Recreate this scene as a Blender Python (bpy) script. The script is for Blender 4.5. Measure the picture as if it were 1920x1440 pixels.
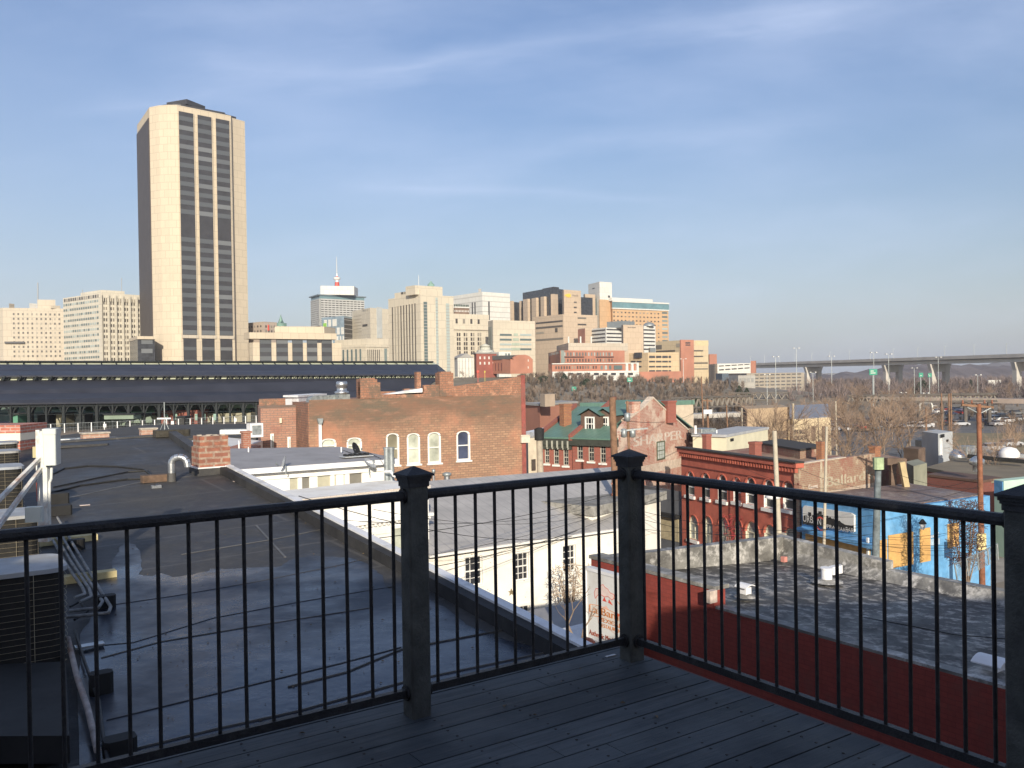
import bpy, math, random
from mathutils import Vector, Matrix
R=random.Random(7)
for o in list(bpy.data.objects): bpy.data.objects.remove(o)
SC=bpy.context.scene; COL=SC.collection
# ---------------- camera ----------------
EYE=14.0; F=1650.0; TH=math.atan(15/F); RO=0.015
_f=Vector((0,math.cos(TH),-math.sin(TH))); _r0=Vector((1,0,0)); _u0=Vector((0,math.sin(TH),math.cos(TH)))
_r=_r0*math.cos(RO)-_u0*math.sin(RO); _u=_u0*math.cos(RO)+_r0*math.sin(RO)
cd=bpy.data.cameras.new('camera'); cam=bpy.data.objects.new('camera',cd); COL.objects.link(cam); SC.camera=cam
cd.sensor_width=36; cd.lens=F/1920*36; cd.clip_start=0.05; cd.clip_end=9000
cam.matrix_world=Matrix(((_r.x,_u.x,-_f.x,0),(_r.y,_u.y,-_f.y,0),(_r.z,_u.z,-_f.z,EYE),(0,0,0,1)))
CP=Vector((0,0,EYE))
# ---------------- sky ----------------
SUN_EL=math.radians(18.5); SUN_DIR2=Vector((-0.10,1.0)).normalized()   # direction the light travels, seen from above
W=bpy.data.worlds.new("World"); SC.world=W; W.use_nodes=True
nt=W.node_tree; N=nt.nodes; L=nt.links; N.clear()
def wn(t,**k):
    n=N.new(t)
    for a,b in k.items(): setattr(n,a,b)
    return n
def wm(op,a,b=None,c=None):
    n=wn('ShaderNodeMath',operation=op)
    for i,v in enumerate((a,b,c)):
        if v is None: continue
        if isinstance(v,(int,float)): n.inputs[i].default_value=v
        else: L.new(v,n.inputs[i])
    return n.outputs[0]
def wmix(fac,a,b):
    n=wn('ShaderNodeMix',data_type='RGBA')
    for i,v in ((0,fac),(6,a),(7,b)):
        if isinstance(v,(int,float)): n.inputs[i].default_value=v
        elif isinstance(v,tuple): n.inputs[i].default_value=v+(1,)
        else: L.new(v,n.inputs[i])
    return n.outputs[2]
sky=wn('ShaderNodeTexSky',sky_type='NISHITA'); sky.sun_disc=False; sky.sun_elevation=SUN_EL
# the sun stands opposite the travel direction
sx,sy=-SUN_DIR2.x,-SUN_DIR2.y
sky.sun_rotation=math.atan2(sx,sy); sky.air_density=1.0; sky.dust_density=1.2; sky.ozone_density=1.6; sky.altitude=30
tc=wn('ShaderNodeTexCoord'); sep=wn('ShaderNodeSeparateXYZ'); L.new(tc.outputs['Generated'],sep.inputs[0])
X,Y_,Z_=sep.outputs
yy=wm('MAXIMUM',wm('ABSOLUTE',Y_),0.15)
gx=wm('DIVIDE',X,yy); gz=wm('DIVIDE',Z_,yy)
# low haze in the sky near the horizon (real air, stronger to the left as in the photograph)
hz=wm('POWER',wm('SUBTRACT',1.0,wm('MINIMUM',wm('MAXIMUM',wm('DIVIDE',Z_,0.42),0.0),1.0)),1.7)
base=wmix(wm('MULTIPLY',hz,0.80),sky.outputs[0],(2.75,3.05,3.65))
# cirrus: streaks stretched along a slightly tilted direction
def streak(ang,sxs,szs,seed,lo,hi,rough=0.55):
    c,s=math.cos(ang),math.sin(ang)
    a=wm('ADD',wm('MULTIPLY',gx,c),wm('MULTIPLY',gz,s)); b=wm('ADD',wm('MULTIPLY',gx,-s),wm('MULTIPLY',gz,c))
    cb=wn('ShaderNodeCombineXYZ'); L.new(wm('MULTIPLY',a,sxs),cb.inputs[0]); L.new(wm('MULTIPLY',b,szs),cb.inputs[1]); cb.inputs[2].default_value=seed
    n=wn('ShaderNodeTexNoise'); L.new(cb.outputs[0],n.inputs['Vector']); n.inputs['Scale'].default_value=1; n.inputs['Detail'].default_value=6; n.inputs['Roughness'].default_value=rough
    r=wn('ShaderNodeMapRange',interpolation_type='SMOOTHSTEP'); L.new(n.outputs['Fac'],r.inputs[0]); r.inputs[1].default_value=lo; r.inputs[2].default_value=hi
    return r.outputs[0],a,b,n.outputs['Fac']
s1,a1,b1,n1=streak(0.12,2.2,7.0,3.1,0.42,0.78)
s2,a2,b2,n2=streak(-0.05,1.3,4.0,9.7,0.42,0.80)
s3,a3,b3,n3=streak(0.07,5.0,30.0,1.7,0.5,0.85)
def band(p0,p1,w,seed):   # a long thin trail between two sky directions
    (x0,z0),(x1,z1)=p0,p1; ln=math.hypot(x1-x0,z1-z0); tx,tz=(x1-x0)/ln,(z1-z0)/ln
    d=wm('ADD',wm('MULTIPLY',wm('SUBTRACT',gx,x0),-tz),wm('MULTIPLY',wm('SUBTRACT',gz,z0),tx))
    t=wm('ADD',wm('MULTIPLY',wm('SUBTRACT',gx,x0),tx),wm('MULTIPLY',wm('SUBTRACT',gz,z0),tz))
    d=wm('ADD',d,wm('MULTIPLY',wm('SUBTRACT',n1,0.5),w*2.2)); d=wm('ADD',d,wm('MULTIPLY',wm('SUBTRACT',n3,0.5),w*2.2))
    g=wm('MAXIMUM',wm('SUBTRACT',1.0,wm('DIVIDE',wm('ABSOLUTE',d),w)),0.0); g=wm('POWER',g,1.4)
    e=wm('MULTIPLY',wm('MINIMUM',wm('MAXIMUM',wm('DIVIDE',t,0.10),0),1),wm('MINIMUM',wm('MAXIMUM',wm('DIVIDE',wm('SUBTRACT',ln,t),0.10),0),1))
    return wm('MULTIPLY',g,e)
def G(px,py): return ((px-960)/F,(705-0.015*(px-960)-py)/F)
bs=[(band(G(560,165),G(1720,-10),0.026,1),0.17),(band(G(950,290),G(1640,232),0.024,2),0.14),(band(G(250,120),G(1100,130),0.03,3),0.15),
    (band(G(60,240),G(560,150),0.022,4),0.13),(band(G(620,340),G(1350,385),0.012,5),0.14)]
cl=wm('MULTIPLY',s1,0.20); cl=wm('ADD',cl,wm('MULTIPLY',s2,0.28)); cl=wm('ADD',cl,wm('MULTIPLY',s3,0.05))
for b,k in bs: cl=wm('ADD',cl,wm('MULTIPLY',b,wm('MULTIPLY',k,wm('ADD',0.35,wm('MULTIPLY',n1,1.2)))))
# veil thicker on the left
cl=wm('ADD',cl,wm('MULTIPLY',wm('MINIMUM',wm('MAXIMUM',wm('SUBTRACT',0.0,gx),0.0),0.6),0.22))
cl=wm('MINIMUM',cl,0.8)
hs=wn('ShaderNodeHueSaturation'); hs.inputs['Hue'].default_value=0.512; hs.inputs['Saturation'].default_value=1.16; hs.inputs['Value'].default_value=0.95; L.new(base,hs.inputs['Color'])
skyc=wmix(cl,hs.outputs[0],(5.2,5.95,7.7))
bg=wn('ShaderNodeBackground'); bg.inputs[1].default_value=0.115; L.new(skyc,bg.inputs[0])
wo=wn('ShaderNodeOutputWorld'); L.new(bg.outputs[0],wo.inputs[0])
# ---------------- sun ----------------
sl=bpy.data.lights.new('sun','SUN'); sl.energy=4.6; sl.angle=math.radians(0.5); sl.color=(1.0,0.90,0.75)
so=bpy.data.objects.new('sun',sl); COL.objects.link(so); so.location=(10,-80,80)
sd=Vector((SUN_DIR2.x*math.cos(SUN_EL),SUN_DIR2.y*math.cos(SUN_EL),-math.sin(SUN_EL)))
so.rotation_euler=sd.to_track_quat('-Z','Y').to_euler()
SC.view_settings.view_transform='Standard'; SC.view_settings.look='None'; SC.view_settings.exposure=0.31; SC.view_settings.gamma=1
SC.render.resolution_x=1024; SC.render.resolution_y=768
try:
    SC.cycles.max_bounces=6; SC.cycles.diffuse_bounces=3; SC.cycles.glossy_bounces=3; SC.cycles.transparent_max_bounces=8; SC.cycles.volume_bounces=1
except Exception: pass
# ---------------- pixel -> place helpers ----------------
def ray(px,py): return _r*((px-960)/F)+_u*((720-py)/F)+_f
def at(px,py,Y):
    d=ray(px,py); return CP+d*(Y/d.y)
def onz(px,py,z):
    d=ray(px,py); return CP+d*((z-EYE)/d.z)
def V2(p): return Vector((p[0],p[1]))
# ---------------- mesh builder ----------------
ORG={}
class MB:
    def __init__(s): s.v=[]; s.f=[]; s.sm=[]
    def add(s,vs,fs,sm=False):
        b=len(s.v); s.v+= [Vector(v) for v in vs]
        for f in fs: s.f.append([b+i for i in f]); s.sm.append(sm)
        return s
    def hexa(s,a):  # 8 points: bottom ring, top ring
        return s.add(a,[(3,2,1,0),(4,5,6,7),(0,1,5,4),(1,2,6,5),(2,3,7,6),(3,0,4,7)])
    def box(s,x0,y0,z0,x1,y1,z1):
        return s.hexa([(x0,y0,z0),(x1,y0,z0),(x1,y1,z0),(x0,y1,z0),(x0,y0,z1),(x1,y0,z1),(x1,y1,z1),(x0,y1,z1)])
    def obox(s,c,u,hu,hv,z0,z1,ch=0):  # oriented box about centre c (2D), axis u
        u=V2(u).normalized(); w=Vector((-u.y,u.x)); c=V2(c)
        if ch: pts=[(-hu+ch,-hv),(hu-ch,-hv),(hu,-hv+ch),(hu,hv-ch),(hu-ch,hv),(-hu+ch,hv),(-hu,hv-ch),(-hu,-hv+ch)]
        else: pts=[(-hu,-hv),(hu,-hv),(hu,hv),(-hu,hv)]
        return s.prism([c+u*a+w*b for a,b in pts],z0,z1)
    def prism(s,poly,z0,z1,cap=True):
        ar=sum(poly[i][0]*poly[(i+1)%len(poly)][1]-poly[(i+1)%len(poly)][0]*poly[i][1] for i in range(len(poly)))
        if ar<0: poly=list(reversed(poly))
        n=len(poly); g=(lambda z,i: z[i] if isinstance(z,(list,tuple)) else z)
        vs=[(p[0],p[1],g(z0,i)) for i,p in enumerate(poly)]+[(p[0],p[1],g(z1,i)) for i,p in enumerate(poly)]
        fs=[(i,(i+1)%n,n+(i+1)%n,n+i) for i in range(n)]
        if cap: fs+=[tuple(range(n-1,-1,-1)),tuple(range(n,2*n))]
        return s.add(vs,fs)
    def quad(s,*p): return s.add(p,[tuple(range(len(p)))])
    def tube(s,p0,p1,r0,r1=None,n=6,cap=True):
        p0=Vector(p0); p1=Vector(p1); r1=r0 if r1 is None else r1
        d=(p1-p0)
        if d.length<1e-6: return s
        d.normalize(); a=d.orthogonal().normalized(); b=d.cross(a)
        vs=[]
        for p,r in ((p0,r0),(p1,r1)):
            for i in range(n):
                t=2*math.pi*i/n; vs.append(p+a*(r*math.cos(t))+b*(r*math.sin(t)))
        fs=[(i,(i+1)%n,n+(i+1)%n,n+i) for i in range(n)]
        s.add(vs,fs,n>4)
        if cap: s.add(vs,[tuple(range(n-1,-1,-1)),tuple(range(n,2*n))])
        return s
    def path(s,pts,r,n=6):
        for i in range(len(pts)-1): s.tube(pts[i],pts[i+1],r,n=n)
        return s
    def lathe(s,c,prof,n=12):   # prof: (radius, z)
        c=Vector(c); vs=[]
        for r,z in prof:
            for i in range(n):
                t=2*math.pi*i/n; vs.append(c+Vector((r*math.cos(t),r*math.sin(t),z)))
        fs=[]
        for k in range(len(prof)-1):
            for i in range(n): fs.append((k*n+i,k*n+(i+1)%n,(k+1)*n+(i+1)%n,(k+1)*n+i))
        s.add(vs,fs,True); m=len(prof)-1
        s.add(vs,[tuple(range(n-1,-1,-1)),tuple(range(m*n,m*n+n))]); return s
    def beam(s,p0,p1,w,h):    # rectangular bar, w horizontal, h vertical-ish
        p0=Vector(p0); p1=Vector(p1); d=(p1-p0).normalized()
        sd=d.cross(Vector((0,0,1)))
        if sd.length<1e-3: sd=Vector((1,0,0))
        sd.normalize(); up=sd.cross(d)
        a=sd*(w/2); b=up*(h/2)
        return s.hexa([p0-a-b,p0+a-b,p1+a-b,p1-a-b,p0-a+b,p0+a+b,p1+a+b,p1-a+b])
    # on a wall face
    def panel(s,f,s0,s1,z0,z1,o0,o1):
        a=[f.p(s0,z0,o1),f.p(s1,z0,o1),f.p(s1,z0,o0),f.p(s0,z0,o0),f.p(s0,z1,o1),f.p(s1,z1,o1),f.p(s1,z1,o0),f.p(s0,z1,o0)]
        return s.hexa(a)
    def poly(s,f,pts,o0,o1):
        n=len(pts); vs=[f.p(a,z,o1) for a,z in pts]+[f.p(a,z,o0) for a,z in pts]
        return s.add(vs,[tuple(range(n)),tuple(range(2*n-1,n-1,-1))]+[(i,(i+1)%n,n+(i+1)%n,n+i) for i in range(n)])
    def holes(s,f,s0,s1,z0,z1,hs,rev=0.14,th=0.02):
        xs=sorted(set([s0,s1]+[h[0] for h in hs]+[h[1] for h in hs])); zs=sorted(set([z0,z1]+[h[2] for h in hs]+[h[3] for h in hs]))
        for i in range(len(xs)-1):
            for j in range(len(zs)-1):
                cx=(xs[i]+xs[i+1])/2; cz=(zs[j]+zs[j+1])/2
                if any(h[0]<cx<h[1] and h[2]<cz<h[3] for h in hs): continue
                s.quad(f.p(xs[i],zs[j],0),f.p(xs[i+1],zs[j],0),f.p(xs[i+1],zs[j+1],0),f.p(xs[i],zs[j+1],0))
        for a,b,c,d in hs:
            for q in (((a,c),(b,c)),((b,c),(b,d)),((b,d),(a,d)),((a,d),(a,c))):
                (p,q_),(r,t)=q; s.quad(f.p(p,q_,0),f.p(r,t,0),f.p(r,t,-rev),f.p(p,q_,-rev))
        return s
    def build(s,name,mat,parent=None,org=None):
        if not s.v: return None
        if parent is not None: org=ORG[parent.name]
        elif org is None:
            mn=min(v.z for v in s.v); k=1/len(s.v); org=Vector((sum(v.x for v in s.v)*k,sum(v.y for v in s.v)*k,mn))
        org=Vector(org)
        me=bpy.data.meshes.new(name); me.from_pydata([tuple(v-org) for v in s.v],[],s.f)
        me.polygons.foreach_set('use_smooth',s.sm)
        uv=me.uv_layers.new(name='UVMap').data
        V=s.v
        for p in me.polygons:
            n=p.normal
            if abs(n.z)>0.75:
                for li in p.loop_indices: w=V[me.loops[li].vertex_index]; uv[li].uv=(w.x,w.y)
            else:
                h=Vector((-n.y,n.x,0)); 
                if h.length<1e-5: h=Vector((1,0,0))
                h.normalize()
                if abs(n.z)>0.25:
                    g=n.cross(h)
                    for li in p.loop_indices: w=V[me.loops[li].vertex_index]; uv[li].uv=(w.dot(h),w.dot(g))
                else:
                    for li in p.loop_indices: w=V[me.loops[li].vertex_index]; uv[li].uv=(w.dot(h),w.z)
        o=bpy.data.objects.new(name,me); COL.objects.link(o); me.materials.append(mat)
        ORG[o.name]=org
        if parent is not None: o.parent=parent
        else: o.location=org
        return o
class Face:
    def __init__(s,P,Q,n=None):
        s.P=V2(P); s.Q=V2(Q); s.t=(s.Q-s.P).normalized(); s.len=(s.Q-s.P).length
        s.n=Vector((s.t.y,-s.t.x))
        ref=n if n is not None else -((s.P+s.Q)/2)
        if s.n.dot(V2(ref))<0: s.n=-s.n
    def p(s,a,z,o=0): q=s.P+s.t*a+s.n*o; return Vector((q.x,q.y,z))
    def hit(s,px,py,o=0):
        d=ray(px,py); n=s.n; k=(s.P+n*o).dot(n)/(V2(d).dot(n)); w=CP+d*k
        return (V2(w)-s.P).dot(s.t), w.z
def tag(o,label=None,cat=None,group=None,kind=None):
    if label: o['label']=label
    if cat: o['category']=cat
    if group: o['group']=group
    if kind: o['kind']=kind
    return o
def empty(name,loc,label,cat,group=None,kind=None):
    o=bpy.data.objects.new(name,None); COL.objects.link(o); o.location=loc; o.empty_display_size=0.3; ORG[o.name]=Vector(loc)
    return tag(o,label,cat,group,kind)
def clone(src,loc,rot=0,label=None,group=None,scale=None):
    c=src.copy(); COL.objects.link(c); c.location=loc; c.rotation_euler=(0,0,rot)
    if scale: c.scale=scale
    if label: c['label']=label
    if group: c['group']=group
    for ch in list(src.children):
        d=ch.copy(); COL.objects.link(d); d.parent=c
        for g in list(ch.children):
            e=g.copy(); COL.objects.link(e); e.parent=d
    return c
# ---------------- materials ----------------
MC={}
def nodes(name):
    m=bpy.data.materials.new(name); m.use_nodes=True; t=m.node_tree; b=t.nodes['Principled BSDF']; return m,t,b
def mx(t,fac,a,b,mode='MIX'):
    n=t.nodes.new('ShaderNodeMix'); n.data_type='RGBA'; n.blend_type=mode
    for i,v in ((0,fac),(6,a),(7,b)):
        if isinstance(v,(int,float)): n.inputs[i].default_value=v
        elif isinstance(v,tuple): n.inputs[i].default_value=v[:3]+(1,)
        else: t.links.new(v,n.inputs[i])
    return n.outputs[2]
def nz(t,scale,vec=None,det=5,rough=0.6,st=None):
    n=t.nodes.new('ShaderNodeTexNoise'); n.inputs['Scale'].default_value=scale; n.inputs['Detail'].default_value=det; n.inputs['Roughness'].default_value=rough
    if vec is None:
        g=t.nodes.new('ShaderNodeNewGeometry'); vec=g.outputs['Position']
    if st:
        mp=t.nodes.new('ShaderNodeMapping'); t.links.new(vec,mp.inputs[0]); mp.inputs['Scale'].default_value=st; vec=mp.outputs[0]
    t.links.new(vec,n.inputs['Vector']); return n.outputs['Fac']
def rng(t,v,a,b,c=0.0,d=1.0):
    n=t.nodes.new('ShaderNodeMapRange'); t.links.new(v,n.inputs[0])
    for i,q in enumerate((a,b,c,d)): n.inputs[i+1].default_value=q
    return n.outputs[0]
def bump(t,b,h,st,dist=0.02):
    n=t.nodes.new('ShaderNodeBump'); n.inputs['Strength'].default_value=st; n.inputs['Distance'].default_value=dist
    t.links.new(h,n.inputs['Height']); t.links.new(n.outputs[0],b.inputs['Normal'])
def mat(name,c,rough=0.8,var=0.12,sc=1.5,metal=0,spec=None,bmp=0.0,stain=None,st=None,sc2=None):
    if name in MC: return MC[name]
    m,t,b=nodes(name); b.inputs['Roughness'].default_value=rough; b.inputs['Metallic'].default_value=metal
    if spec is not None: b.inputs['Specular IOR Level'].default_value=spec
    n=nz(t,sc,st=st)
    lo=tuple(x*(1-var*1.6) for x in c); hi=tuple(min(1,x*(1+var)) for x in c)
    col=mx(t,rng(t,n,0.3,0.7),lo,hi)
    if stain:
        n2=nz(t,sc2 or sc*0.35,det=8,rough=0.7); col=mx(t,rng(t,n2,0.50,0.66,0,0.75),col,stain)
    t.links.new(col,b.inputs['Base Color'])
    if bmp: bump(t,b,nz(t,sc*8),bmp)
    MC[name]=m; return m
def brick(name,c1,c2,mortar,w=0.30,h=0.10,dirt=None,dirt2=None,ms=0.016,sc=0.35,var=0.5,bmp=0.4,lo=.52,hi=.64,top=None):
    if name in MC: return MC[name]
    m,t,b=nodes(name); b.inputs['Roughness'].default_value=0.9
    uv=t.nodes.new('ShaderNodeUVMap'); uv.uv_map='UVMap'
    k=t.nodes.new('ShaderNodeTexBrick'); t.links.new(uv.outputs[0],k.inputs['Vector']); k.inputs['Scale'].default_value=1
    k.inputs['Brick Width'].default_value=w; k.inputs['Row Height'].default_value=h; k.inputs['Mortar Size'].default_value=ms; k.inputs['Mortar Smooth'].default_value=0.2; k.inputs['Bias'].default_value=0
    k.inputs['Color1'].default_value=c1+(1,); k.inputs['Color2'].default_value=c2+(1,); k.inputs['Mortar'].default_value=mortar+(1,)
    col=k.outputs['Color']
    n=nz(t,sc,det=8,rough=0.7); n3=nz(t,9.0,det=3)
    col=mx(t,rng(t,n3,0.3,0.7,0,var),col,tuple(x*0.55 for x in c1))
    if dirt: col=mx(t,rng(t,n,lo,hi,0,0.8),col,dirt)
    if dirt2: col=mx(t,rng(t,nz(t,sc*2.6,det=7,rough=.75),0.54,0.62,0,0.85),col,dirt2)
    if top:   # rain-stained old brick near the wall head
        g=t.nodes.new('ShaderNodeNewGeometry'); sp=t.nodes.new('ShaderNodeSeparateXYZ'); t.links.new(g.outputs['Position'],sp.inputs[0])
        ad=t.nodes.new('ShaderNodeMath'); ad.operation='MULTIPLY_ADD'; t.links.new(nz(t,.22,det=9,rough=.72),ad.inputs[0]); ad.inputs[1].default_value=5.5; t.links.new(sp.outputs[2],ad.inputs[2])
        f_=rng(t,ad.outputs[0],top[0]+2.2,top[0]+2.2+top[1],0,.85)
        old=mx(t,rng(t,nz(t,.8,det=9,rough=.78,st=(.5,.5,1.8)),.44,.60),tuple(x*.62 for x in c2),(.11,.095,.07))
        old=mx(t,rng(t,nz(t,1.3,det=6,rough=.7,st=(.5,.5,2.4)),.54,.64,0,.55),old,(.34,.19,.13)); col=mx(t,f_,col,old)
    t.links.new(col,b.inputs['Base Color'])
    if bmp: bump(t,b,k.outputs['Fac'],-bmp)
    MC[name]=m; return m
def winmat(name,dark,light,rough=.3,share=.35):
    m,t,b=nodes(name); b.inputs['Roughness'].default_value=rough; b.inputs['Specular IOR Level'].default_value=.6
    g=t.nodes.new('ShaderNodeNewGeometry'); oi=t.nodes.new('ShaderNodeObjectInfo'); ad=t.nodes.new('ShaderNodeMath'); ad.operation='ADD'; fr=t.nodes.new('ShaderNodeMath'); fr.operation='FRACT'
    t.links.new(g.outputs['Random Per Island'],ad.inputs[0]); t.links.new(oi.outputs['Random'],ad.inputs[1]); t.links.new(ad.outputs[0],fr.inputs[0])
    r=t.nodes.new('ShaderNodeMapRange'); r.interpolation_type='SMOOTHSTEP'; t.links.new(fr.outputs[0],r.inputs[0]); r.inputs[1].default_value=1-share-.15; r.inputs[2].default_value=1-share+.25
    t.links.new(mx(t,r.outputs[0],dark,light),b.inputs['Base Color']); MC[name]=m; return m
def glass(name,c=(0.03,0.035,0.04),rough=0.12):
    if name in MC: return MC[name]
    m,t,b=nodes(name); b.inputs['Roughness'].default_value=rough; b.inputs['Specular IOR Level'].default_value=0.6
    n=nz(t,0.6); t.links.new(mx(t,rng(t,n,0.35,0.65),tuple(x*0.6 for x in c),tuple(x*1.4 for x in c)),b.inputs['Base Color'])
    MC[name]=m; return m
# ---------------- shared builders ----------------
def grid(par,f,x0,x1,n,y0,y1,m,wf,hf,mt,name='window',off=0.12,budget=None,depth=0.15,skip=None,zmin=None):
    """n x m windows on wall face f between picture columns x0..x1 and rows y0..y1"""
    ym=(y0+y1)/2; xm=(x0+x1)/2
    sa=f.hit(x0,ym)[0]; sb=f.hit(x1,ym)[0]; za=f.hit(xm,y0)[1]; zb=f.hit(xm,y1)[1]
    if sa>sb: sa,sb=sb,sa
    cw=(sb-sa)/n; ch=(za-zb)/m; cells=[]
    for j in range(m):
        for i in range(n):
            if skip and skip(i,j): continue
            cells.append((sa+cw*(i+.5),za-ch*(j+.5)))
    st=MB()
    for s_,z in cells:
        a=(s_-cw*wf/2,s_+cw*wf/2,z-ch*hf/2,z+ch*hf/2,off-depth,off)
        if budget is None or budget[0]>0:
            MB().panel(f,*a).build(name,mt,par)
            if budget is not None: budget[0]-=1
        else: st.panel(f,*a)
    if st.v: tag(st.build('window_rows',mt,par),kind='stuff')
def prect(f,x0,x1,y0,y1,o=0):
    xm=(x0+x1)/2; ym=(y0+y1)/2
    a=f.hit(x0,ym,o)[0]; b=f.hit(x1,ym,o)[0]; z1=f.hit(xm,y0,o)[1]; z0=f.hit(xm,y1,o)[1]
    return min(a,b),max(a,b),min(z0,z1),max(z0,z1)
def ppan(par,f,x0,x1,y0,y1,o0,o1,name,mt):
    a,b,c,d=prect(f,x0,x1,y0,y1); return MB().panel(f,a,b,c,d,o0,o1).build(name,mt,par)
class Bld: pass
def bld(name,label,cat,A,B,C,zb,mt,group=None,par=None,cap=None,wallname='wall',depth=None):
    """box building; A,B,C = (px,py,Y) tops of left, middle and right visible corners; a missing Y follows from the roof level"""
    b=Bld(); pb=at(*B); zt=pb.z
    g=lambda q: at(*q) if len(q)==3 else onz(q[0],q[1],zt)
    a=V2(g(A)); bb=V2(pb); c=V2(g(C)); d=a+c-bb
    b.z=zt; b.zb=zb
    b.root=par or empty(name,((a.x+c.x)/2,(a.y+c.y)/2,zb),label,cat,group)
    b.poly=[a,bb,c,d]
    b.wall=MB().prism([a,bb,c,d],zb,zt).build(wallname,mt,b.root)
    b.L=Face(a,bb); b.R=Face(bb,c)
    ce=(a+c)/2
    for f in (b.L,b.R):
        if f.n.dot((f.P+f.Q)/2-ce)<0: f.n=-f.n
    if cap:
        cm,h,ov=cap; pp=[ce+(q-ce)*(1+ov/((q-ce).length)) for q in b.poly]
        MB().prism(pp,zt+0.003,zt+h).build('cornice',cm,b.root)
    return b
def shrink(poly,k,off=(0,0)):
    c=sum(poly,Vector((0,0)))/len(poly); return [c+(q-c)*k+Vector(off) for q in poly]
def text_mesh(txt,size,align='CENTER'):
    cu=bpy.data.curves.new('t','FONT'); cu.body=txt; cu.size=size; cu.align_x=align; cu.extrude=0.0
    o=bpy.data.objects.new('t',cu); COL.objects.link(o); bpy.context.view_layer.update()
    dg=bpy.context.evaluated_depsgraph_get(); me=bpy.data.meshes.new_from_object(o.evaluated_get(dg))
    vs=[tuple(v.co) for v in me.vertices]; fs=[tuple(p.vertices) for p in me.polygons]
    bpy.data.objects.remove(o); bpy.data.curves.remove(cu); bpy.data.meshes.remove(me)
    return vs,fs
def text_on(par,f,txt,s,z,size,off,mt,name='lettering',sx=1.0,arc=0.0,flip=False,bold=0,fit=None):
    vs,fs=text_mesh(txt,size); mb=MB()
    if fit: sx=fit/(max(v[0] for v in vs)-min(v[0] for v in vs))
    sg=-1 if flip else 1
    for k in ([0] if not bold else [-bold,0,bold]):
        pts=[]
        for x,y,_ in vs:
            x=x*sx+k; zz=z+y-arc*x*x; pts.append(f.p(s+sg*x,zz,off+abs(k)*.02))
        mb.add(pts,fs)
    return mb.build(name,mt,par)
HAZE=0.00011
# ======================= materials for the foreground =======================
def deck_mat():
    m,t,b=nodes('deck_paint'); b.inputs['Roughness'].default_value=0.7
    g=t.nodes.new('ShaderNodeNewGeometry')
    base=mx(t,rng(t,g.outputs['Random Per Island'],0,1),(0.022,0.028,0.034),(0.070,0.080,0.088))
    uv=t.nodes.new('ShaderNodeUVMap'); uv.uv_map='UVMap'
    mp=t.nodes.new('ShaderNodeMapping'); t.links.new(uv.outputs[0],mp.inputs[0]); mp.inputs['Rotation'].default_value=(0,0,-DA); 
    mp2=t.nodes.new('ShaderNodeMapping'); t.links.new(mp.outputs[0],mp2.inputs[0]); mp2.inputs['Scale'].default_value=(1.6,26,1)
    gr=nz(t,1.0,vec=mp2.outputs[0],det=9,rough=0.7)
    col=mx(t,rng(t,gr,0.40,0.60),tuple(x*.40 for x in (0.07,0.085,0.10)),base)
    pe=nz(t,1.0,vec=mp2.outputs[0],det=4,rough=0.9); bl=nz(t,1.7,det=4)
    col=mx(t,rng(t,pe,0.56,0.66,0,0.8),col,(0.07,0.065,0.06))
    col=mx(t,rng(t,bl,0.45,0.7,0,0.5),col,(0.12,0.135,0.14))
    sp=nz(t,60,det=2); col=mx(t,rng(t,sp,0.68,0.72,0,0.7),col,(0.03,0.03,0.03))
    t.links.new(col,b.inputs['Base Color']); bump(t,b,gr,0.9,0.006); return m
DA=math.atan2(.5635,.826); U=Vector((math.cos(DA),math.sin(DA))); V=Vector((math.sin(DA),-math.cos(DA)))
DZ=EYE-1.6
M_deck=deck_mat()
M_rail=mat('black_painted_metal',(0.014,0.014,0.016),0.5,0.3,14,bmp=0.4,stain=(.045,.043,.04),sc2=9)
M_post=mat('grey_painted_timber',(0.072,0.076,0.068),0.7,0.3,9,bmp=0.3,stain=(0.04,0.04,0.04),sc2=5)
M_cap=mat('dark_cap_timber',(0.03,0.032,0.035),0.65,0.3,12,bmp=0.3)
C0=Vector((0.651,4.93)); 
# ----------------------- deck floor -----------------------
mb=MB(); bw=0.140; gap=0.009; rr=random.Random(3)
k=0; q=-0.34
while q<9.0:
    w=bw-gap; c=C0+V*(q+bw/2); 
    joints=[-9.0]+sorted(rr.uniform(-8.0,-0.6) for _ in range(2))+[0.09]
    for a,b_ in zip(joints[:-1],joints[1:]):
        cc=c+U*((a+b_)/2); dz=rr.uniform(-0.0015,0.0015)
        mb.obox(cc,U,(b_-a)/2-0.0015,w/2,DZ-0.03+dz,DZ+dz)
    q+=bw; k+=1
deck=mb.build('deck_floor',M_deck); tag(deck,'weathered grey painted plank floor of the roof deck','deck',kind='structure')
# nail heads where the boards cross the joists
mb=MB(); q=-0.34; rn=random.Random(6)
while q<3.4:
    for j in range(14):
        for e in (.03,.105):
            c=C0+V*(q+e+rn.uniform(-.006,.006))-U*(.12+.406*j+rn.uniform(-.008,.008)); mb.obox(c,U,.0045,.0045,DZ+.0002,DZ+.0022)
    q+=bw
o=mb.build('deck_nail_heads',mat('rusty_nail',(.03,.022,.018),.8,.3,9)); tag(o,'rusty nail heads dotted in rows along the deck boards','nails',kind='stuff')
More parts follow.
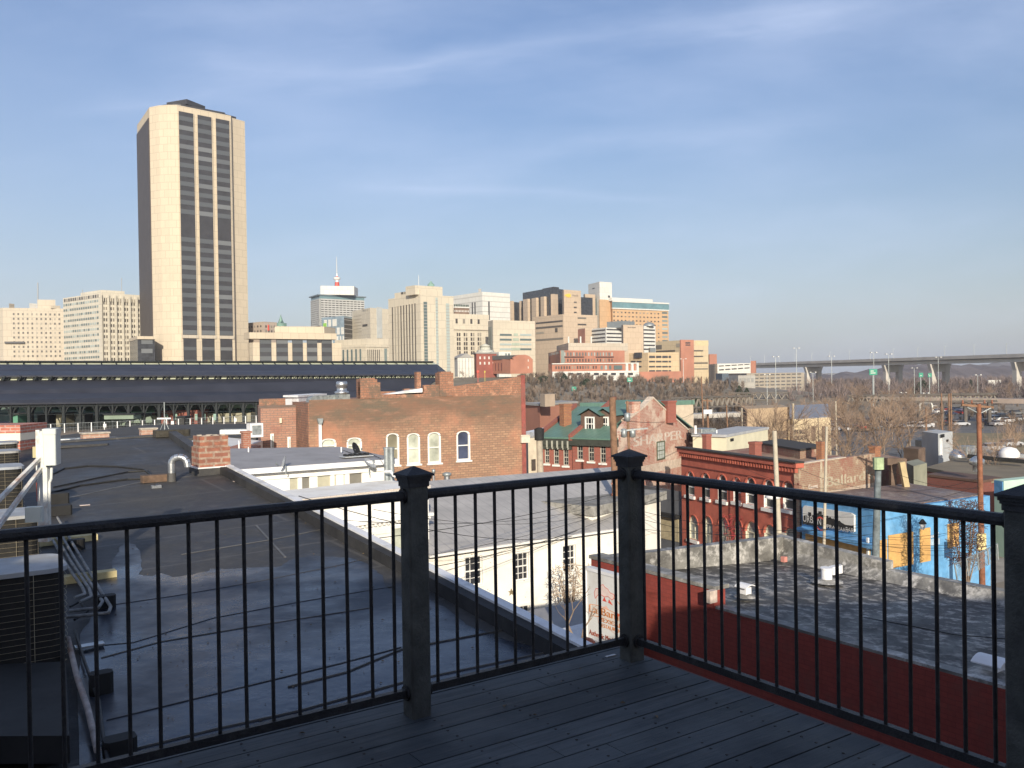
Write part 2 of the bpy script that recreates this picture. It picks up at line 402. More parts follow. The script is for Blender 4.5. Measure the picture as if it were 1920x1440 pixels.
# small outer ledge board left of rail & joists
o=MB().beam(tuple(C0-V*0.37-U*9)+(DZ-0.16,),tuple(C0-V*0.37+U*0.09)+(DZ-0.14,),0.05,0.24).build('deck_edge_board',M_post); tag(o,'grey painted board along the left edge of the roof deck','edge board')
mb=MB(); mb.beam(tuple(C0-V*0.34+U*0.12)+(DZ-0.14,),tuple(C0+V*9+U*0.12)+(DZ-0.14,),0.05,0.24)
o=mb.build('deck_edge_board',mat('red_fascia_paint',(0.085,0.032,0.026),0.7,0.3,5)); tag(o,'dull red painted board along the outer edge of the roof deck','edge board')
# ----------------------- railing -----------------------
rail=empty('deck_railing',(C0.x,C0.y,DZ),'black metal baluster railing with grey capped timber posts around the roof deck','railing')
P2=C0-U*1.36; P1=P2-U*3.0; P3=C0+V*2.12; P4=P3+V*2.0
def post(c):
    hw=0.051
    o=MB().obox(c,U,hw,hw,DZ,DZ+1.10,ch=0.008).build('post',M_post,rail)
    m=MB(); z=DZ+1.086
    for r,z0,z1 in ((0.056,0,0.024),(0.061,0.0242,0.036),(0.066,0.0362,0.050)):
        m.obox(c,U,r,r,z+z0,z+z1,ch=0.006)
    m.obox(c,U,0.073,0.073,z+0.0502,z+0.060,ch=0.003)
    zz=z+0.0602; pts=[c+U*a*0.071+V*b*0.071 for a,b in ((-1,-1),(1,-1),(1,1),(-1,1))]
    m.add([(p.x,p.y,zz) for p in pts]+[(c.x,c.y,zz+0.036)],[(0,1,4),(1,2,4),(2,3,4),(3,0,4),(3,2,1,0)])
    m.build('post_cap',M_cap,o)
for c in (P1,P2,C0,P3,P4): post(c)
rj=random.Random(77)
def railsec(a,b,n):
    d=(b-a).normalized(); a0=a+d*0.053; b0=b-d*0.053; zt=DZ+1.045; zb=DZ+0.115
    w=Vector((-d.y,d.x))
    # D shaped top rail
    prof=[(-.024,-.022),(.024,-.022),(.028,-.006),(.026,.010),(.015,.021),(-.015,.021),(-.026,.010),(-.028,-.006)]
    vs=[]
    for p in (a0,b0):
        for x,z in prof: vs.append((p.x+w.x*x,p.y+w.y*x,zt+z))
    nn=len(prof); fs=[(i,(i+1)%nn,nn+(i+1)%nn,nn+i) for i in range(nn)]+[tuple(range(nn-1,-1,-1)),tuple(range(nn,2*nn))]
    MB().add(vs,fs).build('top_rail',M_rail,rail)
    MB().beam((a0.x,a0.y,zb),(b0.x,b0.y,zb),0.034,0.036).build('bottom_rail',M_rail,rail)
    for e,dd in ((a0,d),(b0,-d)):
        for z in (zt,zb):
            MB().tube((e.x,e.y,z),(e.x+dd.x*.012,e.y+dd.y*.012,z),0.036,n=10).build('rail_bracket',M_rail,rail)
    L_=(b-a).length
    for i in range(1,n+1):
        p=a+d*(L_*i/(n+1)+rj.uniform(-.0025,.0025)); tl=rj.uniform(-.002,.002)
        MB().tube((p.x,p.y,zb+.018),(p.x+d.x*tl,p.y+d.y*tl,zt-.021),0.0085,n=8).build('baluster',M_rail,rail)
railsec(P1,P2,25); railsec(P2,C0,11); railsec(C0,P3,18); railsec(P3,P4,17)
# white scrap of tape on deck
c=onz(1145,1229,DZ+.004); o=MB().obox(V2(c),U,0.035,0.008,DZ+.002,DZ+.005).build('paper_scrap',mat('white_paper',(.7,.7,.7))); tag(o,'small white strip lying on the deck by the corner post','scrap')
# ----------------------- our own building (behind the camera, casts the morning shade) -----------------------
M_rb=brick('own_brick',(0.22,0.08,0.06),(0.28,0.11,0.08),(0.30,0.27,0.24))
st=empty('upper_storey',(0,-6,DZ),'brick upper storey of our own building behind the deck','building')
MB().prism([(-30,-4.2),(2.3,-4.2),(2.3,-12),(-30,-12)],0,EYE+2.65).build('wall',M_rb,st)
MB().prism([(2.31,-4.1),(5.3,-4.1),(5.3,-12),(2.31,-12)],0,EYE+2.05).build('wall',M_rb,st); MB().prism([(5.31,-4.0),(24,-4.0),(24,-12),(5.31,-12)],0,[EYE+2.6,EYE+3.2,EYE+3.2,EYE+2.6]).build('wall',M_rb,st)
MB().prism([(-4.9,-4.3),(-3.9,-4.3),(-3.9,-5.3),(-4.9,-5.3)],EYE+2.66,EYE+3.75).build('chimney',M_rb,st)
# building body under deck
MB().prism([C0-V*0.3+U*0.05,C0-V*0.3-U*8,C0+V*8.5-U*8,C0+V*8.5+U*0.05],0,DZ-0.27).build('lower_wall',M_rb,st)

# ======================= dark flat roof on the left =======================
RS=0.05
def rz(Y): return EYE-(3.3-RS*Y)
def onroof(px,py,h=0.0):
    d=ray(px,py); k=(-3.3+h)/(d.z-RS*d.y); return CP+d*k
def roof_mat():
    m,t,b=nodes('black_membrane'); b.inputs['Roughness'].default_value=0.75
    n1=nz(t,0.45,det=7,rough=.65); n2=nz(t,4,det=6,rough=.7); n3=nz(t,30,det=3)
    col=mx(t,rng(t,n1,.35,.68),(0.026,0.026,0.027),(0.062,0.060,0.057))
    col=mx(t,rng(t,n2,.5,.72,0,.55),col,(0.10,0.094,0.084)); col=mx(t,rng(t,n3,.55,.75,0,.4),col,(.03,.03,.03))
    uv=t.nodes.new('ShaderNodeNewGeometry'); mp=t.nodes.new('ShaderNodeMapping'); t.links.new(uv.outputs['Position'],mp.inputs[0])
    mp.inputs['Rotation'].default_value=(0,0,-DA)
    k=t.nodes.new('ShaderNodeTexBrick'); t.links.new(mp.outputs[0],k.inputs['Vector']); k.inputs['Scale'].default_value=1; k.inputs['Brick Width'].default_value=11; k.inputs['Row Height'].default_value=1.9; k.inputs['Mortar Size'].default_value=0.035
    col=mx(t,rng(t,k.outputs['Fac'],0,1,0,.6),col,(0.10,0.096,0.09))
    t.links.new(col,b.inputs['Base Color']); bump(t,b,n2,0.5,0.03)
    r=rng(t,n1,.35,.65,.45,.8); t.links.new(r,b.inputs['Roughness'])
    b.inputs['Specular IOR Level'].default_value=0.45
    return m
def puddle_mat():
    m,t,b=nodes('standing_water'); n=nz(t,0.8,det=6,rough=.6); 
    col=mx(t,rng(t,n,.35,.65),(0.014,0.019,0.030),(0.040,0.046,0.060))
    n2=nz(t,1.0,det=8,rough=.72,st=(.9,2.2,1)); col=mx(t,rng(t,n2,.50,.66,0,.75),col,(0.17,0.17,0.175)); n5=nz(t,.22,det=5,rough=.6); col=mx(t,rng(t,n5,.45,.6,0,.8),col,(0.014,0.018,0.028))  # pale streaks put the wet sheen into the water's colour
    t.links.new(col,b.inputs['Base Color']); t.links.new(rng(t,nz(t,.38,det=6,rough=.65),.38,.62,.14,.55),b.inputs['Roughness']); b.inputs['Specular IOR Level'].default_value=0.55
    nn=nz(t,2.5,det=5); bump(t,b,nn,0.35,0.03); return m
M_roofm=roof_mat(); M_pud=puddle_mat()
M_white=mat('white_metal_trim',(0.80,0.80,0.80),0.5,0.06,2,stain=(0.5,0.48,0.44),sc2=1.2)
e0=V2((0.95,8.3)); e1=V2(onroof(420,882)); e2=V2(onroof(325,815)); e3=V2(onroof(105,829)); 
M_kerb=mat('black_kerb_felt',(0.028,0.027,0.027),.8,.4,1.5,stain=(.06,.057,.05),sc2=1,bmp=.3)
fr=empty('flat_roofed_building',(-6,12,0),'low building under a black membrane roof with a white edge, left of the deck','building')
ep=[e0,e1,e2,e3,V2((-26,26)),V2((-26,3.0)),V2((-6,1.2)),V2((0.4,5.2))]
MB().prism(ep,0,[rz(p.y) for p in ep]).build('roof',M_roofm,fr)
# kerb with white cap along the right edge
def edge(a,b,h,w,mt,name,off=0.0,z0=0.0,par=fr):
    d=(b-a).normalized(); n=Vector((d.y,-d.x)); 
    if n.dot(a-V2((-6,12)))<0: n=-n
    q=[a+n*off,b+n*off,b+n*(off-w),a+n*(off-w)]
    return MB().prism(q,[rz(p.y)+z0 for p in q],[rz(p.y)+h for p in q]).build(name,mt,par)
edge(e0,e1,0.17,0.22,M_kerb,'kerb',-0.0,0.001); edge(e0,e1,0.20,0.13,M_white,'kerb_cap',0.05,0.171)
edge(e1,e2,0.20,0.25,M_roofm,'kerb',0,0.001); edge(e2,e3,0.05,0.3,M_roofm,'kerb',0,0.001)
def sheet(pts,h,mt,name,par,wob=0):
    P=[onroof(x,y) for x,y in pts]
    return MB().add([(p.x,p.y,p.z+h) for p in P],[tuple(range(len(P)))]).build(name,mt,par)
# standing water (outline follows the wet edge)
pud=[(145,1300),(150,1190),(190,1135),(185,1080),(205,1078),(214,1045),(232,1017),(256,1022),(268,1052),(262,1078),(285,1082),(300,1075),(325,1082),(340,1081),(362,1078),(380,1074),(400,1066),(430,1067),(470,1064),(520,1064),(545,1050),(580,1043),(620,1044),(660,1047),(690,1058),(715,1080),(730,1110),(760,1125),(800,1122),(850,1150),(872,1172),(905,1182),(960,1205),(1010,1216),(1045,1228),(900,1330),(500,1450),(150,1460)]
# densify with jitter
pp=[]; rr=random.Random(11)
for i in range(len(pud)):
    a=pud[i]; b=pud[(i+1)%len(pud)]; n=5 if a[1]<1200 else 2
    for j in range(n):
        t_=j/n; pp.append((a[0]+(b[0]-a[0])*t_+rr.uniform(-3,3),a[1]+(b[1]-a[1])*t_+rr.uniform(-1.2,1.2)))
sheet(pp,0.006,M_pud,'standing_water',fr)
# membrane seams: slightly raised strips running across
M_seam=mat('seam_light',(0.11,0.107,0.10),0.5,0.3,3); M_seamd=mat('seam_dark',(0.045,0.047,0.052),0.5,0.3,3)
def strip(pts,w,h,mt,name='seam'):
    mb=MB()
    for a,b in zip(pts[:-1],pts[1:]):
        p=onroof(*a); q=onroof(*b); d=V2(q-p).normalized(); n=Vector((-d.y,d.x))*w/2
        mb.hexa([(p.x-n.x,p.y-n.y,p.z),(p.x+n.x,p.y+n.y,p.z),(q.x+n.x,q.y+n.y,q.z),(q.x-n.x,q.y-n.y,q.z),(p.x-n.x,p.y-n.y,p.z+h),(p.x+n.x,p.y+n.y,p.z+h),(q.x+n.x,q.y+n.y,q.z+h),(q.x-n.x,q.y-n.y,q.z+h)])
    return mb.build(name,mt,fr)
strip([(212,1135),(330,1118),(480,1092),(640,1060),(690,1047)],0.012,0.012,M_seamd)
strip([(150,1215),(250,1206),(400,1160),(560,1130),(740,1100)],0.012,0.012,M_seamd)
strip([(190,1235),(300,1205),(460,1178),(700,1140)],0.012,0.015,M_seam)
strip([(200,1352),(430,1296),(640,1245),(752,1215)],0.016,0.014,M_seamd)
strip([(540,1290),(650,1262),(756,1218),(960,1180)],0.014,0.02,M_seam)
strip([(240,1410),(400,1370),(560,1335),(760,1280),(1040,1222)],0.014,0.02,M_seam)
strip([(100,940),(260,905),(420,885)],0.05,0.008,M_seam); strip([(340,1040),(520,1010),(640,985)],0.03,0.008,M_seam); strip([(480,985),(535,1045)],0.03,0.008,M_seam)
# ----------------------- chimney, pipes on that roof -----------------------
M_cb=brick('chimney_brick',(0.38,0.15,0.09),(0.26,0.11,0.08),(0.40,0.33,0.25),w=0.36,h=0.135,ms=0.028,var=0.75,dirt=(0.16,0.08,0.06),sc=1.6,bmp=.8)
cc=onroof(388,890); c2=V2(cc)+V2((0,0.3))
ch=empty('brick_chimney',(c2.x,c2.y,cc.z),'squat red brick chimney at the edge of the black roof','chimney')
MB().obox(c2,U,0.42,0.38,cc.z-0.1,cc.z+0.16).build('base_flashing',M_roofm,ch)
MB().obox(c2,U,0.43,0.39,cc.z+0.161,cc.z+0.19).build('flashing_strip',M_white,ch)
m=MB(); m.obox(c2,U,0.37,0.33,cc.z+0.19,cc.z+0.66); m.obox(c2,U,0.335,0.30,cc.z+0.66,cc.z+0.92)
rr=random.Random(5)
m.build('stack',M_cb,ch)
m=MB()
for i in range(9): 
    p=c2+U*rr.uniform(-.28,.28)+V*rr.uniform(-.24,.24); m.obox(p,U,.05,.04,cc.z+.87,cc.z+.92+rr.uniform(.005,.03))
m.build('mortar_cap',mat('mortar',(0.45,0.40,0.33),.95,.2,8),ch)
M_galv=mat('galvanised_steel',(0.55,0.57,0.58),0.35,0.15,6,metal=0.85,bmp=.1)
M_galvd=mat('weathered_galvanised',(0.34,0.37,0.37),0.5,0.25,4,metal=0.5)
pb=onroof(322,903); g0=empty('gooseneck_vent',pb,'shiny galvanised gooseneck vent pipe beside the brick chimney','vent pipe')
MB().tube(pb,pb+Vector((0,0,.20)),0.10,0.095,n=12).build('pipe_boot',M_roofm,g0)
pts=[pb+Vector((0,0,.2)),pb+Vector((0,0,.40))]
for a in range(0,181,30): t_=math.radians(180-a); pts.append(pb+Vector((0.18+0.18*math.cos(t_),0,.42+0.14*math.sin(t_))))
pts.append(pb+Vector((0.37,0,.33)))
MB().path(pts,0.078,n=12).build('pipe',M_galv,g0)
# cable curls and bricks on roof
M_blk=mat('black_rubber',(0.02,0.02,0.02),.6,.2,9); 
def roofcable(pts,r,label,h=0.02):
    r*=.6; o=MB().path([onroof(x,y)+Vector((0,0,h)) for x,y in pts],r,n=5).build('cable',M_blk); tag(o,label,'cable','cables lying on the black roof'); return o
roofcable([(95,892),(120,880),(165,875),(220,876),(270,882),(290,897)],0.04,'thick black cable arching over the black roof, the farthest one')
roofcable([(97,925),(150,912),(200,905),(240,900),(285,899)],0.035,'thin black cable on the black roof nearest the deck')
roofcable([(100,915),(180,898),(240,886),(278,884),(292,898)],0.03,'middle black cable looping to the brick pad on the black roof')
p=onroof(293,903); o=MB().obox(V2(p),U,0.32,0.13,p.z,p.z+0.16,ch=.02).build('cable_block',mat('old_timber',(0.14,0.09,0.06),.9,.3,6)); tag(o,'brown timber block holding the cables on the black roof','block')
p=onroof(293,915); o=MB().obox(V2(p),U,0.10,0.05,p.z,p.z+0.06).add([p+Vector((-.1,0,.02)),p+Vector((.12,.05,.14)),p+Vector((.0,-.1,.08))],[(0,1,2)]).build('crumpled_can',M_galv); tag(o,'crumpled shiny scrap by the timber block on the black roof','scrap')
for px,py,l in ((159,948,'white scrap of paper on the black roof in front of the white mast'),(445,903,'orange leaf scrap by the white roof edge')):
    p=onroof(px,py); o=MB().obox(V2(p),U,.09,.05,p.z+.006,p.z+.016).build('paper_scrap',mat('paper_tan',(.6,.5,.45))); tag(o,l,'scrap')
# far roof edge clutter
p=onroof(322,818); o=MB().obox(V2(p),U,0.55,0.3,p.z,p.z+0.22,ch=.08).build('rubble_pile',mat('dark_rubble',(0.05,0.045,0.035),.95,.3,6)); tag(o,'small dark mound at the far corner of the black roof','rubble')
p=onroof(150,838); o=MB().obox(V2(p),U,0.8,0.12,p.z,p.z+0.07,ch=.05).build('roof_curb',M_roofm); tag(o,'low black membrane hump near the far edge of the black roof','roof hump')
for px,py,w,mt,lab in ((178,826,.42,brick('pale_brick',(0.45,.26,.19),(.5,.3,.22),(.5,.42,.35)),'pale brick chimney stub behind the black roof, left one'),(278,818,.26,MC['pale_brick'],'pale brick chimney stub behind the black roof, right one')):
    p=at(px,py,31); o=empty('chimney',(p.x,p.y,p.z-3),lab,'chimney'); MB().obox(V2(p),U,w,w*.7,p.z-3,p.z+.25).build('stack',mt,o); MB().obox(V2(p),U,w*1.1,w*.8,p.z+.251,p.z+.30).build('chimney_cap',mat('mortar',(0.45,0.40,0.33)),o)
# TV antenna on roof
p=onroof(309,815); a=empty('aerial_mast',p,'thin rooftop aerial mast with a T shaped white antenna','antenna')
MB().tube(p,p+Vector((0,0,1.1)),0.022).build('pole',M_galvd,a)
q=p+Vector((0,0,.55)); MB().beam(q+Vector((-.25,0,0)),q+Vector((.22,0,0.0)),.03,.045).build('antenna_bar',M_white,a)
m=MB(); m.tube(p+Vector((-.2,0,.05)),p+Vector((0,0,.5)),.012); m.tube(p+Vector((.2,0,.05)),p+Vector((0,0,.5)),.012); m.build('brace',M_galvd,a)
# windblown litter: leaves and grit caught on the membrane
def litter(n,fn,name,label,mt,sd_):
    rr=random.Random(sd_); m=MB()
    for i in range(n):
        p=fn(rr); a=rr.uniform(0,6.28); s=rr.uniform(.006,.020); d=Vector((math.cos(a),math.sin(a),0))*s; e=Vector((-math.sin(a),math.cos(a),0))*s*.6
        m.add([p-d,p+e+Vector((0,0,s*.5)),p+d,p-e+Vector((0,0,.004))],[(0,1,2,3)])
    o=m.build(name,mt); tag(o,label,'litter',kind='stuff')
litter(260,lambda rr: onroof(rr.uniform(200,1000),rr.triangular(850,1420,1080))+Vector((0,0,.012)),'roof_litter','dead leaves and grit scattered on the black roof',mat('dead_leaf',(.16,.11,.06),.9,.4,20),31)
litter(70,lambda rr: Vector((*(C0-U*rr.uniform(.1,5)+V*rr.uniform(-.2,4)),DZ+.004)),'deck_litter','grit and leaf crumbs scattered on the deck boards',mat('dead_leaf',(.16,.11,.06)),32)
# ======================= condenser units =======================
M_acg=mat('condenser_cover',(0.36,0.38,0.40),0.55,0.15,3,stain=(.3,.27,.22)); M_acd=mat('condenser_coil',(0.015,0.014,0.012),0.8,.3,20); M_wire=mat('tan_wire',(0.42,0.36,0.25),.5,.1,4)
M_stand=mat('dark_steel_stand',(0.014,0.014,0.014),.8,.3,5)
def rrect(c,h,r,n=5):
    pts=[]
    for sx_,sy_,a0 in ((1,1,0),(-1,1,90),(-1,-1,180),(1,-1,270)):
        for i in range(n):
            a=math.radians(a0+90*i/(n-1)); pts.append(c+U*(sx_*(h-r)+r*math.cos(a))-V*(sy_*(h-r)+r*math.sin(a)))
    return pts
def condenser(px,py,Y,h,H,label,fine=1):
    q=at(px,py,Y); c=V2(q)-U*h*0.98-V*0.05; zt=q.z
    e=empty('condenser_unit',(c.x,c.y,zt-H),label,'air conditioner','condenser units in a row beside the black roof')
    MB().prism(rrect(c,h,.18),zt-.045,zt).build('cover',M_acg,e)
    MB().prism(rrect(c,h-.03,.17),zt-H+.03,zt-.046).build('coil',M_acd,e)
    MB().prism(rrect(c,h-.01,.18),zt-H,zt-H+.029).build('base_pan',M_wire,e)
    w=MB(); nn=int(12*fine)
    for k in range(1,nn):
        z=zt-.046-(H-.08)*k/nn; ring=rrect(c,h-.008,.175)
        ring=[(p.x,p.y,z) for p in ring]; w.path(ring+[ring[0]],.0020,n=3)
    ring=rrect(c,h-.008,.175)
    for p in ring[2::5]+[c+U*(h-.008)]+[c+V*(h-.008)+U*(h*k) for k in (-.5,.3)]:
        w.tube((p.x,p.y,zt-H+.03),(p.x,p.y,zt-.04),.0035,n=3)
    w.build('grille',M_wire,e)
    f=MB(); 
    for k in range(3): 
        rg=[(c.x+math.cos(a*math.pi/8)*h*(.3+.2*k),c.y+math.sin(a*math.pi/8)*h*(.3+.2*k),zt+.012) for a in range(17)]; f.path(rg,.005,n=3)
    # stand under the unit
    zr=rz(c.y)
    if zt-H-.1<zr+.02: return e
    s=empty('unit_stand',(c.x,c.y,zr),label.replace('condenser unit','steel stand under the condenser unit').replace('air conditioning steel','steel'),'stand','stands under the condenser units')
    MB().obox(c,U,h*1.1,h*1.1,zt-H-.09,zt-H-.003).build('platform',M_stand,s); MB().obox(c,U,h*.9,h*.9,max(zr+.01,zt-H-.55),zt-H-.091).build('skirt_panel',M_stand,s)
    for a in (-1,1):
        for b in (-1,1):
            pc=c+U*a*h*.95+V*b*h*.95; MB().obox(pc,U,.04,.04,zr,zt-H-.0905).build('leg',M_stand,s)
    return e
condenser(118,1050,9.3,.47,1.0,'large round-cornered condenser unit nearest the deck rail',1.3)
condenser(72,957,12.6,.47,.84,'condenser unit with a pale cover second from the deck')
condenser(42,871,16.5,.47,.92,'condenser unit third from the deck, left of the white mast')
condenser(36,843,20.0,.47,.78,'condenser unit fourth from the deck in the receding row')
condenser(33,827,23.5,.47,.72,'farthest condenser unit of the receding row')
# dark block added in place of the shade below the nearest condenser
pq=[onroof(x,y) for x,y in ((-160,1275),(124,1262),(132,1460),(-200,1460))]; o=MB().prism([V2(p) for p in pq],[p.z+.01 for p in pq],[p.z+.22 for p in pq]).build('shade_block',M_stand); tag(o,'dark low block standing in for the shade in front of the nearest condenser','shade block')
# white switchgear mast
q=onroof(83,990); Ym=11.2
def A(px,py,Y=Ym): return at(px,py,Y)
ms=empty('service_mast',A(82,990),'white painted electrical service mast with a tall grey switch box and struts','service mast')
M_wp=mat('white_paint_steel',(0.66,0.67,0.64),.55,.12,5,stain=(.35,.16,.08),sc2=3)
M_box=mat('grey_green_box',(0.56,0.60,0.56),.5,.06,3)
MB().beam(A(77,812),A(79,1015),.07,.07).build('post',M_wp,ms); MB().beam(A(84,808),A(87,1015),.085,.085).build('post',M_wp,ms)
MB().beam(A(72,806),A(73,885),.05,.05).build('post',M_wp,ms)
b0=A(98,871); b1=A(98,806); s=MB().obox(V2(b0),(1,0.25),.075,.13,b0.z,b1.z,ch=.01).build('switch_box',M_box,ms)
MB().obox(V2(b0),(1,0.25),.082,.137,b1.z-.05,b1.z+.02,ch=.01).build('box_lid',M_box,s)
MB().path([A(97,872),A(96,898),A(93,905),A(92,990)],.018,n=6).build('conduit',M_wp,ms)
MB().beam(A(-20,955,10.0),A(76,858),.045,.045).build('strut',M_wp,ms); MB().beam(A(-20,1010,9.8),A(79,876),.045,.045).build('strut',M_wp,ms)
MB().tube(A(79,820),A(78,858),.012).build('rusty_conduit',mat('rust',(0.35,.13,.06),.9,.3,9),ms)
b0=A(65,978,10.4); b1=A(65,950,10.4); MB().obox(V2(b0),(1,0.25),.09,.06,b0.z,b1.z,ch=.01).build('junction_box',M_box,ms)
b0=A(66,852); MB().obox(V2(b0),(1,0.25),.022,.03,b0.z-.04,b0.z+.1).build('bracket',mat('yellowed_steel',(.5,.45,.25)),ms)
MB().tube(A(70,905),A(71,940),.014).build('red_conduit',mat('red_paint_pipe',(.45,.10,.07)),ms)
# bundle of white insulated refrigerant lines along the roof
for i,(pts,l) in enumerate((([(108,985),(150,1060),(190,1130),(208,1160),(204,1172),(125,1180)],'white insulated pipe run beside the condensers, the outermost'),
        ([(105,1000),(140,1065),(180,1130),(193,1150),(185,1162),(130,1168)],'white insulated pipe run beside the condensers, second from outside'),
        ([(102,1015),(132,1070),(168,1125),(172,1140),(150,1150)],'white insulated pipe run beside the condensers, third from outside'),
        ([(100,1030),(125,1078),(155,1122),(160,1135),(140,1142)],'white insulated pipe run beside the condensers, the innermost'))):
    P=[onroof(x,y)+Vector((0,0,.14)) for x,y in pts]
    o=MB().path(P,.020,n=8).build('insulated_pipe',mat('grimy_pipe_wrap',(.26,.26,.25),.75,.3,5,stain=(.10,.09,.08),sc2=4)); tag(o,l,'pipe','white pipes along the black roof')
    if i==0: BASEP=P
for px,py,l in ((125,1018,'yellow timber sleeper under the white pipes, the farther'),(150,1090,'yellow timber sleeper under the white pipes, the nearer')):
    p=onroof(px,py); o=MB().obox(V2(p),U,.45,.09,p.z,p.z+.10).build('timber_sleeper',mat('yellow_timber',(.55,.47,.25),.8,.15,5)); tag(o,l,'sleeper','timber sleepers under the pipes')
for px,py,w,h,l in ((108,945,.2,.22,'black roof block beside the mast, farther of two'),(112,965,.2,.18,'black roof block beside the mast, nearer of two'),(143,1030,.12,.16,'small black roof block with a white lid by the pipes'),(200,1140,.10,.16,'black rubber block at the pipe bend'),(190,1300,.10,.2,'dark timber block near the bottom of the wet roof'),(225,1415,.12,.14,'dark timber block just outside the deck rail')):
    p=onroof(px,py); o=MB().obox(V2(p),U,w,w*.7,p.z,p.z+h,ch=.03).build('roof_block',M_stand); tag(o,l,'block','dark blocks on the black roof')
for px,py in ((148,1008),):
    p=onroof(px,py); o=MB().obox(V2(p),U,.14,.05,p.z+.2,p.z+.24).build('block_lid',M_wp); tag(o,'white lid resting on the small black roof block','lid')
o=MB().path([onroof(x,y)+Vector((0,0,.10)) for x,y in ((128,1215),(145,1290),(165,1350),(183,1430))],.03,n=6).build('rusty_pipe',mat('rust_white_pipe',(.38,.33,.3),.8,.3,6,stain=(.2,.09,.05))); tag(o,'weathered pipe running down the wet roof beside the condenser stand','pipe')
for k,pts in enumerate(([(140,1195),(160,1260),(185,1330),(192,1390),(205,1460)],[(132,1150),(150,1140),(165,1158),(140,1175)])):
    o=MB().path([onroof(x,y)+Vector((0,0,.08)) for x,y in pts],.016,n=5).build('black_hose',M_blk); tag(o,('long black cable trailing down the wet roof','coiled black hose by the pipe bends')[k],'hose')
p=onroof(168,1217); o=MB().obox(V2(p),U,.14,.06,p.z+.03,p.z+.05).build('metal_offcut',M_galv); tag(o,'bright metal offcut on the wet roof by the rail','scrap')
# red and white stack building far left
b=empty('brick_stub',A(0,930,26),'striped red and white parapet stub at the left edge beyond the condensers','parapet')
for y0,y1,mt in ((812,797,brick('stub_brick',(.45,.14,.10),(.5,.18,.12),(.5,.4,.35))),(826,812.2,mat('cream_paint',(.72,.66,.55),.8,.08,1)),(850,826.2,MC['stub_brick'])):
    p0=at(38,y0,26); p1=at(38,y1,26); MB().prism([(-16.6,26),(p0.x,26),(p0.x,27.5),(-16.6,27.5)],p0.z,p1.z).build('wall_band',mt,b)
# ======================= red-walled building on the right with tarred roof =======================
UB=Vector((.826,.5635)); VB=Vector((.5635,-.826))
A1=Vector((3.98,17.5)); L1=A1-VB*3.84; K1=Vector((7.53,24.6)); 
M_redw=brick('red_painted_brick',(0.31,0.058,0.042),(0.26,0.050,0.038),(0.20,0.040,0.031),w=.24,h=.085,ms=.006,sc=.9,var=.5,bmp=.35,dirt=(.20,.06,.045),lo=.52,hi=.66)
def tar_mat(name,c1,c2,c3):
    m,t,b=nodes(name); b.inputs['Roughness'].default_value=.7
    gm=t.nodes.new('ShaderNodeNewGeometry'); mp=t.nodes.new('ShaderNodeMapping'); t.links.new(gm.outputs['Position'],mp.inputs[0]); mp.inputs['Rotation'].default_value=(0,0,DA+math.pi/2-1.57)
    n=nz(t,1.0,vec=mp.outputs[0],det=9,rough=.72,st=(1.1,.45,1.2)); n2=nz(t,3.5,det=6,rough=.7); n4=nz(t,.28,det=7,rough=.68)
    col=mx(t,rng(t,n,.40,.60),c1,c2); col=mx(t,rng(t,n2,.50,.62,0,.85),col,c3); col=mx(t,rng(t,n4,.46,.6,0,.75),col,c1)
    t.links.new(col,b.inputs['Base Color']); bump(t,b,n2,.6,.03); t.links.new(rng(t,n,.4,.6,.42,.8),b.inputs['Roughness']); return m
M_tar=tar_mat('tarred_roof',(0.022,0.021,0.020),(0.098,0.092,0.084),(0.48,0.45,0.40))
M_par=tar_mat('silver_coated_parapet',(0.11,0.105,0.095),(0.32,0.31,0.28),(0.56,0.54,0.50))
rb=empty('red_walled_building',(8,18,0),'one storey taller neighbour with a red painted brick wall and a tarred flat roof','building')
zr0=EYE-4.75; zr1=EYE-5.25
Aend=A1+VB*12; Kend=K1+VB*12
MB().prism([L1,A1,Aend,Kend,K1],0,[zr0-.02,zr0-.02,zr0-.02,zr1,zr1]).build('roof',M_tar,rb)
fW=Face(L1,Aend,n=-UB)
MB().panel(fW,0,(Aend-L1).length,0,zr0+.06,.004,.02).build('brick_wall',M_redw,rb)
# near raised part (left of the step)
MB().prism([L1-UB*.02,A1-UB*.02,A1+UB*.30,L1+UB*.30],zr0-.3,EYE-4.32).build('brick_parapet',M_redw,rb)
MB().prism([L1-UB*.05-VB*.05,A1-UB*.05+VB*.05,A1+UB*.36+VB*.05,L1+UB*.36-VB*.05],EYE-4.319,[EYE-4.24]*4).build('parapet_coping',M_par,rb)
MB().prism([A1-UB*.02+VB*.03,Aend-UB*.02,Aend+UB*.22,A1+UB*.22+VB*.03],zr0-.02,zr0+.11).build('kerb',M_par,rb)
# back-left parapet L->K and back-right parapet K->Kend
def wallseg(a,b,th,z0,z1a,z1b,mt,name,par,side):
    q=[a,b,b+side*th,a+side*th]; return MB().prism(q,z0,[z1a,z1b,z1b,z1a] if True else 0).build(name,mt,par)
def prism4(a,b,side,th,z0,za,zb_):
    q=[a,b,b+side*th,a+side*th]; zz=[za,zb_,zb_,za]
    ar=sum(q[i].x*q[(i+1)%4].y-q[(i+1)%4].x*q[i].y for i in range(4))
    if ar<0: q=q[::-1]; zz=zz[::-1]
    return MB().prism(q,z0,zz)
prism4(L1+UB*.3,K1,-VB,.3,4,EYE-4.35,EYE-4.62).build('back_parapet',M_par,rb)
S1=K1+VB*3.15
prism4(K1-VB*.3,S1,UB,.3,4,EYE-4.62,EYE-4.80).build('side_parapet',M_par,rb)
prism4(S1+VB*.002,Kend,UB,.3,4,EYE-5.0,EYE-4.95).build('side_parapet',M_par,rb)
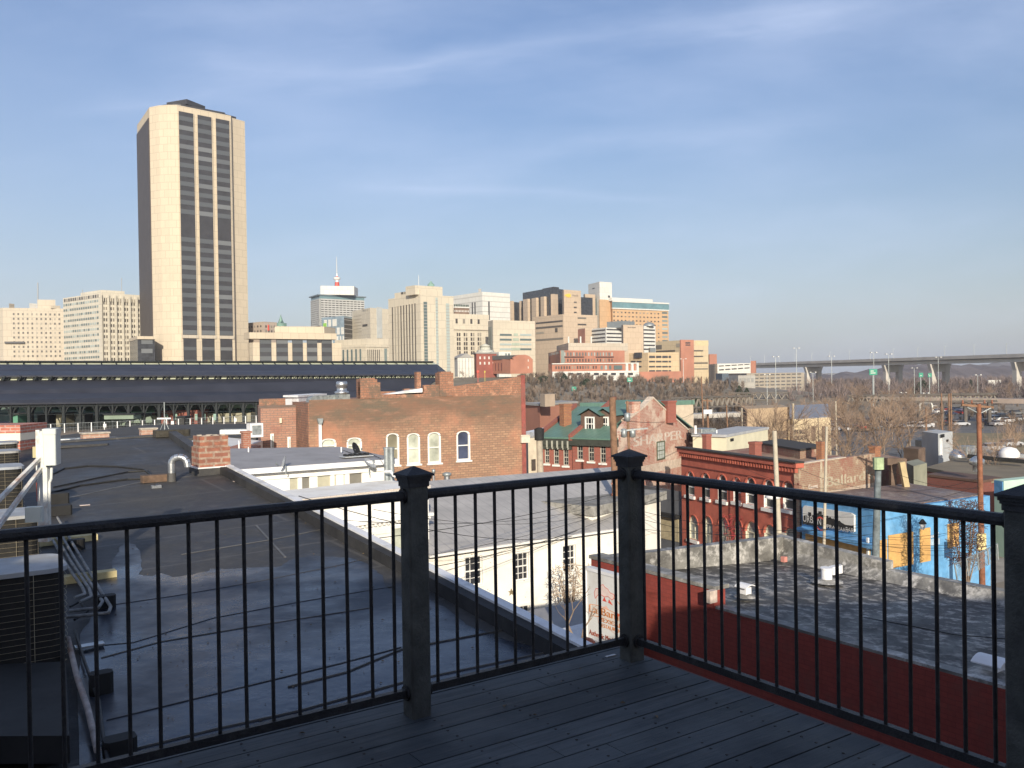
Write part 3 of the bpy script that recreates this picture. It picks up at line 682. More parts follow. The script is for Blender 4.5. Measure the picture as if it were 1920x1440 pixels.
# cant strip along parapets
def cant(a,b,side,z):
    q=[a,b,b+side*.35,a+side*.35]; return MB().add([(a.x,a.y,z+.25),(b.x,b.y,z+.25),(b.x+side.x*.3,b.y+side.y*.3,z+.01),(a.x+side.x*.3,a.y+side.y*.3,z+.01)],[(0,1,2,3)])
cant(K1,Kend,-UB,zr1+.0).build('cant_strip',M_par,rb)
m=MB(); 
p=at(1470,1045,23.6); m.obox(V2(p),UB,.06,.06,p.z-.12,p.z+.02); m.build('pink_patch',mat('pink_patch',(.6,.25,.2)),rb)
# corner knob / pipes near step
p=at(1334,1120,17.35); MB().obox(V2(p),UB,.10,.06,p.z-.1,p.z+.14).build('corner_block',mat('pale_mortar_block',(.55,.45,.38),.9,.2,9),rb)
def ventcap(px,py,Y,r,h,lab,style):
    p=at(px,py,Y); g=empty('roof_vent',(p.x,p.y,p.z),lab,'roof vent')
    if style:
        MB().tube(p,p+Vector((0,0,h)),r,n=14).build('vent_pipe',M_white,g)
        MB().tube(p+Vector((0,0,h)),p+Vector((0,0,h+.03)),r*1.15,n=14).build('vent_cap',M_white,g)
    else:
        MB().obox(V2(p),UB,r,r,p.z,p.z+h).build('vent_pipe',M_white,g)
        zt=p.z+h; c=V2(p); mb=MB(); w=r*1.9
        for k in range(6):
            a0=-1+2*k/6; a1=-1+2*(k+1)/6
            f=lambda a:(1-a*a)*r*.7
            q0=c+UB*w*a0; q1=c+UB*w*a1
            mb.hexa([tuple(q0-VB*w)+(zt+f(a0),),tuple(q1-VB*w)+(zt+f(a1),),tuple(q1+VB*w)+(zt+f(a1),),tuple(q0+VB*w)+(zt+f(a0),),tuple(q0-VB*w)+(zt+f(a0)+.02,),tuple(q1-VB*w)+(zt+f(a1)+.02,),tuple(q1+VB*w)+(zt+f(a1)+.02,),tuple(q0+VB*w)+(zt+f(a0)+.02,)])
        mb.build('vent_cap',M_white,g)
    MB().lathe((p.x,p.y,p.z+.0),[(r*3.0,.0),(r*2.3,.03),(r*1.2,.06)],n=10).build('tar_collar',M_par,g)
ventcap(1398,1118,18.8,.085,.20,'curved-cap white roof vent nearest the red wall',0)
ventcap(1550,1090,21.0,.13,.30,'plain white vent pipe in the middle of the tarred roof',1)
ventcap(1862,1262,13.6,.12,.16,'curved-cap white roof vent at the right end of the tarred roof',0)
def tarcable(pts,r,l):
    P=[]
    for x,y in pts:
        p=onz(x,y,zr1+.3); P.append(p)
    o=MB().path(P,r,n=4).build('cable',M_blk); tag(o,l,'cable')
tarcable([(1520,1148),(1620,1158),(1700,1172),(1790,1190),(1890,1198)],.012,'thin black cable running across the tarred roof')
p=at(1567,1068,22.2); o=MB().obox(V2(p),UB,.2,.08,p.z-.1,p.z+.1,ch=.03).build('flashing_lump',M_white); tag(o,'white lump of flashing against the parapet of the tarred roof','flashing')
# ---------- restaurant sign ----------
sL=at(1094,1130,20.1); d=VB
fS=Face(V2(sL),V2(sL)+VB*2.0,n=-UB)
sa,z1=fS.hit(1097,1062); sb,_=fS.hit(1172,1090); _,z0=fS.hit(1094,1196)
M_sign=mat('white_sign_panel',(0.78,0.78,0.76),.45,.05,2,stain=(.6,.58,.52),sc2=1)
M_sred=mat('sign_red',(0.75,.10,.07),.6,.15,4); M_spink=mat('sign_pink',(0.85,0.52,0.42),.6,.2,4); M_sorange=mat('sign_orange',(.80,.30,.10),.6,.2,4); M_sbrn=mat('sign_brown',(.42,.10,.06),.6,.2,4)
sg=empty('restaurant_sign',(sL.x,sL.y,z0),'tall white restaurant sign with faded red lettering beside the red wall','sign')
W_=fS.hit(1186,1120)[0]-sa; zt=z1
MB().panel(fS,sa,sa+W_,z0,zt,-.16,0).build('sign_panel',M_sign,sg)
m=MB()
for a,b_,c,d_ in ((sa,sa+W_,zt-.07,zt),(sa,sa+W_,z0,z0+.06),(sa,sa+.05,z0+.06,zt-.07),(sa+W_-.05,sa+W_,z0+.06,zt-.07)): m.panel(fS,a,b_,c,d_,0.0005,.022)
m.build('sign_frame',M_white,sg)
H_=zt-z0; cx=sa+W_*.46
def S(x,y): return (sa+W_*x, z0+H_*y)   # 0..1 sign space
def outl(pts,w,mt,name='emblem_line',closed=True):
    mb=MB(); P=[S(*p) for p in pts]
    if closed: P=P+[P[0]]
    for a,b_ in zip(P[:-1],P[1:]):
        dx,dz=b_[0]-a[0],b_[1]-a[1]; ln=math.hypot(dx,dz) or 1; nx,nz_=-dz/ln*w/2,dx/ln*w/2
        mb.quad(fS.p(a[0]+nx,a[1]+nz_,.006),fS.p(a[0]-nx,a[1]-nz_,.006),fS.p(b_[0]-nx,b_[1]-nz_,.006),fS.p(b_[0]+nx,b_[1]+nz_,.006))
    return mb.build(name,mt,sg)
def fillp(pts,mt,name,o=.004):
    return MB().add([fS.p(*S(*p),o) for p in pts],[tuple(range(len(pts)))]).build(name,mt,sg)
# figure emblem: hair flowers, round skirt outline, bow tie and lips, ribbon banner
hair=[(.22,.60),(.20,.68),(.24,.74),(.30,.75),(.33,.80),(.40,.82),(.44,.79),(.50,.78),(.54,.74),(.62,.73),(.64,.69),(.58,.65),(.50,.68),(.42,.66),(.34,.68),(.28,.66)]
fillp(hair,mat('sign_pale',(.85,.68,.62),.6,.1,4),'emblem_shape'); outl(hair,.012,M_sred)
outl([(.60,.70),(.72,.64),(.80,.56),(.83,.46)],.010,M_sorange,closed=False); outl([(.26,.65),(.25,.56),(.24,.50)],.010,M_spink,closed=False)
fillp([(.38,.60),(.42,.66),(.47,.60)],M_sred,'emblem_shape',.005); fillp([(.50,.60),(.52,.65),(.60,.58)],M_sred,'emblem_shape',.005)
fillp([(.62,.49),(.68,.50),(.75,.49),(.70,.44),(.66,.43)],M_sred,'emblem_shape',.005)
fillp([(.36,.50),(.46,.55),(.52,.50),(.48,.42),(.40,.40)],M_spink,'emblem_shape',.003)
ban=[(.08,.38),(.10,.50),(.30,.52),(.55,.50),(.80,.47),(.97,.40),(.93,.26),(.75,.31),(.50,.36),(.30,.37),(.14,.35)]
fillp(ban,mat('sign_cream',(.80,.72,.64),.6,.1,4),'banner',.0045); outl(ban,.012,M_sorange)
skirt=[(.26,.37),(.30,.24),(.45,.26),(.62,.22),(.78,.16),(.86,.20),(.88,.27)]
outl(skirt,.010,M_spink,closed=False)
text_on(sg,fS,'La Bamba',sa+W_*.50,z0+H_*.405,H_*.14,.0075,M_sorange,fit=W_*.84,arc=.035,bold=.008)
text_on(sg,fS,'MEXICAN',sa+W_*.55,z0+H_*.315,H_*.08,.0075,M_sorange,fit=W_*.5,arc=.03,bold=.004)
text_on(sg,fS,'RESTAURANT',sa+W_*.56,z0+H_*.245,H_*.07,.0075,M_sorange,fit=W_*.5,arc=.03,bold=.004)
text_on(sg,fS,'Authentic Mexican Cuisine',sa+W_*.53,z0+H_*.085,H_*.10,.0075,M_sbrn,fit=W_*.90,bold=.006)
MB().panel(fS,sa+.15,sa+.22,z0-8,z0-.001,-.12,-.05).build('sign_post',M_stand,sg); MB().panel(fS,sa+W_-.22,sa+W_-.15,z0-8,z0-.001,-.12,-.05).build('sign_post',M_stand,sg)
o=MB(); pp_=[at(1100,1200,15.5),at(1106,1202,15.4),at(1112,1208,15.3),at(1114,1216,15.2),at(1112,1224,15.2)]; o.path(pp_,.06,n=6); o=o.build('orange_pipe',mat('orange_plastic',(.55,.16,.07),.6,.15,4)); tag(o,'curved orange pipe poking up under the restaurant sign','pipe')

# ======================= white house with the grey metal roof =======================
M_wsh=mat('cream_stucco',(0.80,0.77,0.69),.85,.06,.8,stain=(.62,.56,.46),sc2=.5,bmp=.15)
def metalroof(name,c,along,step=.55):
    m,t,b=nodes(name); b.inputs['Roughness'].default_value=.45; b.inputs['Metallic'].default_value=.1
    n=nz(t,.7,det=7,rough=.7); col=mx(t,rng(t,n,.35,.65),tuple(x*.8 for x in c),tuple(min(1,x*1.1) for x in c))
    gm=t.nodes.new('ShaderNodeNewGeometry'); mp=t.nodes.new('ShaderNodeMapping'); t.links.new(gm.outputs['Position'],mp.inputs[0]); mp.inputs['Rotation'].default_value=(0,0,-math.atan2(along[1],along[0]))
    w=t.nodes.new('ShaderNodeTexWave'); w.wave_type='BANDS'; w.bands_direction='X'; w.wave_profile='SAW'; w.inputs['Scale'].default_value=0.3142/step; t.links.new(mp.outputs[0],w.inputs['Vector'])
    r=rng(t,w.outputs['Fac'],.93,.97); col=mx(t,r,col,tuple(x*.62 for x in c)); t.links.new(col,b.inputs['Base Color']); bump(t,b,w.outputs['Fac'],.3,.02)
    MC[name]=m; return m
M_grf=metalroof('grey_seam_roof',(0.44,0.42,0.39),UB)
wh=empty('white_house',(1,37,0),'white painted house with a grey standing seam roof across the side street','house')
ea=at(800,1036,35.5); eb=at(1153,990,41.0); ze=(ea.z+eb.z)/2
a=V2(ea); b_=V2(eb)
fH=Face(a,b_); 
s0w=0; Lh=fH.len
M_frw=mat('white_window_frame',(0.75,0.73,0.68),.6,.05,3); M_gl=glass('dark_glass',(0.025,0.027,0.032)); M_glv=glass('blind_glass',(0.42,0.44,0.36),.25)
wins=[prect(fH,872,904,1043,1098),prect(fH,964,991,1036,1088),prect(fH,1055,1079,1022,1072),prect(fH,963,993,1136,1200)]
MB().holes(fH,s0w,Lh,0,ze,wins,rev=.16).build('front_wall',M_wsh,wh)
def sash(par,f,w,fm,gm,rev=.10,cols=2,rows=4,fw=.05,surround=True):
    x0,x1,z0,z1=w; m=MB()
    if surround:
        e=MB()
        for q in ((x0-.07,x1+.07,z1,z1+.09),(x0-.07,x1+.07,z0-.08,z0)): e.panel(f,*q,0.002,.05)
        for q in ((x0-.07,x0,z0,z1),(x1,x1+.07,z0,z1)): e.panel(f,*q,0.002,.035)
        e.build('window_surround',fm,par)
    m.panel(f,x0,x0+fw,z0,z1,-rev,-rev+.045); m.panel(f,x1-fw,x1,z0,z1,-rev,-rev+.045); m.panel(f,x0+fw,x1-fw,z0,z0+fw,-rev,-rev+.045); m.panel(f,x0+fw,x1-fw,z1-fw,z1,-rev,-rev+.045)
    zm=(z0+z1)/2; m.panel(f,x0+fw,x1-fw,zm-fw*.5,zm+fw*.5,-rev,-rev+.05)
    for i in range(1,cols): xx=x0+(x1-x0)*i/cols; m.panel(f,xx-.012,xx+.012,z0+fw,zm-fw*.5,-rev+.005,-rev+.035); m.panel(f,xx-.012,xx+.012,zm+fw*.5,z1-fw,-rev+.005,-rev+.035)
    for j in range(1,rows):
        if j*2==rows: continue
        zz=z0+(z1-z0)*j/rows; m.panel(f,x0+fw,x1-fw,zz-.012,zz+.012,-rev+.006,-rev+.034)
    w_=m.build('window',fm,par)
    MB().panel(f,x0,x1,z0,z1,-rev-.03,-rev-.002).build('pane',gm,w_)
for w in wins: sash(wh,fH,w,M_frw,M_gl,cols=3,rows=4)
# roof
ra=V2(at(800,905,44.5)); rb_=V2(at(1180,874,50.5)); zrf=EYE-5.25
na=fH.n
ov=[a+na*.35-fH.t*.1,b_+na*.35+fH.t*.2,rb_,ra]
MB().add([tuple(ov[0])+(ze+.02,),tuple(ov[1])+(ze+.02,),tuple(ov[2])+(zrf,),tuple(ov[3])+(zrf,), tuple(ov[0])+(ze-.06,),tuple(ov[1])+(ze-.06,),tuple(ov[2])+(zrf-.1,),tuple(ov[3])+(zrf-.1,)],[(0,1,2,3),(7,6,5,4),(4,5,1,0),(5,6,2,1),(6,7,3,2),(7,4,0,3)]).build('roof',M_grf,wh)
MB().beam(tuple(ov[0]+na*.06)+(ze-.04,),tuple(ov[1]+na*.06)+(ze-.04,),.10,.09).build('gutter',M_frw,wh)
MB().prism([a+fH.t*.02-fH.n*.3,b_-fH.n*.3,rb_,ra],0,[ze-.1,ze-.1,zrf-.15,zrf-.15]).build('side_walls',M_wsh,wh)
s_,z_=fH.hit(958,1110); 
st5=[]
for k in range(10):
    r=.16 if k%2==0 else .07; an=math.pi/2+k*math.pi/5; st5.append((s_+r*math.cos(an),z_+r*math.sin(an)))
MB().poly(fH,st5,.01,.05).build('barn_star',mat('old_bronze',(.22,.17,.10),.7),wh)
# right-hand tall false front (1110-1235)
c0=at(1110,952,41.2); c1=at(1238,930,46.0)
fR=Face(V2(c0),V2(c1)); zt_=c0.z+.1
w2=empty('white_corner_store',(6,44,0),'white walled corner building with a stained grey parapet behind the brown pole','building')
MB().prism([fR.P,fR.Q,fR.Q-fR.n*7,fR.P-fR.n*7],0,zt_-.45).build('wall',M_wsh,w2)
M_pst=mat('stained_concrete',(0.30,0.29,0.26),.9,.3,2.5,stain=(.10,.09,.08),sc2=1.5)
MB().prism([fR.P+fR.n*.25-fR.t*.2,fR.Q+fR.n*.25+fR.t*.25,fR.Q-fR.n*7,fR.P-fR.n*7-fR.t*.2],zt_-.449,zt_).build('parapet',M_pst,w2)
s_,z_=fR.hit(1143,1012); e=[(s_+.35*math.cos(i*math.pi/8)*.8,z_+.5*math.sin(i*math.pi/8)) for i in range(16)]
MB().poly(fR,e,.01,.05).build('wall_plaque',mat('dark_plaque',(.16,.13,.10),.8,.3,3),w2)
m=MB()
for i in range(5): zz=zt_-1.2-.9*i; m.panel(fR,.1,fR.len-.1,zz,zz+.015,.003,.012)
m.build('wall_seams',mat('seam_tan',(.45,.38,.30)),w2)
# carport roof and small white roof in front
p0=onz(1000,1150,8.2)
def flatslab(pts,z,th,name,mt,label,cat):
    P=[V2(onz(x,y,z)) for x,y in pts]; o=MB().prism(P,z-th,z).build(name,mt); tag(o,label,cat); return o
flatslab([(985,1146),(1090,1126),(1105,1178),(1035,1178)],6.9,.25,'grey_porch_roof',mat('grey_porch',(.32,.31,.30),.7,.1,1),'flat grey porch roof in front of the white house','porch roof')
flatslab([(1030,1184),(1095,1168),(1150,1215),(1075,1228)],7.4,.3,'white_shed_roof',M_white,'small white shed roof below the restaurant sign','shed roof')
# ======================= white row building (left-middle) =======================
wr=empty('white_row_building',(-8,38,0),'long white row building with a flat grey roof and attic windows','building')
ra0=at(405,886,36.0); rb0=at(722,866,40.0); zf=(ra0.z+rb0.z)/2
fA=Face(V2(ra0),V2(rb0)); 
M_wh2=mat('white_painted_wall',(0.84,0.83,0.79),.8,.05,1,stain=(.66,.62,.55),sc2=.7)
ws=[(543,560,895,921),(566,582,893,920),(595,621,891,917),(627,632,890,915),(644,648,889,911),(655,680,886,909)]
wr_=[prect(fA,*q) for q in ws]
MB().holes(fA,0,fA.len,4,zf,wr_,rev=.10).build('front_wall',M_wh2,wr)
M_blind=mat('tan_blind',(.42,.40,.30),.5,.1,2,spec=.6); M_blind2=mat('dark_blind',(.20,.19,.16),.4,.1,2,spec=.6)
for i,q in enumerate(wr_):
    x0,x1,z0,z1=q; m=MB()
    for g in ((x0,x0+.03,z0,z1),(x1-.03,x1,z0,z1),(x0+.03,x1-.03,z0,z0+.03),(x0+.03,x1-.03,z1-.03,z1)): m.panel(fA,*g,-.08,-.04)
    w_=m.build('window',M_frw,wr); MB().panel(fA,x0,x1,z0,z1,-.12,-.081).build('pane',M_blind2 if i in(1,5) else M_blind,w_)
q0=V2(at(425,846,46.5)); q1=V2(at(650,838,51.0))
M_gr2=mat('grey_flat_roof',(0.33,0.32,0.32),.7,.08,1.0,stain=(.25,.24,.23),sc2=.6)
zb_=zf-.05
rp=[fA.P+fA.n*.4-fA.t*.3,fA.Q+fA.n*.4+fA.t*.45,fA.Q-fA.n*6.5+fA.t*.45,fA.P-fA.n*10-fA.t*.3]
MB().prism(rp,zf+.001,[zf+.13,zf+.13,zf-.0+.25,zf+.35]).build('roof',M_gr2,wr)
MB().panel(fA,-.3,fA.len+.45,zf-.10,zf+.12,.401,.46).build('eave_fascia',M_white,wr)
MB().panel(fA,.02,fA.len-.02,zf-.42,zf-.34,0.002,.08).build('wall_moulding',M_wh2,wr)
MB().prism([fA.P-fA.n*.2,fA.Q-fA.n*.2,fA.Q-fA.n*6,fA.P-fA.n*6],0,zf-.03).build('rear_walls',M_wh2,wr)
# lower front block with brick-topped parapet, cornice lines
fB=Face(V2(at(560,936,33.0)),V2(at(803,908,36.8))); zB=at(680,923,34.9).z
M_wbk=brick('whitewashed_brick',(.68,.63,.56),(.74,.70,.63),(.56,.47,.39),w=.26,h=.09,ms=.02,sc=1,var=.3,bmp=.5)
MB().prism([fB.P-fB.t*4,fB.Q,fB.Q-fB.n*3.0,fB.P-fB.n*3.0-fB.t*4],0,zB).build('lower_wall',M_wh2,wr)
MB().panel(fB,-4,fB.len+.05,zB-.42,zB+.02,.002,.10).build('parapet',M_wbk,wr)
MB().panel(fB,-4,fB.len+.12,zB-1.25,zB-1.13,.002,.22).build('cornice',M_wh2,wr)
m=MB()
for i in range(60):
    s=-4+i*.20
    if s<fB.len: m.panel(fB,s,s+.09,zB-1.38,zB-1.251,.002,.14)
m.build('cornice_brackets',M_wh2,wr)
m=MB()
for k in range(14): z=zB-1.75-.24*k; m.panel(fB,-3.9,fB.len-.1,z,z+.018,.002,.02)
m.build('siding',mat('siding_line',(.62,.58,.5)),wr)
for q in ((735,753,990,1028),(690,700,1002,1030)):
    w=prect(fB,*q); m=MB().panel(fB,w[0]-.08,w[1]+.08,w[2]-.08,w[3]+.08,.002,.06).build('window',M_frw,wr); MB().panel(fB,w[0],w[1],w[2],w[3],.061,.07).build('pane',M_glv,m)
p=at(762,880,38.5); 
for i,(px,l) in enumerate(((725,'grey twin flue pipe beside the white roof, left one'),(734,'grey twin flue pipe beside the white roof, right one'))):
    p=at(px,866,38.9); o=empty('flue_pipe',(p.x,p.y,p.z-1),l,'flue'); MB().tube((p.x,p.y,p.z-1.2),(p.x,p.y,p.z+.55),.12,n=12).build('pipe',M_galvd,o); MB().tube((p.x,p.y,p.z+.551),(p.x,p.y,p.z+.64),.15,n=12).build('pipe_cap',M_galvd,o)
m=MB(); pts=[at(722,884,38.2),at(733,884,38),at(738,892,37.8),at(750,897,37.6)]; m.path(pts,.06,n=6); o=m.build('drain_pipe',M_white); tag(o,'white drain elbow beside the twin flues','pipe')
# dishes
def dish(px,py,Y,r,lab,rot=0.0,tilt=.5,dark=False):
    p=at(px,py,Y); g=empty('satellite_dish',(p.x,p.y,p.z-.4),lab,'satellite dish')
    n=Vector((math.sin(rot)*math.cos(tilt),-math.cos(rot)*math.cos(tilt),math.sin(tilt))); a_=n.orthogonal().normalized(); b2=n.cross(a_)
    m=MB(); vs=[p-n*r*.22]; 
    for k in (1,2,3):
        for i in range(16): t_=i*math.pi/8; q=k/3; vs.append(p-n*r*.22*(1-q*q)+a_*(r*q*math.cos(t_))+b2*(r*q*1.1*math.sin(t_)))
    fs=[(0,1+i,1+(i+1)%16) for i in range(16)]
    for k in range(2): fs+=[(1+k*16+i,1+(k+1)*16+i,1+(k+1)*16+(i+1)%16,1+k*16+(i+1)%16) for i in range(16)]
    m.add(vs,fs,True); m.build('reflector',M_stand if dark else M_acg,g)
    MB().path([p-n*r*.2,p-n*r*.35-Vector((0,0,.15)),p-n*r*.3-Vector((0,0,.45))],.025,n=5).build('mast',M_galvd,g)
    h=MB(); h.tube(p-b2*r*(1 if b2.z>0 else -1),p+n*r*.9-Vector((0,0,.1)),.014,n=4); h.tube(p+n*r*.9-Vector((0,0,.1))-a_*.05,p+n*r*.9-Vector((0,0,.1))+a_*.05,.035,n=6); h.build('feed_arm',M_galvd,g)
dish(531,868,36.9,.33,'satellite dish at the eave of the white row building, left one',-1.2,.3)
dish(694,868,39.0,.30,'satellite dish at the eave of the white row building, right one',1.2,.9)
dish(668,842,42.5,.34,'dark satellite dish mounted on a ballast rack on the grey roof',1.3,.35,True)
p=onz(668,856,zf+.2); m=MB(); m.obox(V2(p),UB,.7,.35,p.z,p.z+.05); o=m.build('ballast_tray',M_acg); tag(o,'pale ballast tray under the dark satellite dish','tray')
m=MB()
for i in range(5): c=V2(p)+UB*(-.5+.25*i); m.obox(c,UB,.07,.2,p.z+.051,p.z+.13,ch=.02)
o=m.build('ballast_blocks',M_stand); tag(o,'row of dark ballast blocks in the tray on the grey roof','block')
for k,(px,l) in enumerate(((466,'thin white vent stub on the grey roof, the left one'),(640,'thin vent stub on the grey roof, the right one'))):
    p=onz(px,848,zf+.25); o=MB().tube(p,p+Vector((0,0,.25)),.035).build('vent_stub',M_white); tag(o,l,'vent')
m=MB(); P=[onz(x,y,zf+.22) for x,y in ((625,838),(660,850),(690,848),(718,862))]; m.path(P,.015,n=4); o=m.build('cable',M_stand); tag(o,'dark cable lying across the grey flat roof to the dark dish','cable')
# patio chair hoops
m=MB()
for cx_ in (667,700):
    P=[at(cx_+dx,926-10*math.sin(math.pi*(dx+12)/24) if abs(dx)<=12 else 926,36.2) for dx in range(-12,13,4)]; m.path(P,.02,n=4)
for cx_ in (694,700,706): m.tube(at(cx_,917,36.2),at(cx_,926,36.2),.012,n=4)
o=m.build('wire_chair_backs',mat('tan_wire2',(.45,.36,.25))); tag(o,'pair of curved wire chair backs on the ledge of the white row building','chairs')
# small roofs between: white low roofs at 415-490
o=bld('low_white_house','low white roofed brick house left of the big brick building','house',(330,808,58),(432,845,52),(492,800,60),0,mat('white_low_roof',(.72,.72,.70),.7,.05,1)); 
m=MB(); fq=o.R; 
b2=empty('brick_lean_to',(-15,50,0),'low brick lean-to wall with a white coped roof, left of the big brick building','building')
pA=at(433,852,49); pB=at(489,835,55)
prism4(V2(pA),V2(pB),Vector((0.6,-.8))*-1,3.0,0,pA.z,pB.z).build('wall',brick('lean_brick',(.40,.16,.10),(.34,.14,.09),(.4,.3,.25),w=.3,h=.12),b2)
p=at(461,812,52); o=empty('chimney',(p.x,p.y,p.z-1.5),'small red brick chimney on the lean-to','chimney'); MB().obox(V2(p),UB,.22,.22,p.z-1.6,p.z).build('stack',MC['lean_brick'],o); MB().obox(V2(p),UB,.28,.28,p.z+.001,p.z+.12).build('chimney_cap',MC['lean_brick'],o)
p=at(478,806,56); o=empty('roof_condenser',(p.x,p.y,p.z-.5),'white air conditioning box behind the small chimney','air conditioner'); MB().obox(V2(p),UB,.42,.4,p.z-.45,p.z+.42,ch=.03).build('casing',M_white,o); MB().obox(V2(p)-V2((0,.0)),UB,.30,.405,p.z-.3,p.z+.3).build('grille',M_galvd,o)
for px,py,l in ((421,812,'thin white vent on the low white roof, left'),(448,826,'thin white vent on the low white roof, right')):
    p=at(px,py,53); o=MB().tube(p-Vector((0,0,.5)),p,.05).build('vent_stub',M_white); tag(o,l,'vent')

# ======================= big brick building =======================
M_bk=brick('orange_brick',(0.45,0.275,0.17),(0.29,0.165,0.11),(0.20,0.135,0.10),w=.42,h=.165,ms=.026,var=.7,sc=.3,dirt=(0.44,.20,.12),lo=.5,hi=.66,top=(EYE-3.3,1.4))
M_bkd=brick('old_dark_brick',(0.40,0.19,0.115),(0.33,0.16,0.10),(0.18,0.13,0.10),w=.42,h=.165,ms=.028,var=.8,sc=.6,dirt=(0.12,.10,.075),dirt2=(.45,.24,.15),lo=.5,hi=.6)
bb=empty('brick_warehouse',(-6,62,0),'large orange brick building with stepped parapets and chimneys in the centre','building')
BL=V2(at(580,800,57.5)); BR=V2(at(978,800,64.2)); fK=Face(BL,BR)
def zk(px,py): return fK.hit(px,py)[1]
def sk(px): return fK.hit(px,790)[0]
W4=[(724,749,843,870,1),(763,788,839.5,870,0),(802,826,837,867,0),(857,881,834.5,862,2)]
holes=[]; 
wl=[(601,631,822,850,0),(650,679,820,850,0),(724,749,812,872,1),(763,788,812,870,0),(802,827,810,868,0),(856,882,807.5,863,2)]
hr=[prect(fK,*w[:4]) for w in wl]
def sh(h): return (h[0],h[1],h[2],h[3])
ztop=zk(780,745)
MB().holes(fK,0,fK.len,0,ztop,hr,rev=.22).build('front_wall',M_bk,bb)
# parapet sections (dark weathered brick on top)
th=.45
def par(x0,x1,yt0,yt1,mt=M_bkd,zb=None,o=0,name='parapet',t=th):
    a=sk(x0); b_=sk(x1); za=zk(x0,yt0); zz=zk(x1,yt1); zb=ztop if zb is None else zb
    P=[fK.p(a,0,o),fK.p(b_,0,o),fK.p(b_,0,-t),fK.p(a,0,-t)]
    vs=[(P[0].x,P[0].y,zb),(P[1].x,P[1].y,zb),(P[2].x,P[2].y,zb),(P[3].x,P[3].y,zb),(P[0].x,P[0].y,za),(P[1].x,P[1].y,zz),(P[2].x,P[2].y,zz),(P[3].x,P[3].y,za)]
    return MB().hexa(vs).build(name,mt,bb)
zt0=ztop; par(795,985,733,704.5)   # right high part
par(708,795,741,738.5,mt=M_bkd)
ztL=zk(630,752)
# the left part is lower: cut by building separate lower section below ztop is fine
par(676,708,711,711,name='chimney',o=.06,t=.9); par(676,714,716,716.5,name='chimney',o=.03)
par(825,851,699,699,name='chimney',o=.05,t=.8); par(787,795,697,697,name='chimney',o=-.5,t=.95); par(768,790,729,729,name='rear_parapet',o=-1.0,t=1.4); par(700,768,735,734,name='rear_parapet',o=-3.0,t=3.3)
par(797,826,722,721,name='chimney_shoulder',o=-.1,t=.4)
m=MB()
for x0,x1,y in ((678,707,708.7),(826,850,696.5)):
    a=sk(x0);b_=sk(x1); m.panel(fK,a+.1,b_-.1,zk((x0+x1)/2,y+2.6),zk((x0+x1)/2,y),-.8,0.0)
m.build('chimney_cap',M_bkd,bb)
# weathered band below the parapet, proud of wall by 3 mm following a ragged edge
rr=random.Random(21); pts=[(0,ztop)]; n=60
sR=fK.len
pts=[(sR*i/n, ztop-1.5-.9*math.sin(i*.23)**2-rr.random()*.35-(1.2 if 18<i<30 else 0)) for i in range(n+1)]
m=MB()
for i in range(n): m.add([fK.p(pts[i][0],pts[i][1],.004),fK.p(pts[i+1][0],pts[i+1][1],.004),fK.p(pts[i+1][0],ztop,.004),fK.p(pts[i][0],ztop,.004)],[(0,1,2,3)])
pass
# white coping wedge
a=sk(724);b_=sk(794); MB().add([fK.p(a,zk(724,739.5),-.1),fK.p(b_,zk(794,735.5),-.1),fK.p(b_,zk(794,728),-.1),fK.p(a,zk(724,739.5),-1.0),fK.p(b_,zk(794,735.5),-1.0),fK.p(b_,zk(794,728),-1.0)],[(0,1,2),(5,4,3),(0,2,5,3),(1,4,5,2),(0,3,4,1)]).build('white_flashing',M_white,bb)
# right end strip in dark red, roof, body
eR=fK.Q; BB=eR-fK.n*9
MB().panel(fK,fK.len,fK.len+.33,0,zk(985,703.5),-.6,.03).build('end_pilaster',mat('dark_red_paint',(0.27,0.075,0.06),.8,.2,3,stain=(.2,.1,.08),sc2=1),bb)
MB().panel(fK,fK.len-.15,fK.len+.55,zk(980,830),zk(980,816),.031,.25).build('corbel_stone',mat('pale_stone',(.62,.56,.46),.8,.1,3),bb)
MB().panel(fK,fK.len-.2,fK.len+.5,zk(980,817),zk(980,815),.251,.3).build('corbel_cap',mat('pale_stone',(.62,.56,.46)),bb)
MB().prism([fK.P-fK.n*.3,fK.Q-fK.n*.3,fK.Q-fK.n*13,fK.P-fK.n*13],0,ztop-.2).build('body',M_bkd,bb)
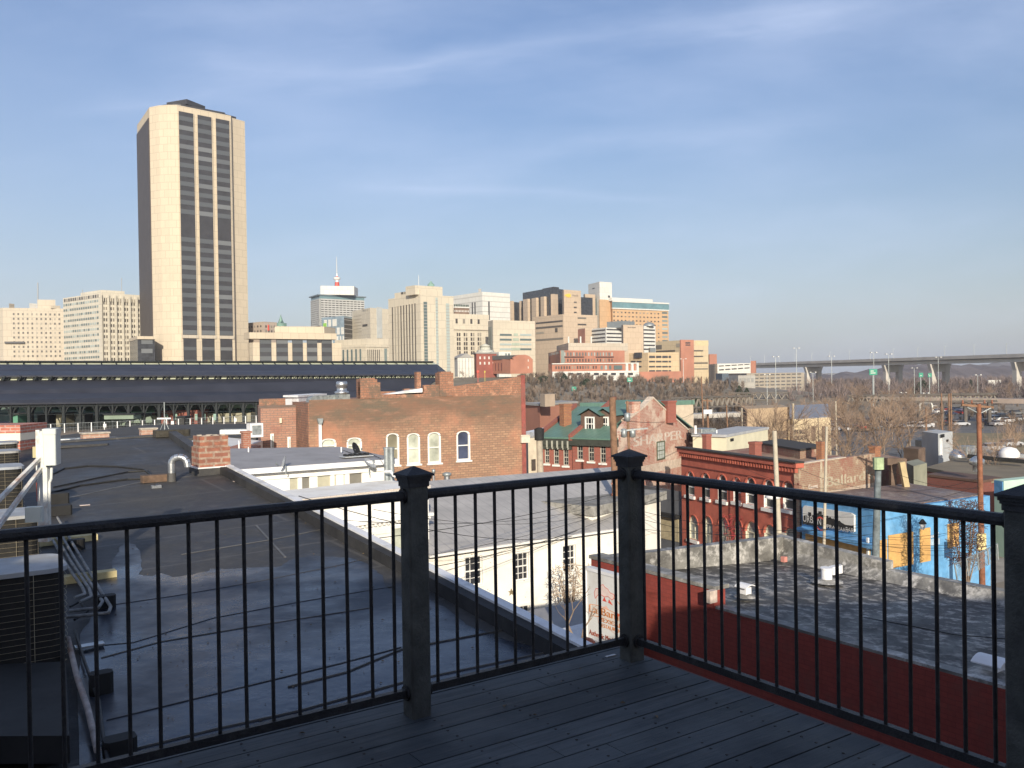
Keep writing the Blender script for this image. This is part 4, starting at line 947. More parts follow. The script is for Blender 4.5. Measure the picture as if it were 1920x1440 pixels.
# windows with arched tops
def archwin(par_,f,w,kind,rev=.2):
    x0,x1,z0,z1=w; cx=(x0+x1)/2; hw=(x1-x0)/2; rise=.20*hw*2; zs=z1-rise; N_=9
    # spandrels filling the rectangular hole above the segmental arch
    arc=[(cx+hw*(-1+2*i/(N_-1)),zs+rise*math.sqrt(max(0,1-(-1+2*i/(N_-1))**2))*.98) for i in range(N_)]
    sp=MB()
    for (xa,za),(xb,zb_) in zip(arc[:-1],arc[1:]): sp.poly(f,[(xa,za),(xb,zb_),(xb,z1+.001),(xa,z1+.001)],-.2,.001)
    sp.build('arch_brick',M_bk if kind!=9 else M_redb,par_)
    fr_=MB(); fwid=.13; inner=[(cx+(hw-fwid)*(-1+2*i/(N_-1)),zs-fwid*.6+(rise)*math.sqrt(max(0,1-(-1+2*i/(N_-1))**2))) for i in range(N_)]
    for i in range(N_-1): fr_.poly(f,[inner[i],inner[i+1],(arc[i+1][0],arc[i+1][1]-.002),(arc[i][0],arc[i][1]-.002)],-rev,-.03)
    fr_.panel(f,x0,x0+fwid,z0,inner[0][1],-rev,-.03); fr_.panel(f,x1-fwid,x1,z0,inner[-1][1],-rev,-.03)
    fr_.panel(f,x0+fwid,x1-fwid,z0,z0+.1,-rev,-.05); zm=z0+(z1-z0)*.5; fr_.panel(f,x0+fwid,x1-fwid,zm-.035,zm+.035,-rev,-.08)
    w_=fr_.build('window',M_frw,par_); MB().panel(f,x0-.08,x1+.08,z0-.12,z0-.002,.003,.12).build('sill',M_frw,w_)
    g=[M_glv,mat('tan_glass_blind',(.22,.20,.14),.3,.2,1,spec=.6),glass('blue_glass',(.05,.06,.10))][kind%3]
    MB().poly(f,[(x0+fwid*.5,z0+.05),(x1-fwid*.5,z0+.05)]+[(p[0],p[1]+.02) for p in reversed(inner)],-rev-.02,-rev+.03).build('pane',g,w_)
for w,h in zip(wl,hr): archwin(bb,fK,h,w[4])
# recessed left wing
lw=empty('brick_wing',(-17,62,0),'lower brick wing with narrow windows left of the big orange brick building','building')
LA=V2(at(489,800,60.5)); LBx=V2(at(582,800,61.5)); fL=Face(LA,LBx); zl=fL.hit(535,764)[1]
M_bkr=brick('striped_brick',(0.42,0.23,0.16),(0.36,0.19,0.13),(0.22,0.16,0.13),w=.5,h=.16,ms=.03,var=.5,sc=.5,dirt=(.26,.12,.09))
MB().prism([LA,LBx,LBx-fL.n*8,LA-fL.n*8],0,zl).build('wall',M_bkr,lw)
MB().prism([LA+fL.n*.05-fL.t*.1,LBx,LBx-fL.n*.4,LA-fL.n*.4-fL.t*.1],zl+.001,zl+.16).build('coping',mat('dark_coping',(.14,.10,.08)),lw)
MB().panel(fL,0,fL.len*.62,zl-.2,zl+.55,-4.0,-3.6).build('rear_wall',M_bkd,lw)
for x0,x1,y0,y1 in ((507,513.5,813,850),(539,545,819,850)):
    w=prect(fL,x0,x1,y0,y1); q=MB().panel(fL,*w,.003,.10).build('window',M_frw,lw); MB().panel(fL,w[0]+.12,w[1]-.03,w[2],w[3]-.15,.101,.115).build('pane',M_glv,q)
w=prect(fL,524,528,784,793); MB().panel(fL,*w,.003,.2).build('wall_lamp',mat('lamp_cream',(.75,.68,.5)),lw)
MB().panel(fL,fL.hit(577,800)[0],fL.hit(578.5,800)[0],0,fL.hit(577,797)[1],.01,.06).build('conduit',M_galvd,lw)
# downspout with hopper
hp=prect(fK,594,604,784.5,795); x0,x1,z0,z1=hp; cx=(x0+x1)/2
MB().poly(fK,[(cx-.1,z0),(cx+.1,z0),(x1,z1-.12),(x1,z1),(x0,z1),(x0,z1-.12)],.01,.3).build('hopper',M_galvd,bb); MB().panel(fK,cx-.09,cx+.09,3,z0-.002,.01,.2).build('downspout',M_white,bb)
# roof things: white stair box, duct, exhaust fan
o=bld('roof_access_box','white boxy roof structure with a flat overhanging top on the brick wing','roof structure',(535,742,63),(560,745,61.5),(609,735,67),zl-.3,M_white,cap=(M_white,.14,.25))
dp=empty('roof_duct',at(600,750,60),'grey rectangular duct running along the brick parapet','duct')
fD=Face(V2(at(583,750,59.5)),V2(at(652,750,61.5)))
x0,x1,z0,z1=prect(fD,592,652,741,750); MB().panel(fD,x0,x1,z0,z1,-.5,0).build('duct',M_galvd,dp)
arc=[(x0-.0,z1),(x0-.25,z1-.05),(x0-.42,z1-.2),(x0-.5,z0-.15),(x0-.15,z0-.15),(x0-.08,z0-.02),(x0,z0)]
MB().poly(fD,arc,-.5,0).build('duct_elbow',M_galvd,dp)
m=MB(); 
for k in range(1,5): s=x0+(x1-x0)*k/5; m.panel(fD,s-.02,s+.02,z0-.02,z1+.02,-.52,.02)
m.build('duct_flange',M_galv,dp)
p=at(641,742,60.8); fn=empty('exhaust_fan',p,'shiny steel mushroom exhaust fan on the brick building roof','exhaust fan')
MB().obox(V2(p),UB,.42,.42,p.z-.6,p.z+.1).build('fan_curb',M_galvd,fn)
MB().lathe(p,[(.28,.1),(.48,.12),(.50,.28),(.34,.34),(.34,.62),(.40,.66),(.38,.95),(.30,1.0)],n=16).build('fan_housing',M_galv,fn)
for px,py,Y,r,h,l in ((838,893,57,.20,.9,'galvanised flue pipe in front of the brick wall'),(813,887,57,.08,.7,'thin flue pipe in front of the brick wall, the left one')):
    p=at(px,py,Y); o=empty('flue_pipe',(p.x,p.y,p.z-.6),l,'flue'); MB().tube(p-Vector((0,0,1.2)),p,r,n=10).build('pipe',M_galv,o); MB().lathe(p,[(r*1.0,0),(r*1.5,.05),(r*1.5,.2),(r*.8,.26)],n=10).build('pipe_cap',M_galvd,o)
# ======================= green roofed row houses and the gable wall =======================
M_copper=metalroof('green_copper_roof',(0.13,0.235,0.185),VB,step=.5)
M_redb=brick('row_red_brick',(0.33,0.105,0.075),(0.27,0.085,0.065),(0.25,0.13,0.10),w=.4,h=.14,var=.4,sc=.4,dirt=(.28,.10,.075))
M_gry=mat('grey_window_trim',(0.42,0.40,0.34),.7,.1,2); M_cor=mat('dark_green_cornice',(0.045,0.05,0.04),.7,.2,3)
def rowhouse(name,label,xl,xr,yeL,yeR,YL,YR,back,ridge,wins,bracket):
    e=at(xl,yeL,YL); f_=at(xr,yeR,YR); f=Face(V2(e),V2(f_)); z=(e.z+f_.z)/2
    h=empty(name,(e.x,e.y,0),label,'house','green roofed row houses')
    rs=[prect(f,*w) for w in wins]
    MB().holes(f,0,f.len,0,z,rs,rev=.15).build('front_wall',M_redb,h)
    MB().prism([f.P,f.Q,f.Q-f.n*back,f.P-f.n*back],0,[z-.05,z-.05,z-.06,z-.06]).build('side_walls',M_redb,h) if False else None
    for w in rs:
        sash(h,f,w,M_gry,M_gl,rev=.12,cols=2,rows=4,fw=.08,surround=False)
        MB().panel(f,w[0]-.1,w[1]+.1,w[2]-.16,w[2]-.002,.002,.12).build('sill',M_frw,h)
        MB().panel(f,w[0]-.12,w[1]+.12,w[3]+.002,w[3]+.25,.002,.06).build('lintel',mat('lintel_grey',(.40,.38,.33)),h)
    # gabled roof: eave at front rising to ridge, down behind
    n=f.n; P=f.P; Q=f.Q; rz_=ridge; hb=back/2
    def T(v,z_): return (v.x,v.y,z_)
    a0=T(P+n*.35,z+.05);a1=T(Q+n*.35,z+.05);b0=T(P-n*hb,rz_);b1=T(Q-n*hb,rz_);c0=T(P-n*back,z+.05);c1=T(Q-n*back,z+.05)
    dn=lambda t:(t[0],t[1],t[2]-.12)
    MB().add([a0,a1,b1,b0,c1,c0,dn(a0),dn(a1),dn(b1),dn(b0),dn(c1),dn(c0)],[(0,1,2,3),(3,2,4,5),(6,9,8,7),(9,11,10,8),(0,6,7,1),(0,3,9,6),(3,5,11,9),(1,7,8,2),(2,8,10,4)]).build('roof',M_copper,h)
    for q in ((P,Q) if bracket else (P,)):
        MB().add([T(q,0),T(q-n*back,0),T(q-n*back,z-.1),T(q-n*hb,rz_-.14),T(q,z-.1)],[(0,1,2,3,4)]).build('side_wall',M_redb,h)
    MB().panel(f,-.1,f.len+.05,z-.62,z-.0,.002,.28).build('cornice',M_cor,h)
    if bracket:
        m=MB()
        for k in range(bracket): s=f.len*(k+.35)/(bracket); m.poly(f,[(s,z-.85),(s+.14,z-.85),(s+.14,z-.25),(s,z-.25)],.285,.36); m.panel(f,s+.03,s+.11,z-1.0,z-.851,.15,.30)
        m.build('cornice_bracket',mat('pale_bracket',(.36,.36,.30)),h)
        MB().panel(f,0,f.len,z-1.0,z-.63,.002,.15).build('frieze',M_cor,h)
    return h,f,z
gL=V2((8.85,73)); gR=V2((17.8,86.1)); fG=Face(gL,gR,n=(.826,-.564)); ZR2=fG.hit(1224,751)[1]
h1,f1,z1=rowhouse('row_house','red brick row house with a long green metal roof and bracketed cornice',1014,1072,820,821,77,75.6,16,at(1090,762,84).z,[(1021,1030,839,869),(1038,1048,840,871),(1056,1066,842,873)],6)
h2,f2,z2=rowhouse('row_house','red brick row house with twin dormers in its green roof',1073,1160,821,824,75.5,73,15.9,ZR2,[(1082,1093,829.5,862),(1103,1114,832,865),(1125,1136,833.5,868)],0)
# raised wall between the houses with its chimney, kneeler
def sloped_par(f,s,z0,z1_,back,w,name,mt,par):
    n=f.n; q=f.P+f.t*s; hb=back/2; t=f.t*w
    A_=[q+n*.3,q+n*.3+t,q-n*hb+t,q-n*hb]
    MB().prism(A_,z0-1,[z0+.35,z0+.35,z1_+.3,z1_+.3]) if False else None
    vs=[(A_[0].x,A_[0].y,z0-.2),(A_[1].x,A_[1].y,z0-.2),(A_[2].x,A_[2].y,z1_-.2),(A_[3].x,A_[3].y,z1_-.2),(A_[0].x,A_[0].y,z0+.3),(A_[1].x,A_[1].y,z0+.3),(A_[2].x,A_[2].y,z1_+.3),(A_[3].x,A_[3].y,z1_+.3)]
    MB().hexa(vs).build(name,mt,par)
M_ob=brick('old_orange_brick',(0.42,0.19,0.09),(0.32,0.12,0.07),(0.2,.13,.09),w=.4,h=.14,ms=.025,var=.6)
sloped_par(f1,-.35,z1,at(1090,762,84).z,16,.30,'party_wall',M_redb,h1)
sloped_par(f2,-.2,z2,ZR2,15.9,.35,'party_wall',M_redb,h2)
def chim(px,pyt,pyb,Y,wpx,label,mt,par=None,dpx=None):
    a=at(px-wpx/2,pyt,Y); b=at(px+wpx/2,pyt,Y); w=(b.x-a.x)/2; p=at(px,pyt,Y); zb_=at(px,pyb,Y).z
    o=empty('chimney',(p.x,p.y,zb_),label,'chimney'); MB().obox(V2(p),UB,w*.85,w*.65,zb_-1.0,p.z-.18).build('stack',mt,o); MB().obox(V2(p),UB,w*.95,w*.75,p.z-.179,p.z).build('chimney_cap',mt,o); return o
chim(1060,757,795,79,21,'orange brick chimney left of the long green roof',M_ob)
# dormers
def dormer(px,par_):
    c=at(px,806,76.3); q=V2(c); f=Face(q-f2.t*.95,q+f2.t*.95,n=f2.n); zb_=at(px,818,76.3).z; ze_=at(px,778,76.3).z; zp=at(px,768,76.3).z
    n=f2.n; d=7.0
    D=MB().poly(f,[(0,zb_),(1.9,zb_),(1.9,ze_),(.95,zp),(0,ze_)],-d,0).build('dormer',mat('dormer_brown',(.12,.075,.055),.8,.2,2),par_)
    P=f.P-f.t*.15; 
    T=lambda s,z,o: f.p(s,z,o)
    MB().add([T(-.2,ze_-.05,.3),T(.95,zp+.12,.3),T(.95,zp+.12,-d),T(-.2,ze_-.05,-d),T(2.1,ze_-.05,.3),T(2.1,ze_-.05,-d)],[(0,1,2,3),(1,4,5,2)]).build('dormer_roof',M_copper,D)
    w=(.45,1.40,zb_+.45,ze_-.15); m=MB()
    x0,x1,z0,z1=w
    for g in ((x0,x0+.14,z0,z1),(x1-.14,x1,z0,z1),(x0+.14,x1-.14,z0,z0+.12),(x0+.14,x1-.14,z1-.12,z1),(x0+.14,x1-.14,(z0+z1)/2-.04,(z0+z1)/2+.04)): m.panel(f,*g,.003,.09)
    for k in (1,2): s=x0+(x1-x0)*k/3; m.panel(f,s-.02,s+.02,z0+.12,z1-.12,.01,.06)
    m.build('dormer_window',M_frw,D); MB().panel(f,x0+.1,x1-.1,z0+.1,z1-.1,.004,.02).build('pane',M_gl,D)
dormer(1107,h2); dormer(1133.5,h2)
# gable wall building with faded lettering
M_gable=brick('faded_gable_brick',(0.44,0.20,0.15),(0.38,0.16,0.12),(0.50,0.38,0.30),w=.36,h=.13,ms=.03,var=.35,sc=.42,dirt=(.60,.50,.40),dirt2=(.36,.12,.085),lo=.50,hi=.60,bmp=.3)
gb=empty('gable_house',(14,70,0),'faded brick gable end with ghost lettering and twin chimneys','house')
def gp(px,py): return fG.hit(px,py)
ol=[(1160,1000),(1302,1000),(1302,832),(1296,826),(1291,808),(1262,778),(1242,765),(1224,747),(1208,764),(1175,790),(1168,800),(1160,812)]
pts=[gp(*q) for q in ol]
wnd=prect(fG,1231,1246,827,862); wnd2=prect(fG,1235,1246,898,908)
MB().poly(fG,pts,-.4,0).build('gable_wall',M_gable,gb)
for w in (wnd,):
    x0,x1,z0,z1=w; m=MB()
    for g in ((x0,x0+.1,z0,z1),(x1-.1,x1,z0,z1),(x0+.1,x1-.1,z0,z0+.12),(x0+.1,x1-.1,z1-.1,z1),(x0+.1,x1-.1,(z0+z1)/2-.03,(z0+z1)/2+.03)): m.panel(fG,*g,.003,.07)
    q=m.build('window',mat('dark_green_frame',(.09,.10,.06)),gb); MB().panel(fG,x0+.1,x1-.1,z0+.1,z1-.1,.004,.02).build('pane',mat('pale_pane',(.40,.44,.42),.25,.1,3,spec=.6),q)
    m=MB()
    for k in (1,2): s=x0+.1+(x1-x0-.2)*k/3; m.panel(fG,s-.015,s+.015,z0+.1,z1-.1,.021,.035)
    for k in (1,3): z=z0+.1+(z1-z0-.2)*k/4; m.panel(fG,x0+.1,x1-.1,z-.015,z+.015,.021,.034)
    m.build('glazing_bars',mat('dark_green_frame',(.09,.10,.06)),q)
# coping along gable
m=MB()
for a,b_ in (((1175,790),(1208,764)),((1208,764),(1224,747)),((1224,747),(1242,765)),((1242,765),(1291,808))):
    p=gp(*a); q=gp(*b_); dx=.10; 
    m.add([fG.p(p[0],p[1],.06),fG.p(q[0],q[1],.06),fG.p(q[0],q[1]+.16,.06),fG.p(p[0],p[1]+.16,.06),fG.p(p[0],p[1],-.5),fG.p(q[0],q[1],-.5),fG.p(q[0],q[1]+.16,-.5),fG.p(p[0],p[1]+.16,-.5)],[(0,1,2,3),(7,6,5,4),(3,2,6,7),(1,0,4,5)])
m.build('gable_coping',mat('pale_mortar',(.6,.5,.4),.9,.2,4),gb)
# painted ghost letters with weathered (patchy) paint
def faded(name,c,amt=.5,sc=2.2):
    if name in MC: return MC[name]
    m,t,b=nodes(name); b.inputs['Roughness'].default_value=.9; b.inputs['Base Color'].default_value=c+(1,)
    n=nz(t,sc,det=8,rough=.75); t.links.new(rng(t,n,.38,.62,.45*amt,amt),b.inputs['Alpha']); MC[name]=m; return m
M_ghost=faded('ghost_paint',(.80,.70,.60),.75,2.6); M_ghd=faded('ghost_field',(.70,.58,.47),.75,1.1)
x0,x1,z0,z1=prect(fG,1180,1300,801,836)
sG=gp(1247,825); szz=(z1-z0)*.62
text_on(gb,fG,'SHARPER',(x0+x1)/2-1.0,z0+(z1-z0)*.2,(z1-z0)*.72,.008,M_ghost,fit=(x1-x0)*.74,bold=.09)
x0,x1,z0,z1=prect(fG,1175,1290,868,885); MB().panel(fG,x0,x1,z0,z1,.002,.004).build('ghost_band',M_ghd,gb)
# roof behind gable (green, ridge from apex back)
ap=gp(1224,752); le=gp(1175,792); re=gp(1290,808)
T=lambda q,z,o: fG.p(q,z,o)
0 and MB().add([T(ap[0],ap[1]-.2,-.41),T(le[0],le[1]-.2,-.41),T(le[0],le[1]-.2,-9.5),T(ap[0],ap[1]-.2,-9.5),T(re[0],re[1]-.2,-.41),T(re[0],re[1]-.2,-9.5)],[(0,1,2,3),(4,0,3,5)]).build('roof',M_copper,gb)
chim(1187,753,790,76,24,'faded brick chimney on the left shoulder of the gable wall',M_gable)
chim(1254,751,772,81,25,'red brick chimney on the right shoulder of the gable wall',M_redb)
chim(1297,803,830,86,10,'small brick stub chimney right of the gable wall',M_gable)
# far green roof behind
o=bld('rear_house','tan walled house with a green roof behind the row houses','house',(1090,768,115),(1140,764,113),(1300,764,119),0,mat('tan_wall',(.50,.42,.32)),cap=(M_copper,.6,.2))
# ======================= red bracketed commercial building =======================
M_redp=mat('red_painted_front',(0.46,0.125,0.08),.8,.15,1.2,stain=(.38,.095,.06),sc2=.8,bmp=.2)
rd=empty('red_storefront',(15,60,0),'red painted two storey storefront with arched windows and a dentilled cornice','building')
rA=V2(at(1277,842,67)); rB=V2(at(1498,868,54.5)); fR2=Face(rA,rB); 
def r2(px,py): return fR2.hit(px,py)
zc=(r2(1290,841)[1]+r2(1480,866)[1])/2
H2=[(1287,1302,884,929),(1316,1331,887,934),(1346,1363,890,939),(1375,1389,895,941),(1398,1417,895,946),(1432,1451,899,953),(1468,1490,902,956)]
rr_=[prect(fR2,*w) for w in H2]
gl=[(1291,1309,966,1012),(1320,1336,968,1025),(1348,1366,970,1030),(1378,1392,975,1032),(1398,1424,978,1040),(1433,1456,984,1045),(1470,1496,990,1050)]
gr_=[prect(fR2,*w) for w in gl]
MB().holes(fR2,0,fR2.len,0,zc-.3,rr_+gr_,rev=.2).build('front_wall',M_redp,rd)
def semi(par_,f,w,lower=False,blank=False,door=False):
    x0,x1,z0,z1=w; cx=(x0+x1)/2; hw=(x1-x0)/2; zs=z1-hw; N_=11
    arc=[(cx-hw*math.cos(math.pi*i/(N_-1)),zs+hw*math.sin(math.pi*i/(N_-1))) for i in range(N_)]
    sp=MB()
    for (xa,za),(xb,zb_) in zip(arc[:-1],arc[1:]): sp.poly(f,[(xa,za),(xb,zb_),(xb,z1+.001),(xa,z1+.001)],-.2,.001)
    sp.build('arch_spandrel',M_redp,par_)
    m=MB()
    for (xa,za),(xb,zb_) in zip(arc[:-1],arc[1:]):
        k=1.14; o2=lambda x,z:(cx+(x-cx)*k,zs+(z-zs)*k); m.poly(f,[(xa,za),(xb,zb_),o2(xb,zb_),o2(xa,za)],.002,.06)
    m.build('arch_moulding',M_redp,par_)
    fwid=.09; inn=[(cx+(x-cx)*(hw-fwid)/hw,zs+(z-zs)*(hw-fwid)/hw) for x,z in arc]
    fr_=MB()
    for i in range(N_-1): fr_.poly(f,[inn[i],inn[i+1],arc[i+1],arc[i]],-.19,-.1)
    fr_.panel(f,x0,x0+fwid,z0,zs,-.19,-.1); fr_.panel(f,x1-fwid,x1,z0,zs,-.19,-.1); fr_.panel(f,x0+fwid,x1-fwid,z0,z0+.08,-.19,-.1); fr_.panel(f,x0+fwid,x1-fwid,zs-.05,zs+.02,-.19,-.11)
    # white reveal on left jamb catches the sun
    fr_.panel(f,x0-.005,x0+.02,z0,zs,-.1,-.002)
    if lower: fr_.panel(f,cx-.04,cx+.04,z0+.08,zs-.05,-.18,-.12)
    fr_.panel(f,x0+fwid,x1-fwid,(z0+zs)/2-.03,(z0+zs)/2+.03,-.19,-.12)
    w_=fr_.build('window' if not door else 'doorway',M_frw if not lower else mat('cream_frame',(.62,.58,.44)),par_)
    MB().panel(f,x0-.12,x1+.12,z0-.22,z0-.002,.002,.16).build('sill',M_frw,w_)
    pm=M_redp if blank else (mat('pale_shopglass',(.35,.37,.34),.2,.15,1,spec=.6) if lower else mat('grey_blind_glass',(.07,.075,.075),.3,.2,1,spec=.6))
    MB().poly(f,[(x0+fwid*.5,z0+.04),(x1-fwid*.5,z0+.04)]+list(reversed(inn)),-.24,-.17).build('pane',pm,w_)
for i,w in enumerate(rr_): semi(rd,fR2,w,blank=(i==3))
for i,w in enumerate(gr_): semi(rd,fR2,w,lower=True,door=(i==1))
MB().panel(fR2,-.1,fR2.len+.1,zc-.3,zc,-.3,.32).build('cornice',M_redp,rd)
MB().panel(fR2,-.2,fR2.len+.15,zc+.001,zc+.10,-.3,.42).build('cornice_cap',mat('dark_tar',(.04,.035,.03)),rd)
m=MB(); nb=46
for i in range(nb): s=fR2.len*(i+.5)/nb; m.panel(fR2,s-.07,s+.07,zc-.62,zc-.301,.002,.24)
m.build('dentil_course',M_redp,rd)
MB().panel(fR2,0,fR2.len,zc-1.35,zc-1.27,.002,.05).build('string_course',mat('dark_red_line',(.16,.04,.03)),rd)
MB().panel(fR2,fR2.hit(1367,900)[0]-.08,fR2.hit(1367,900)[0]+.12,3,zc-2.2,.002,.02).build('stain_strip',mat('dark_red_line',(.16,.04,.03)),rd)
# side wall with ghost sign, chimneys
sQ=V2(at(1648,852,61.5)); fS2=Face(rB,sQ); M_side=brick('worn_side_brick',(0.30,0.16,0.11),(0.36,0.21,0.14),(0.34,0.27,0.19),w=.36,h=.13,ms=.03,var=.4,sc=.35,dirt=(.27,.11,.08),dirt2=(.44,.36,.25),lo=.48,hi=.6,bmp=.3)
zs_=fS2.hit(1560,862)[1]
bk=sQ+(rA-rB)*1.0
MB().prism([rB-fR2.n*.4-fS2.n*.36+fR2.t*0,sQ-fS2.n*.36,bk,rA-fR2.n*.4+fR2.t*.1],0,zs_-.5).build('body',M_side,rd)
MB().panel(fS2,0.0,fS2.len,0,zs_,-.35,.003).build('side_wall',M_side,rd)
MB().panel(fS2,0,fS2.len*.55,zs_+.001,zs_+.06,-.35,.06).build('parapet_coping',mat('pale_mortar',(.6,.5,.4)),rd)
M_tan=faded('ghost_tan',(.62,.54,.40),.8,3.0)
x0,x1,z0,z1=prect(fS2,1543,1640,885,912)
text_on(rd,fS2,"Ballard's",x0+(x1-x0)*.50,z0+.25,(z1-z0)*.95,.03,M_tan,fit=(x1-x0)*.9,bold=.05)
x0,x1,z0,z1=prect(fS2,1508,1538,905,916); text_on(rd,fS2,"Garrett",(x0+x1)/2,z0,(z1-z0)*1.1,.05,M_ghost,sx=.9,bold=.03)
x0,x1,z0,z1=prect(fS2,1538,1542,862,925); MB().panel(fS2,x0,x1,z0,z1,.002,.006).build('ghost_stripe',M_tan,rd)
x0,x1,z0,z1=prect(fS2,1545,1640,914,925); MB().panel(fS2,x0,x1,z0,z1,.002,.004).build('ghost_band',M_ghd,rd)
# roof rising behind + cream penthouse etc
chim(1416,828,845,63,22,'small red brick chimney behind the red cornice',M_redb)
chim(1540,828,848,62,18,'brick chimney on the black edged roof right of the red storefront',M_ob)
chim(1640,836,862,61.5,20,'weathered brick chimney at the right end of the ghost-lettered wall',M_ob)
chim(1325,814,842,69.5,16,'brick chimney stack standing against the cream annex',M_redb)
cr=bld('cream_annex','cream clapboard annex with a flat grey roof behind the red storefront','building',(1299,820,82),(1362,820,80),(1440,824,90),0,mat('cream_clapboard',(.66,.62,.46),.8,.06,1),cap=(mat('pale_roof',(.42,.43,.44)),.25,.2))
p=at(1318,812,84); o=empty('roof_condenser',(p.x,p.y,p.z-1),'grey rooftop air handler on the cream annex','air conditioner'); MB().obox(V2(p),UB,1.0,.8,p.z-1,p.z+.45,ch=.05).build('casing',M_galvd,o); MB().obox(V2(p)-V2((.9,0)),UB,.35,.3,p.z-.8,p.z+.0).build('fan_box',M_stand,o)
for px,l in ((1304,'white vent stack left on the cream annex roof'),(1344,'thin vent stack right on the cream annex roof')):
    p=at(px,818,82); o=MB().tube(p-Vector((0,0,.3)),p+Vector((0,0,1.0 if px==1304 else .6)),.14 if px==1304 else .06).build('vent_stack',M_white); tag(o,l,'vent')
x0,x1,z0,z1=prect(cr.R,1358,1362,818,840); q=prect(cr.R,1369,1374,822,827); MB().panel(cr.R,*q,.003,.1).build('wall_vent',M_stand,cr.root)
o=bld('black_roof_block','low black roofed wall running right from the red storefront','roof',(1420,845,70),(1500,846,63),(1545,838,66),0,M_side,cap=(mat('dark_tar',(.04,.035,.03)),.15,.1))
# ======================= blue building =======================
M_blue=mat('blue_painted_wall',(0.12,0.33,0.58),.8,.2,1.5,stain=(.22,.43,.64),sc2=.7,bmp=.15); M_or=mat('orange_plywood',(0.62,0.37,0.13),.8,.15,2,stain=(.45,.25,.09),sc2=1)
bl=empty('blue_building',(22,50,0),'bright blue low building with orange boarded openings and a skyline signboard','building')
bA=V2(at(1503,934,53.6)); bB=V2(at(1648,962,47.6)); bC=V2(at(1856,934,52.8)); z_b=EYE-7.62
fB1=Face(bA,bB); fB2=Face(bB,bC)
MB().prism([bA,bB,bC,bA+bC-bB],0,z_b).build('wall',M_blue,bl)
M_brf=tar_mat('rusty_roof',(.13,.085,.07),(.24,.18,.15),(.36,.31,.26))
MB().prism([bA+V2((.3,.2)),bB+V2((0,.4)),bC+V2((-.4,.2)),bA+bC-bB],z_b+.001,z_b+.06).build('roof',M_brf,bl)
MB().panel(fB1,0,fB1.len,z_b+.002,z_b+.12,-.3,.05).build('parapet_cap',M_blue,bl)
MB().panel(fB1,.0,fB1.len,fB1.hit(1570,1010)[1],fB1.hit(1570,1003)[1],.003,.5).build('awning_ledge',M_blue,bl)
q=prect(fB1,1513,1632,1008,1052); MB().panel(fB1,q[0],q[1],0,q[3],.004,.10).build('boarded_shopfront',M_or,bl)
q=prect(fB1,1504,1590,938,1003)
# signboard
sb_=prect(fB1,1504,1601,949,994); x0,x1,z0,z1=sb_; x0+=.02
fp=lambda px,py: fB1.hit(px,py,.12)
sgn=MB().poly(fB1,[fp(1505,952),fp(1508,948),fp(1595,962),fp(1601,966),fp(1601,997),fp(1505,982)][::-1],.005,.12).build('signboard',mat('white_board',(.72,.70,.64),.6,.06,2),bl)
sk_=[(1505,982),(1601,997),(1601,986),(1585,984),(1578,980),(1574,976),(1571,977),(1568,973),(1565,975),(1563,972),(1560,973),(1557,969),(1554,971),(1553,967),(1550,967),(1550,972),(1546,972),(1546,965),(1541,965),(1541,959),(1535,958.5),(1535,962),(1530,963),(1528,967),(1524,966),(1521,968),(1521,961),(1516,960),(1516,966),(1510,966),(1505,968)]
MB().poly(fB1,[fp(*q) for q in sk_],.121,.135).build('skyline_silhouette',mat('sign_black',(.025,.023,.02)),sgn)
a=fp(1523,981); text_on(sgn,fB1,'URBAN',a[0],a[1],.6,.14,mat('sign_offwhite',(.75,.72,.66)),sx=.85)
a=fp(1539,982); m=MB(); R1,R2=.42,.33
for i in range(20):
    t0=2*math.pi*i/20;t1=2*math.pi*(i+1)/20
    m.quad(fB1.p(a[0]+R1*math.cos(t0),a[1]+R1*math.sin(t0),.14),fB1.p(a[0]+R1*math.cos(t1),a[1]+R1*math.sin(t1),.14),fB1.p(a[0]+R2*math.cos(t1),a[1]+R2*math.sin(t1),.14),fB1.p(a[0]+R2*math.cos(t0),a[1]+R2*math.sin(t0),.14))
m.build('red_ring',M_sred,sgn)
a=fp(1577,991.5); text_on(sgn,fB1,'UPRAPEARY',a[0]-.4,a[1]-.12,.30,.14,mat('sign_offwhite',(.75,.72,.66)),sx=1.3)
a=fp(1597,994.5); text_on(sgn,fB1,'BAR',a[0]-.15,a[1]-.12,.36,.14,MC['sign_offwhite'],sx=1.0)
for x0,x1,y0,y1,n_ in ((1648,1662,1012,1075,'boarded_door'),(1665,1711,1000,1062,'boarded_panel'),(1724,1743,990,1053,'boarded_panel'),(1776,1796,981,1025,'boarded_panel')):
    q=prect(fB2,x0,x1,y0,y1); MB().panel(fB2,*q,.003,.06).build(n_,M_or,bl)
MB().panel(fB1,fB1.hit(1630,1030)[0],fB1.hit(1633,1030)[0],0,fB1.hit(1632,1008)[1],.11,.2).build('corner_post',M_frw,bl)
q=prect(fB2,1668,1675,1000,1020); 
q=prect(fB2,1742,1762,992,1008)
text_on(bl,fB2,'rauff',(q[0]+q[1])/2,q[2],(q[3]-q[2])*.8,.01,faded('white_scrawl',(.75,.8,.85),.9,3),bold=.03)
x0,x1,z0,z1=prect(fB2,1744,1762,1010,1022); MB().panel(fB2,x0,x1,z0,z1,.002,.006).build('pale_patch',faded('pale_blue_patch',(.5,.66,.8),.8),bl)
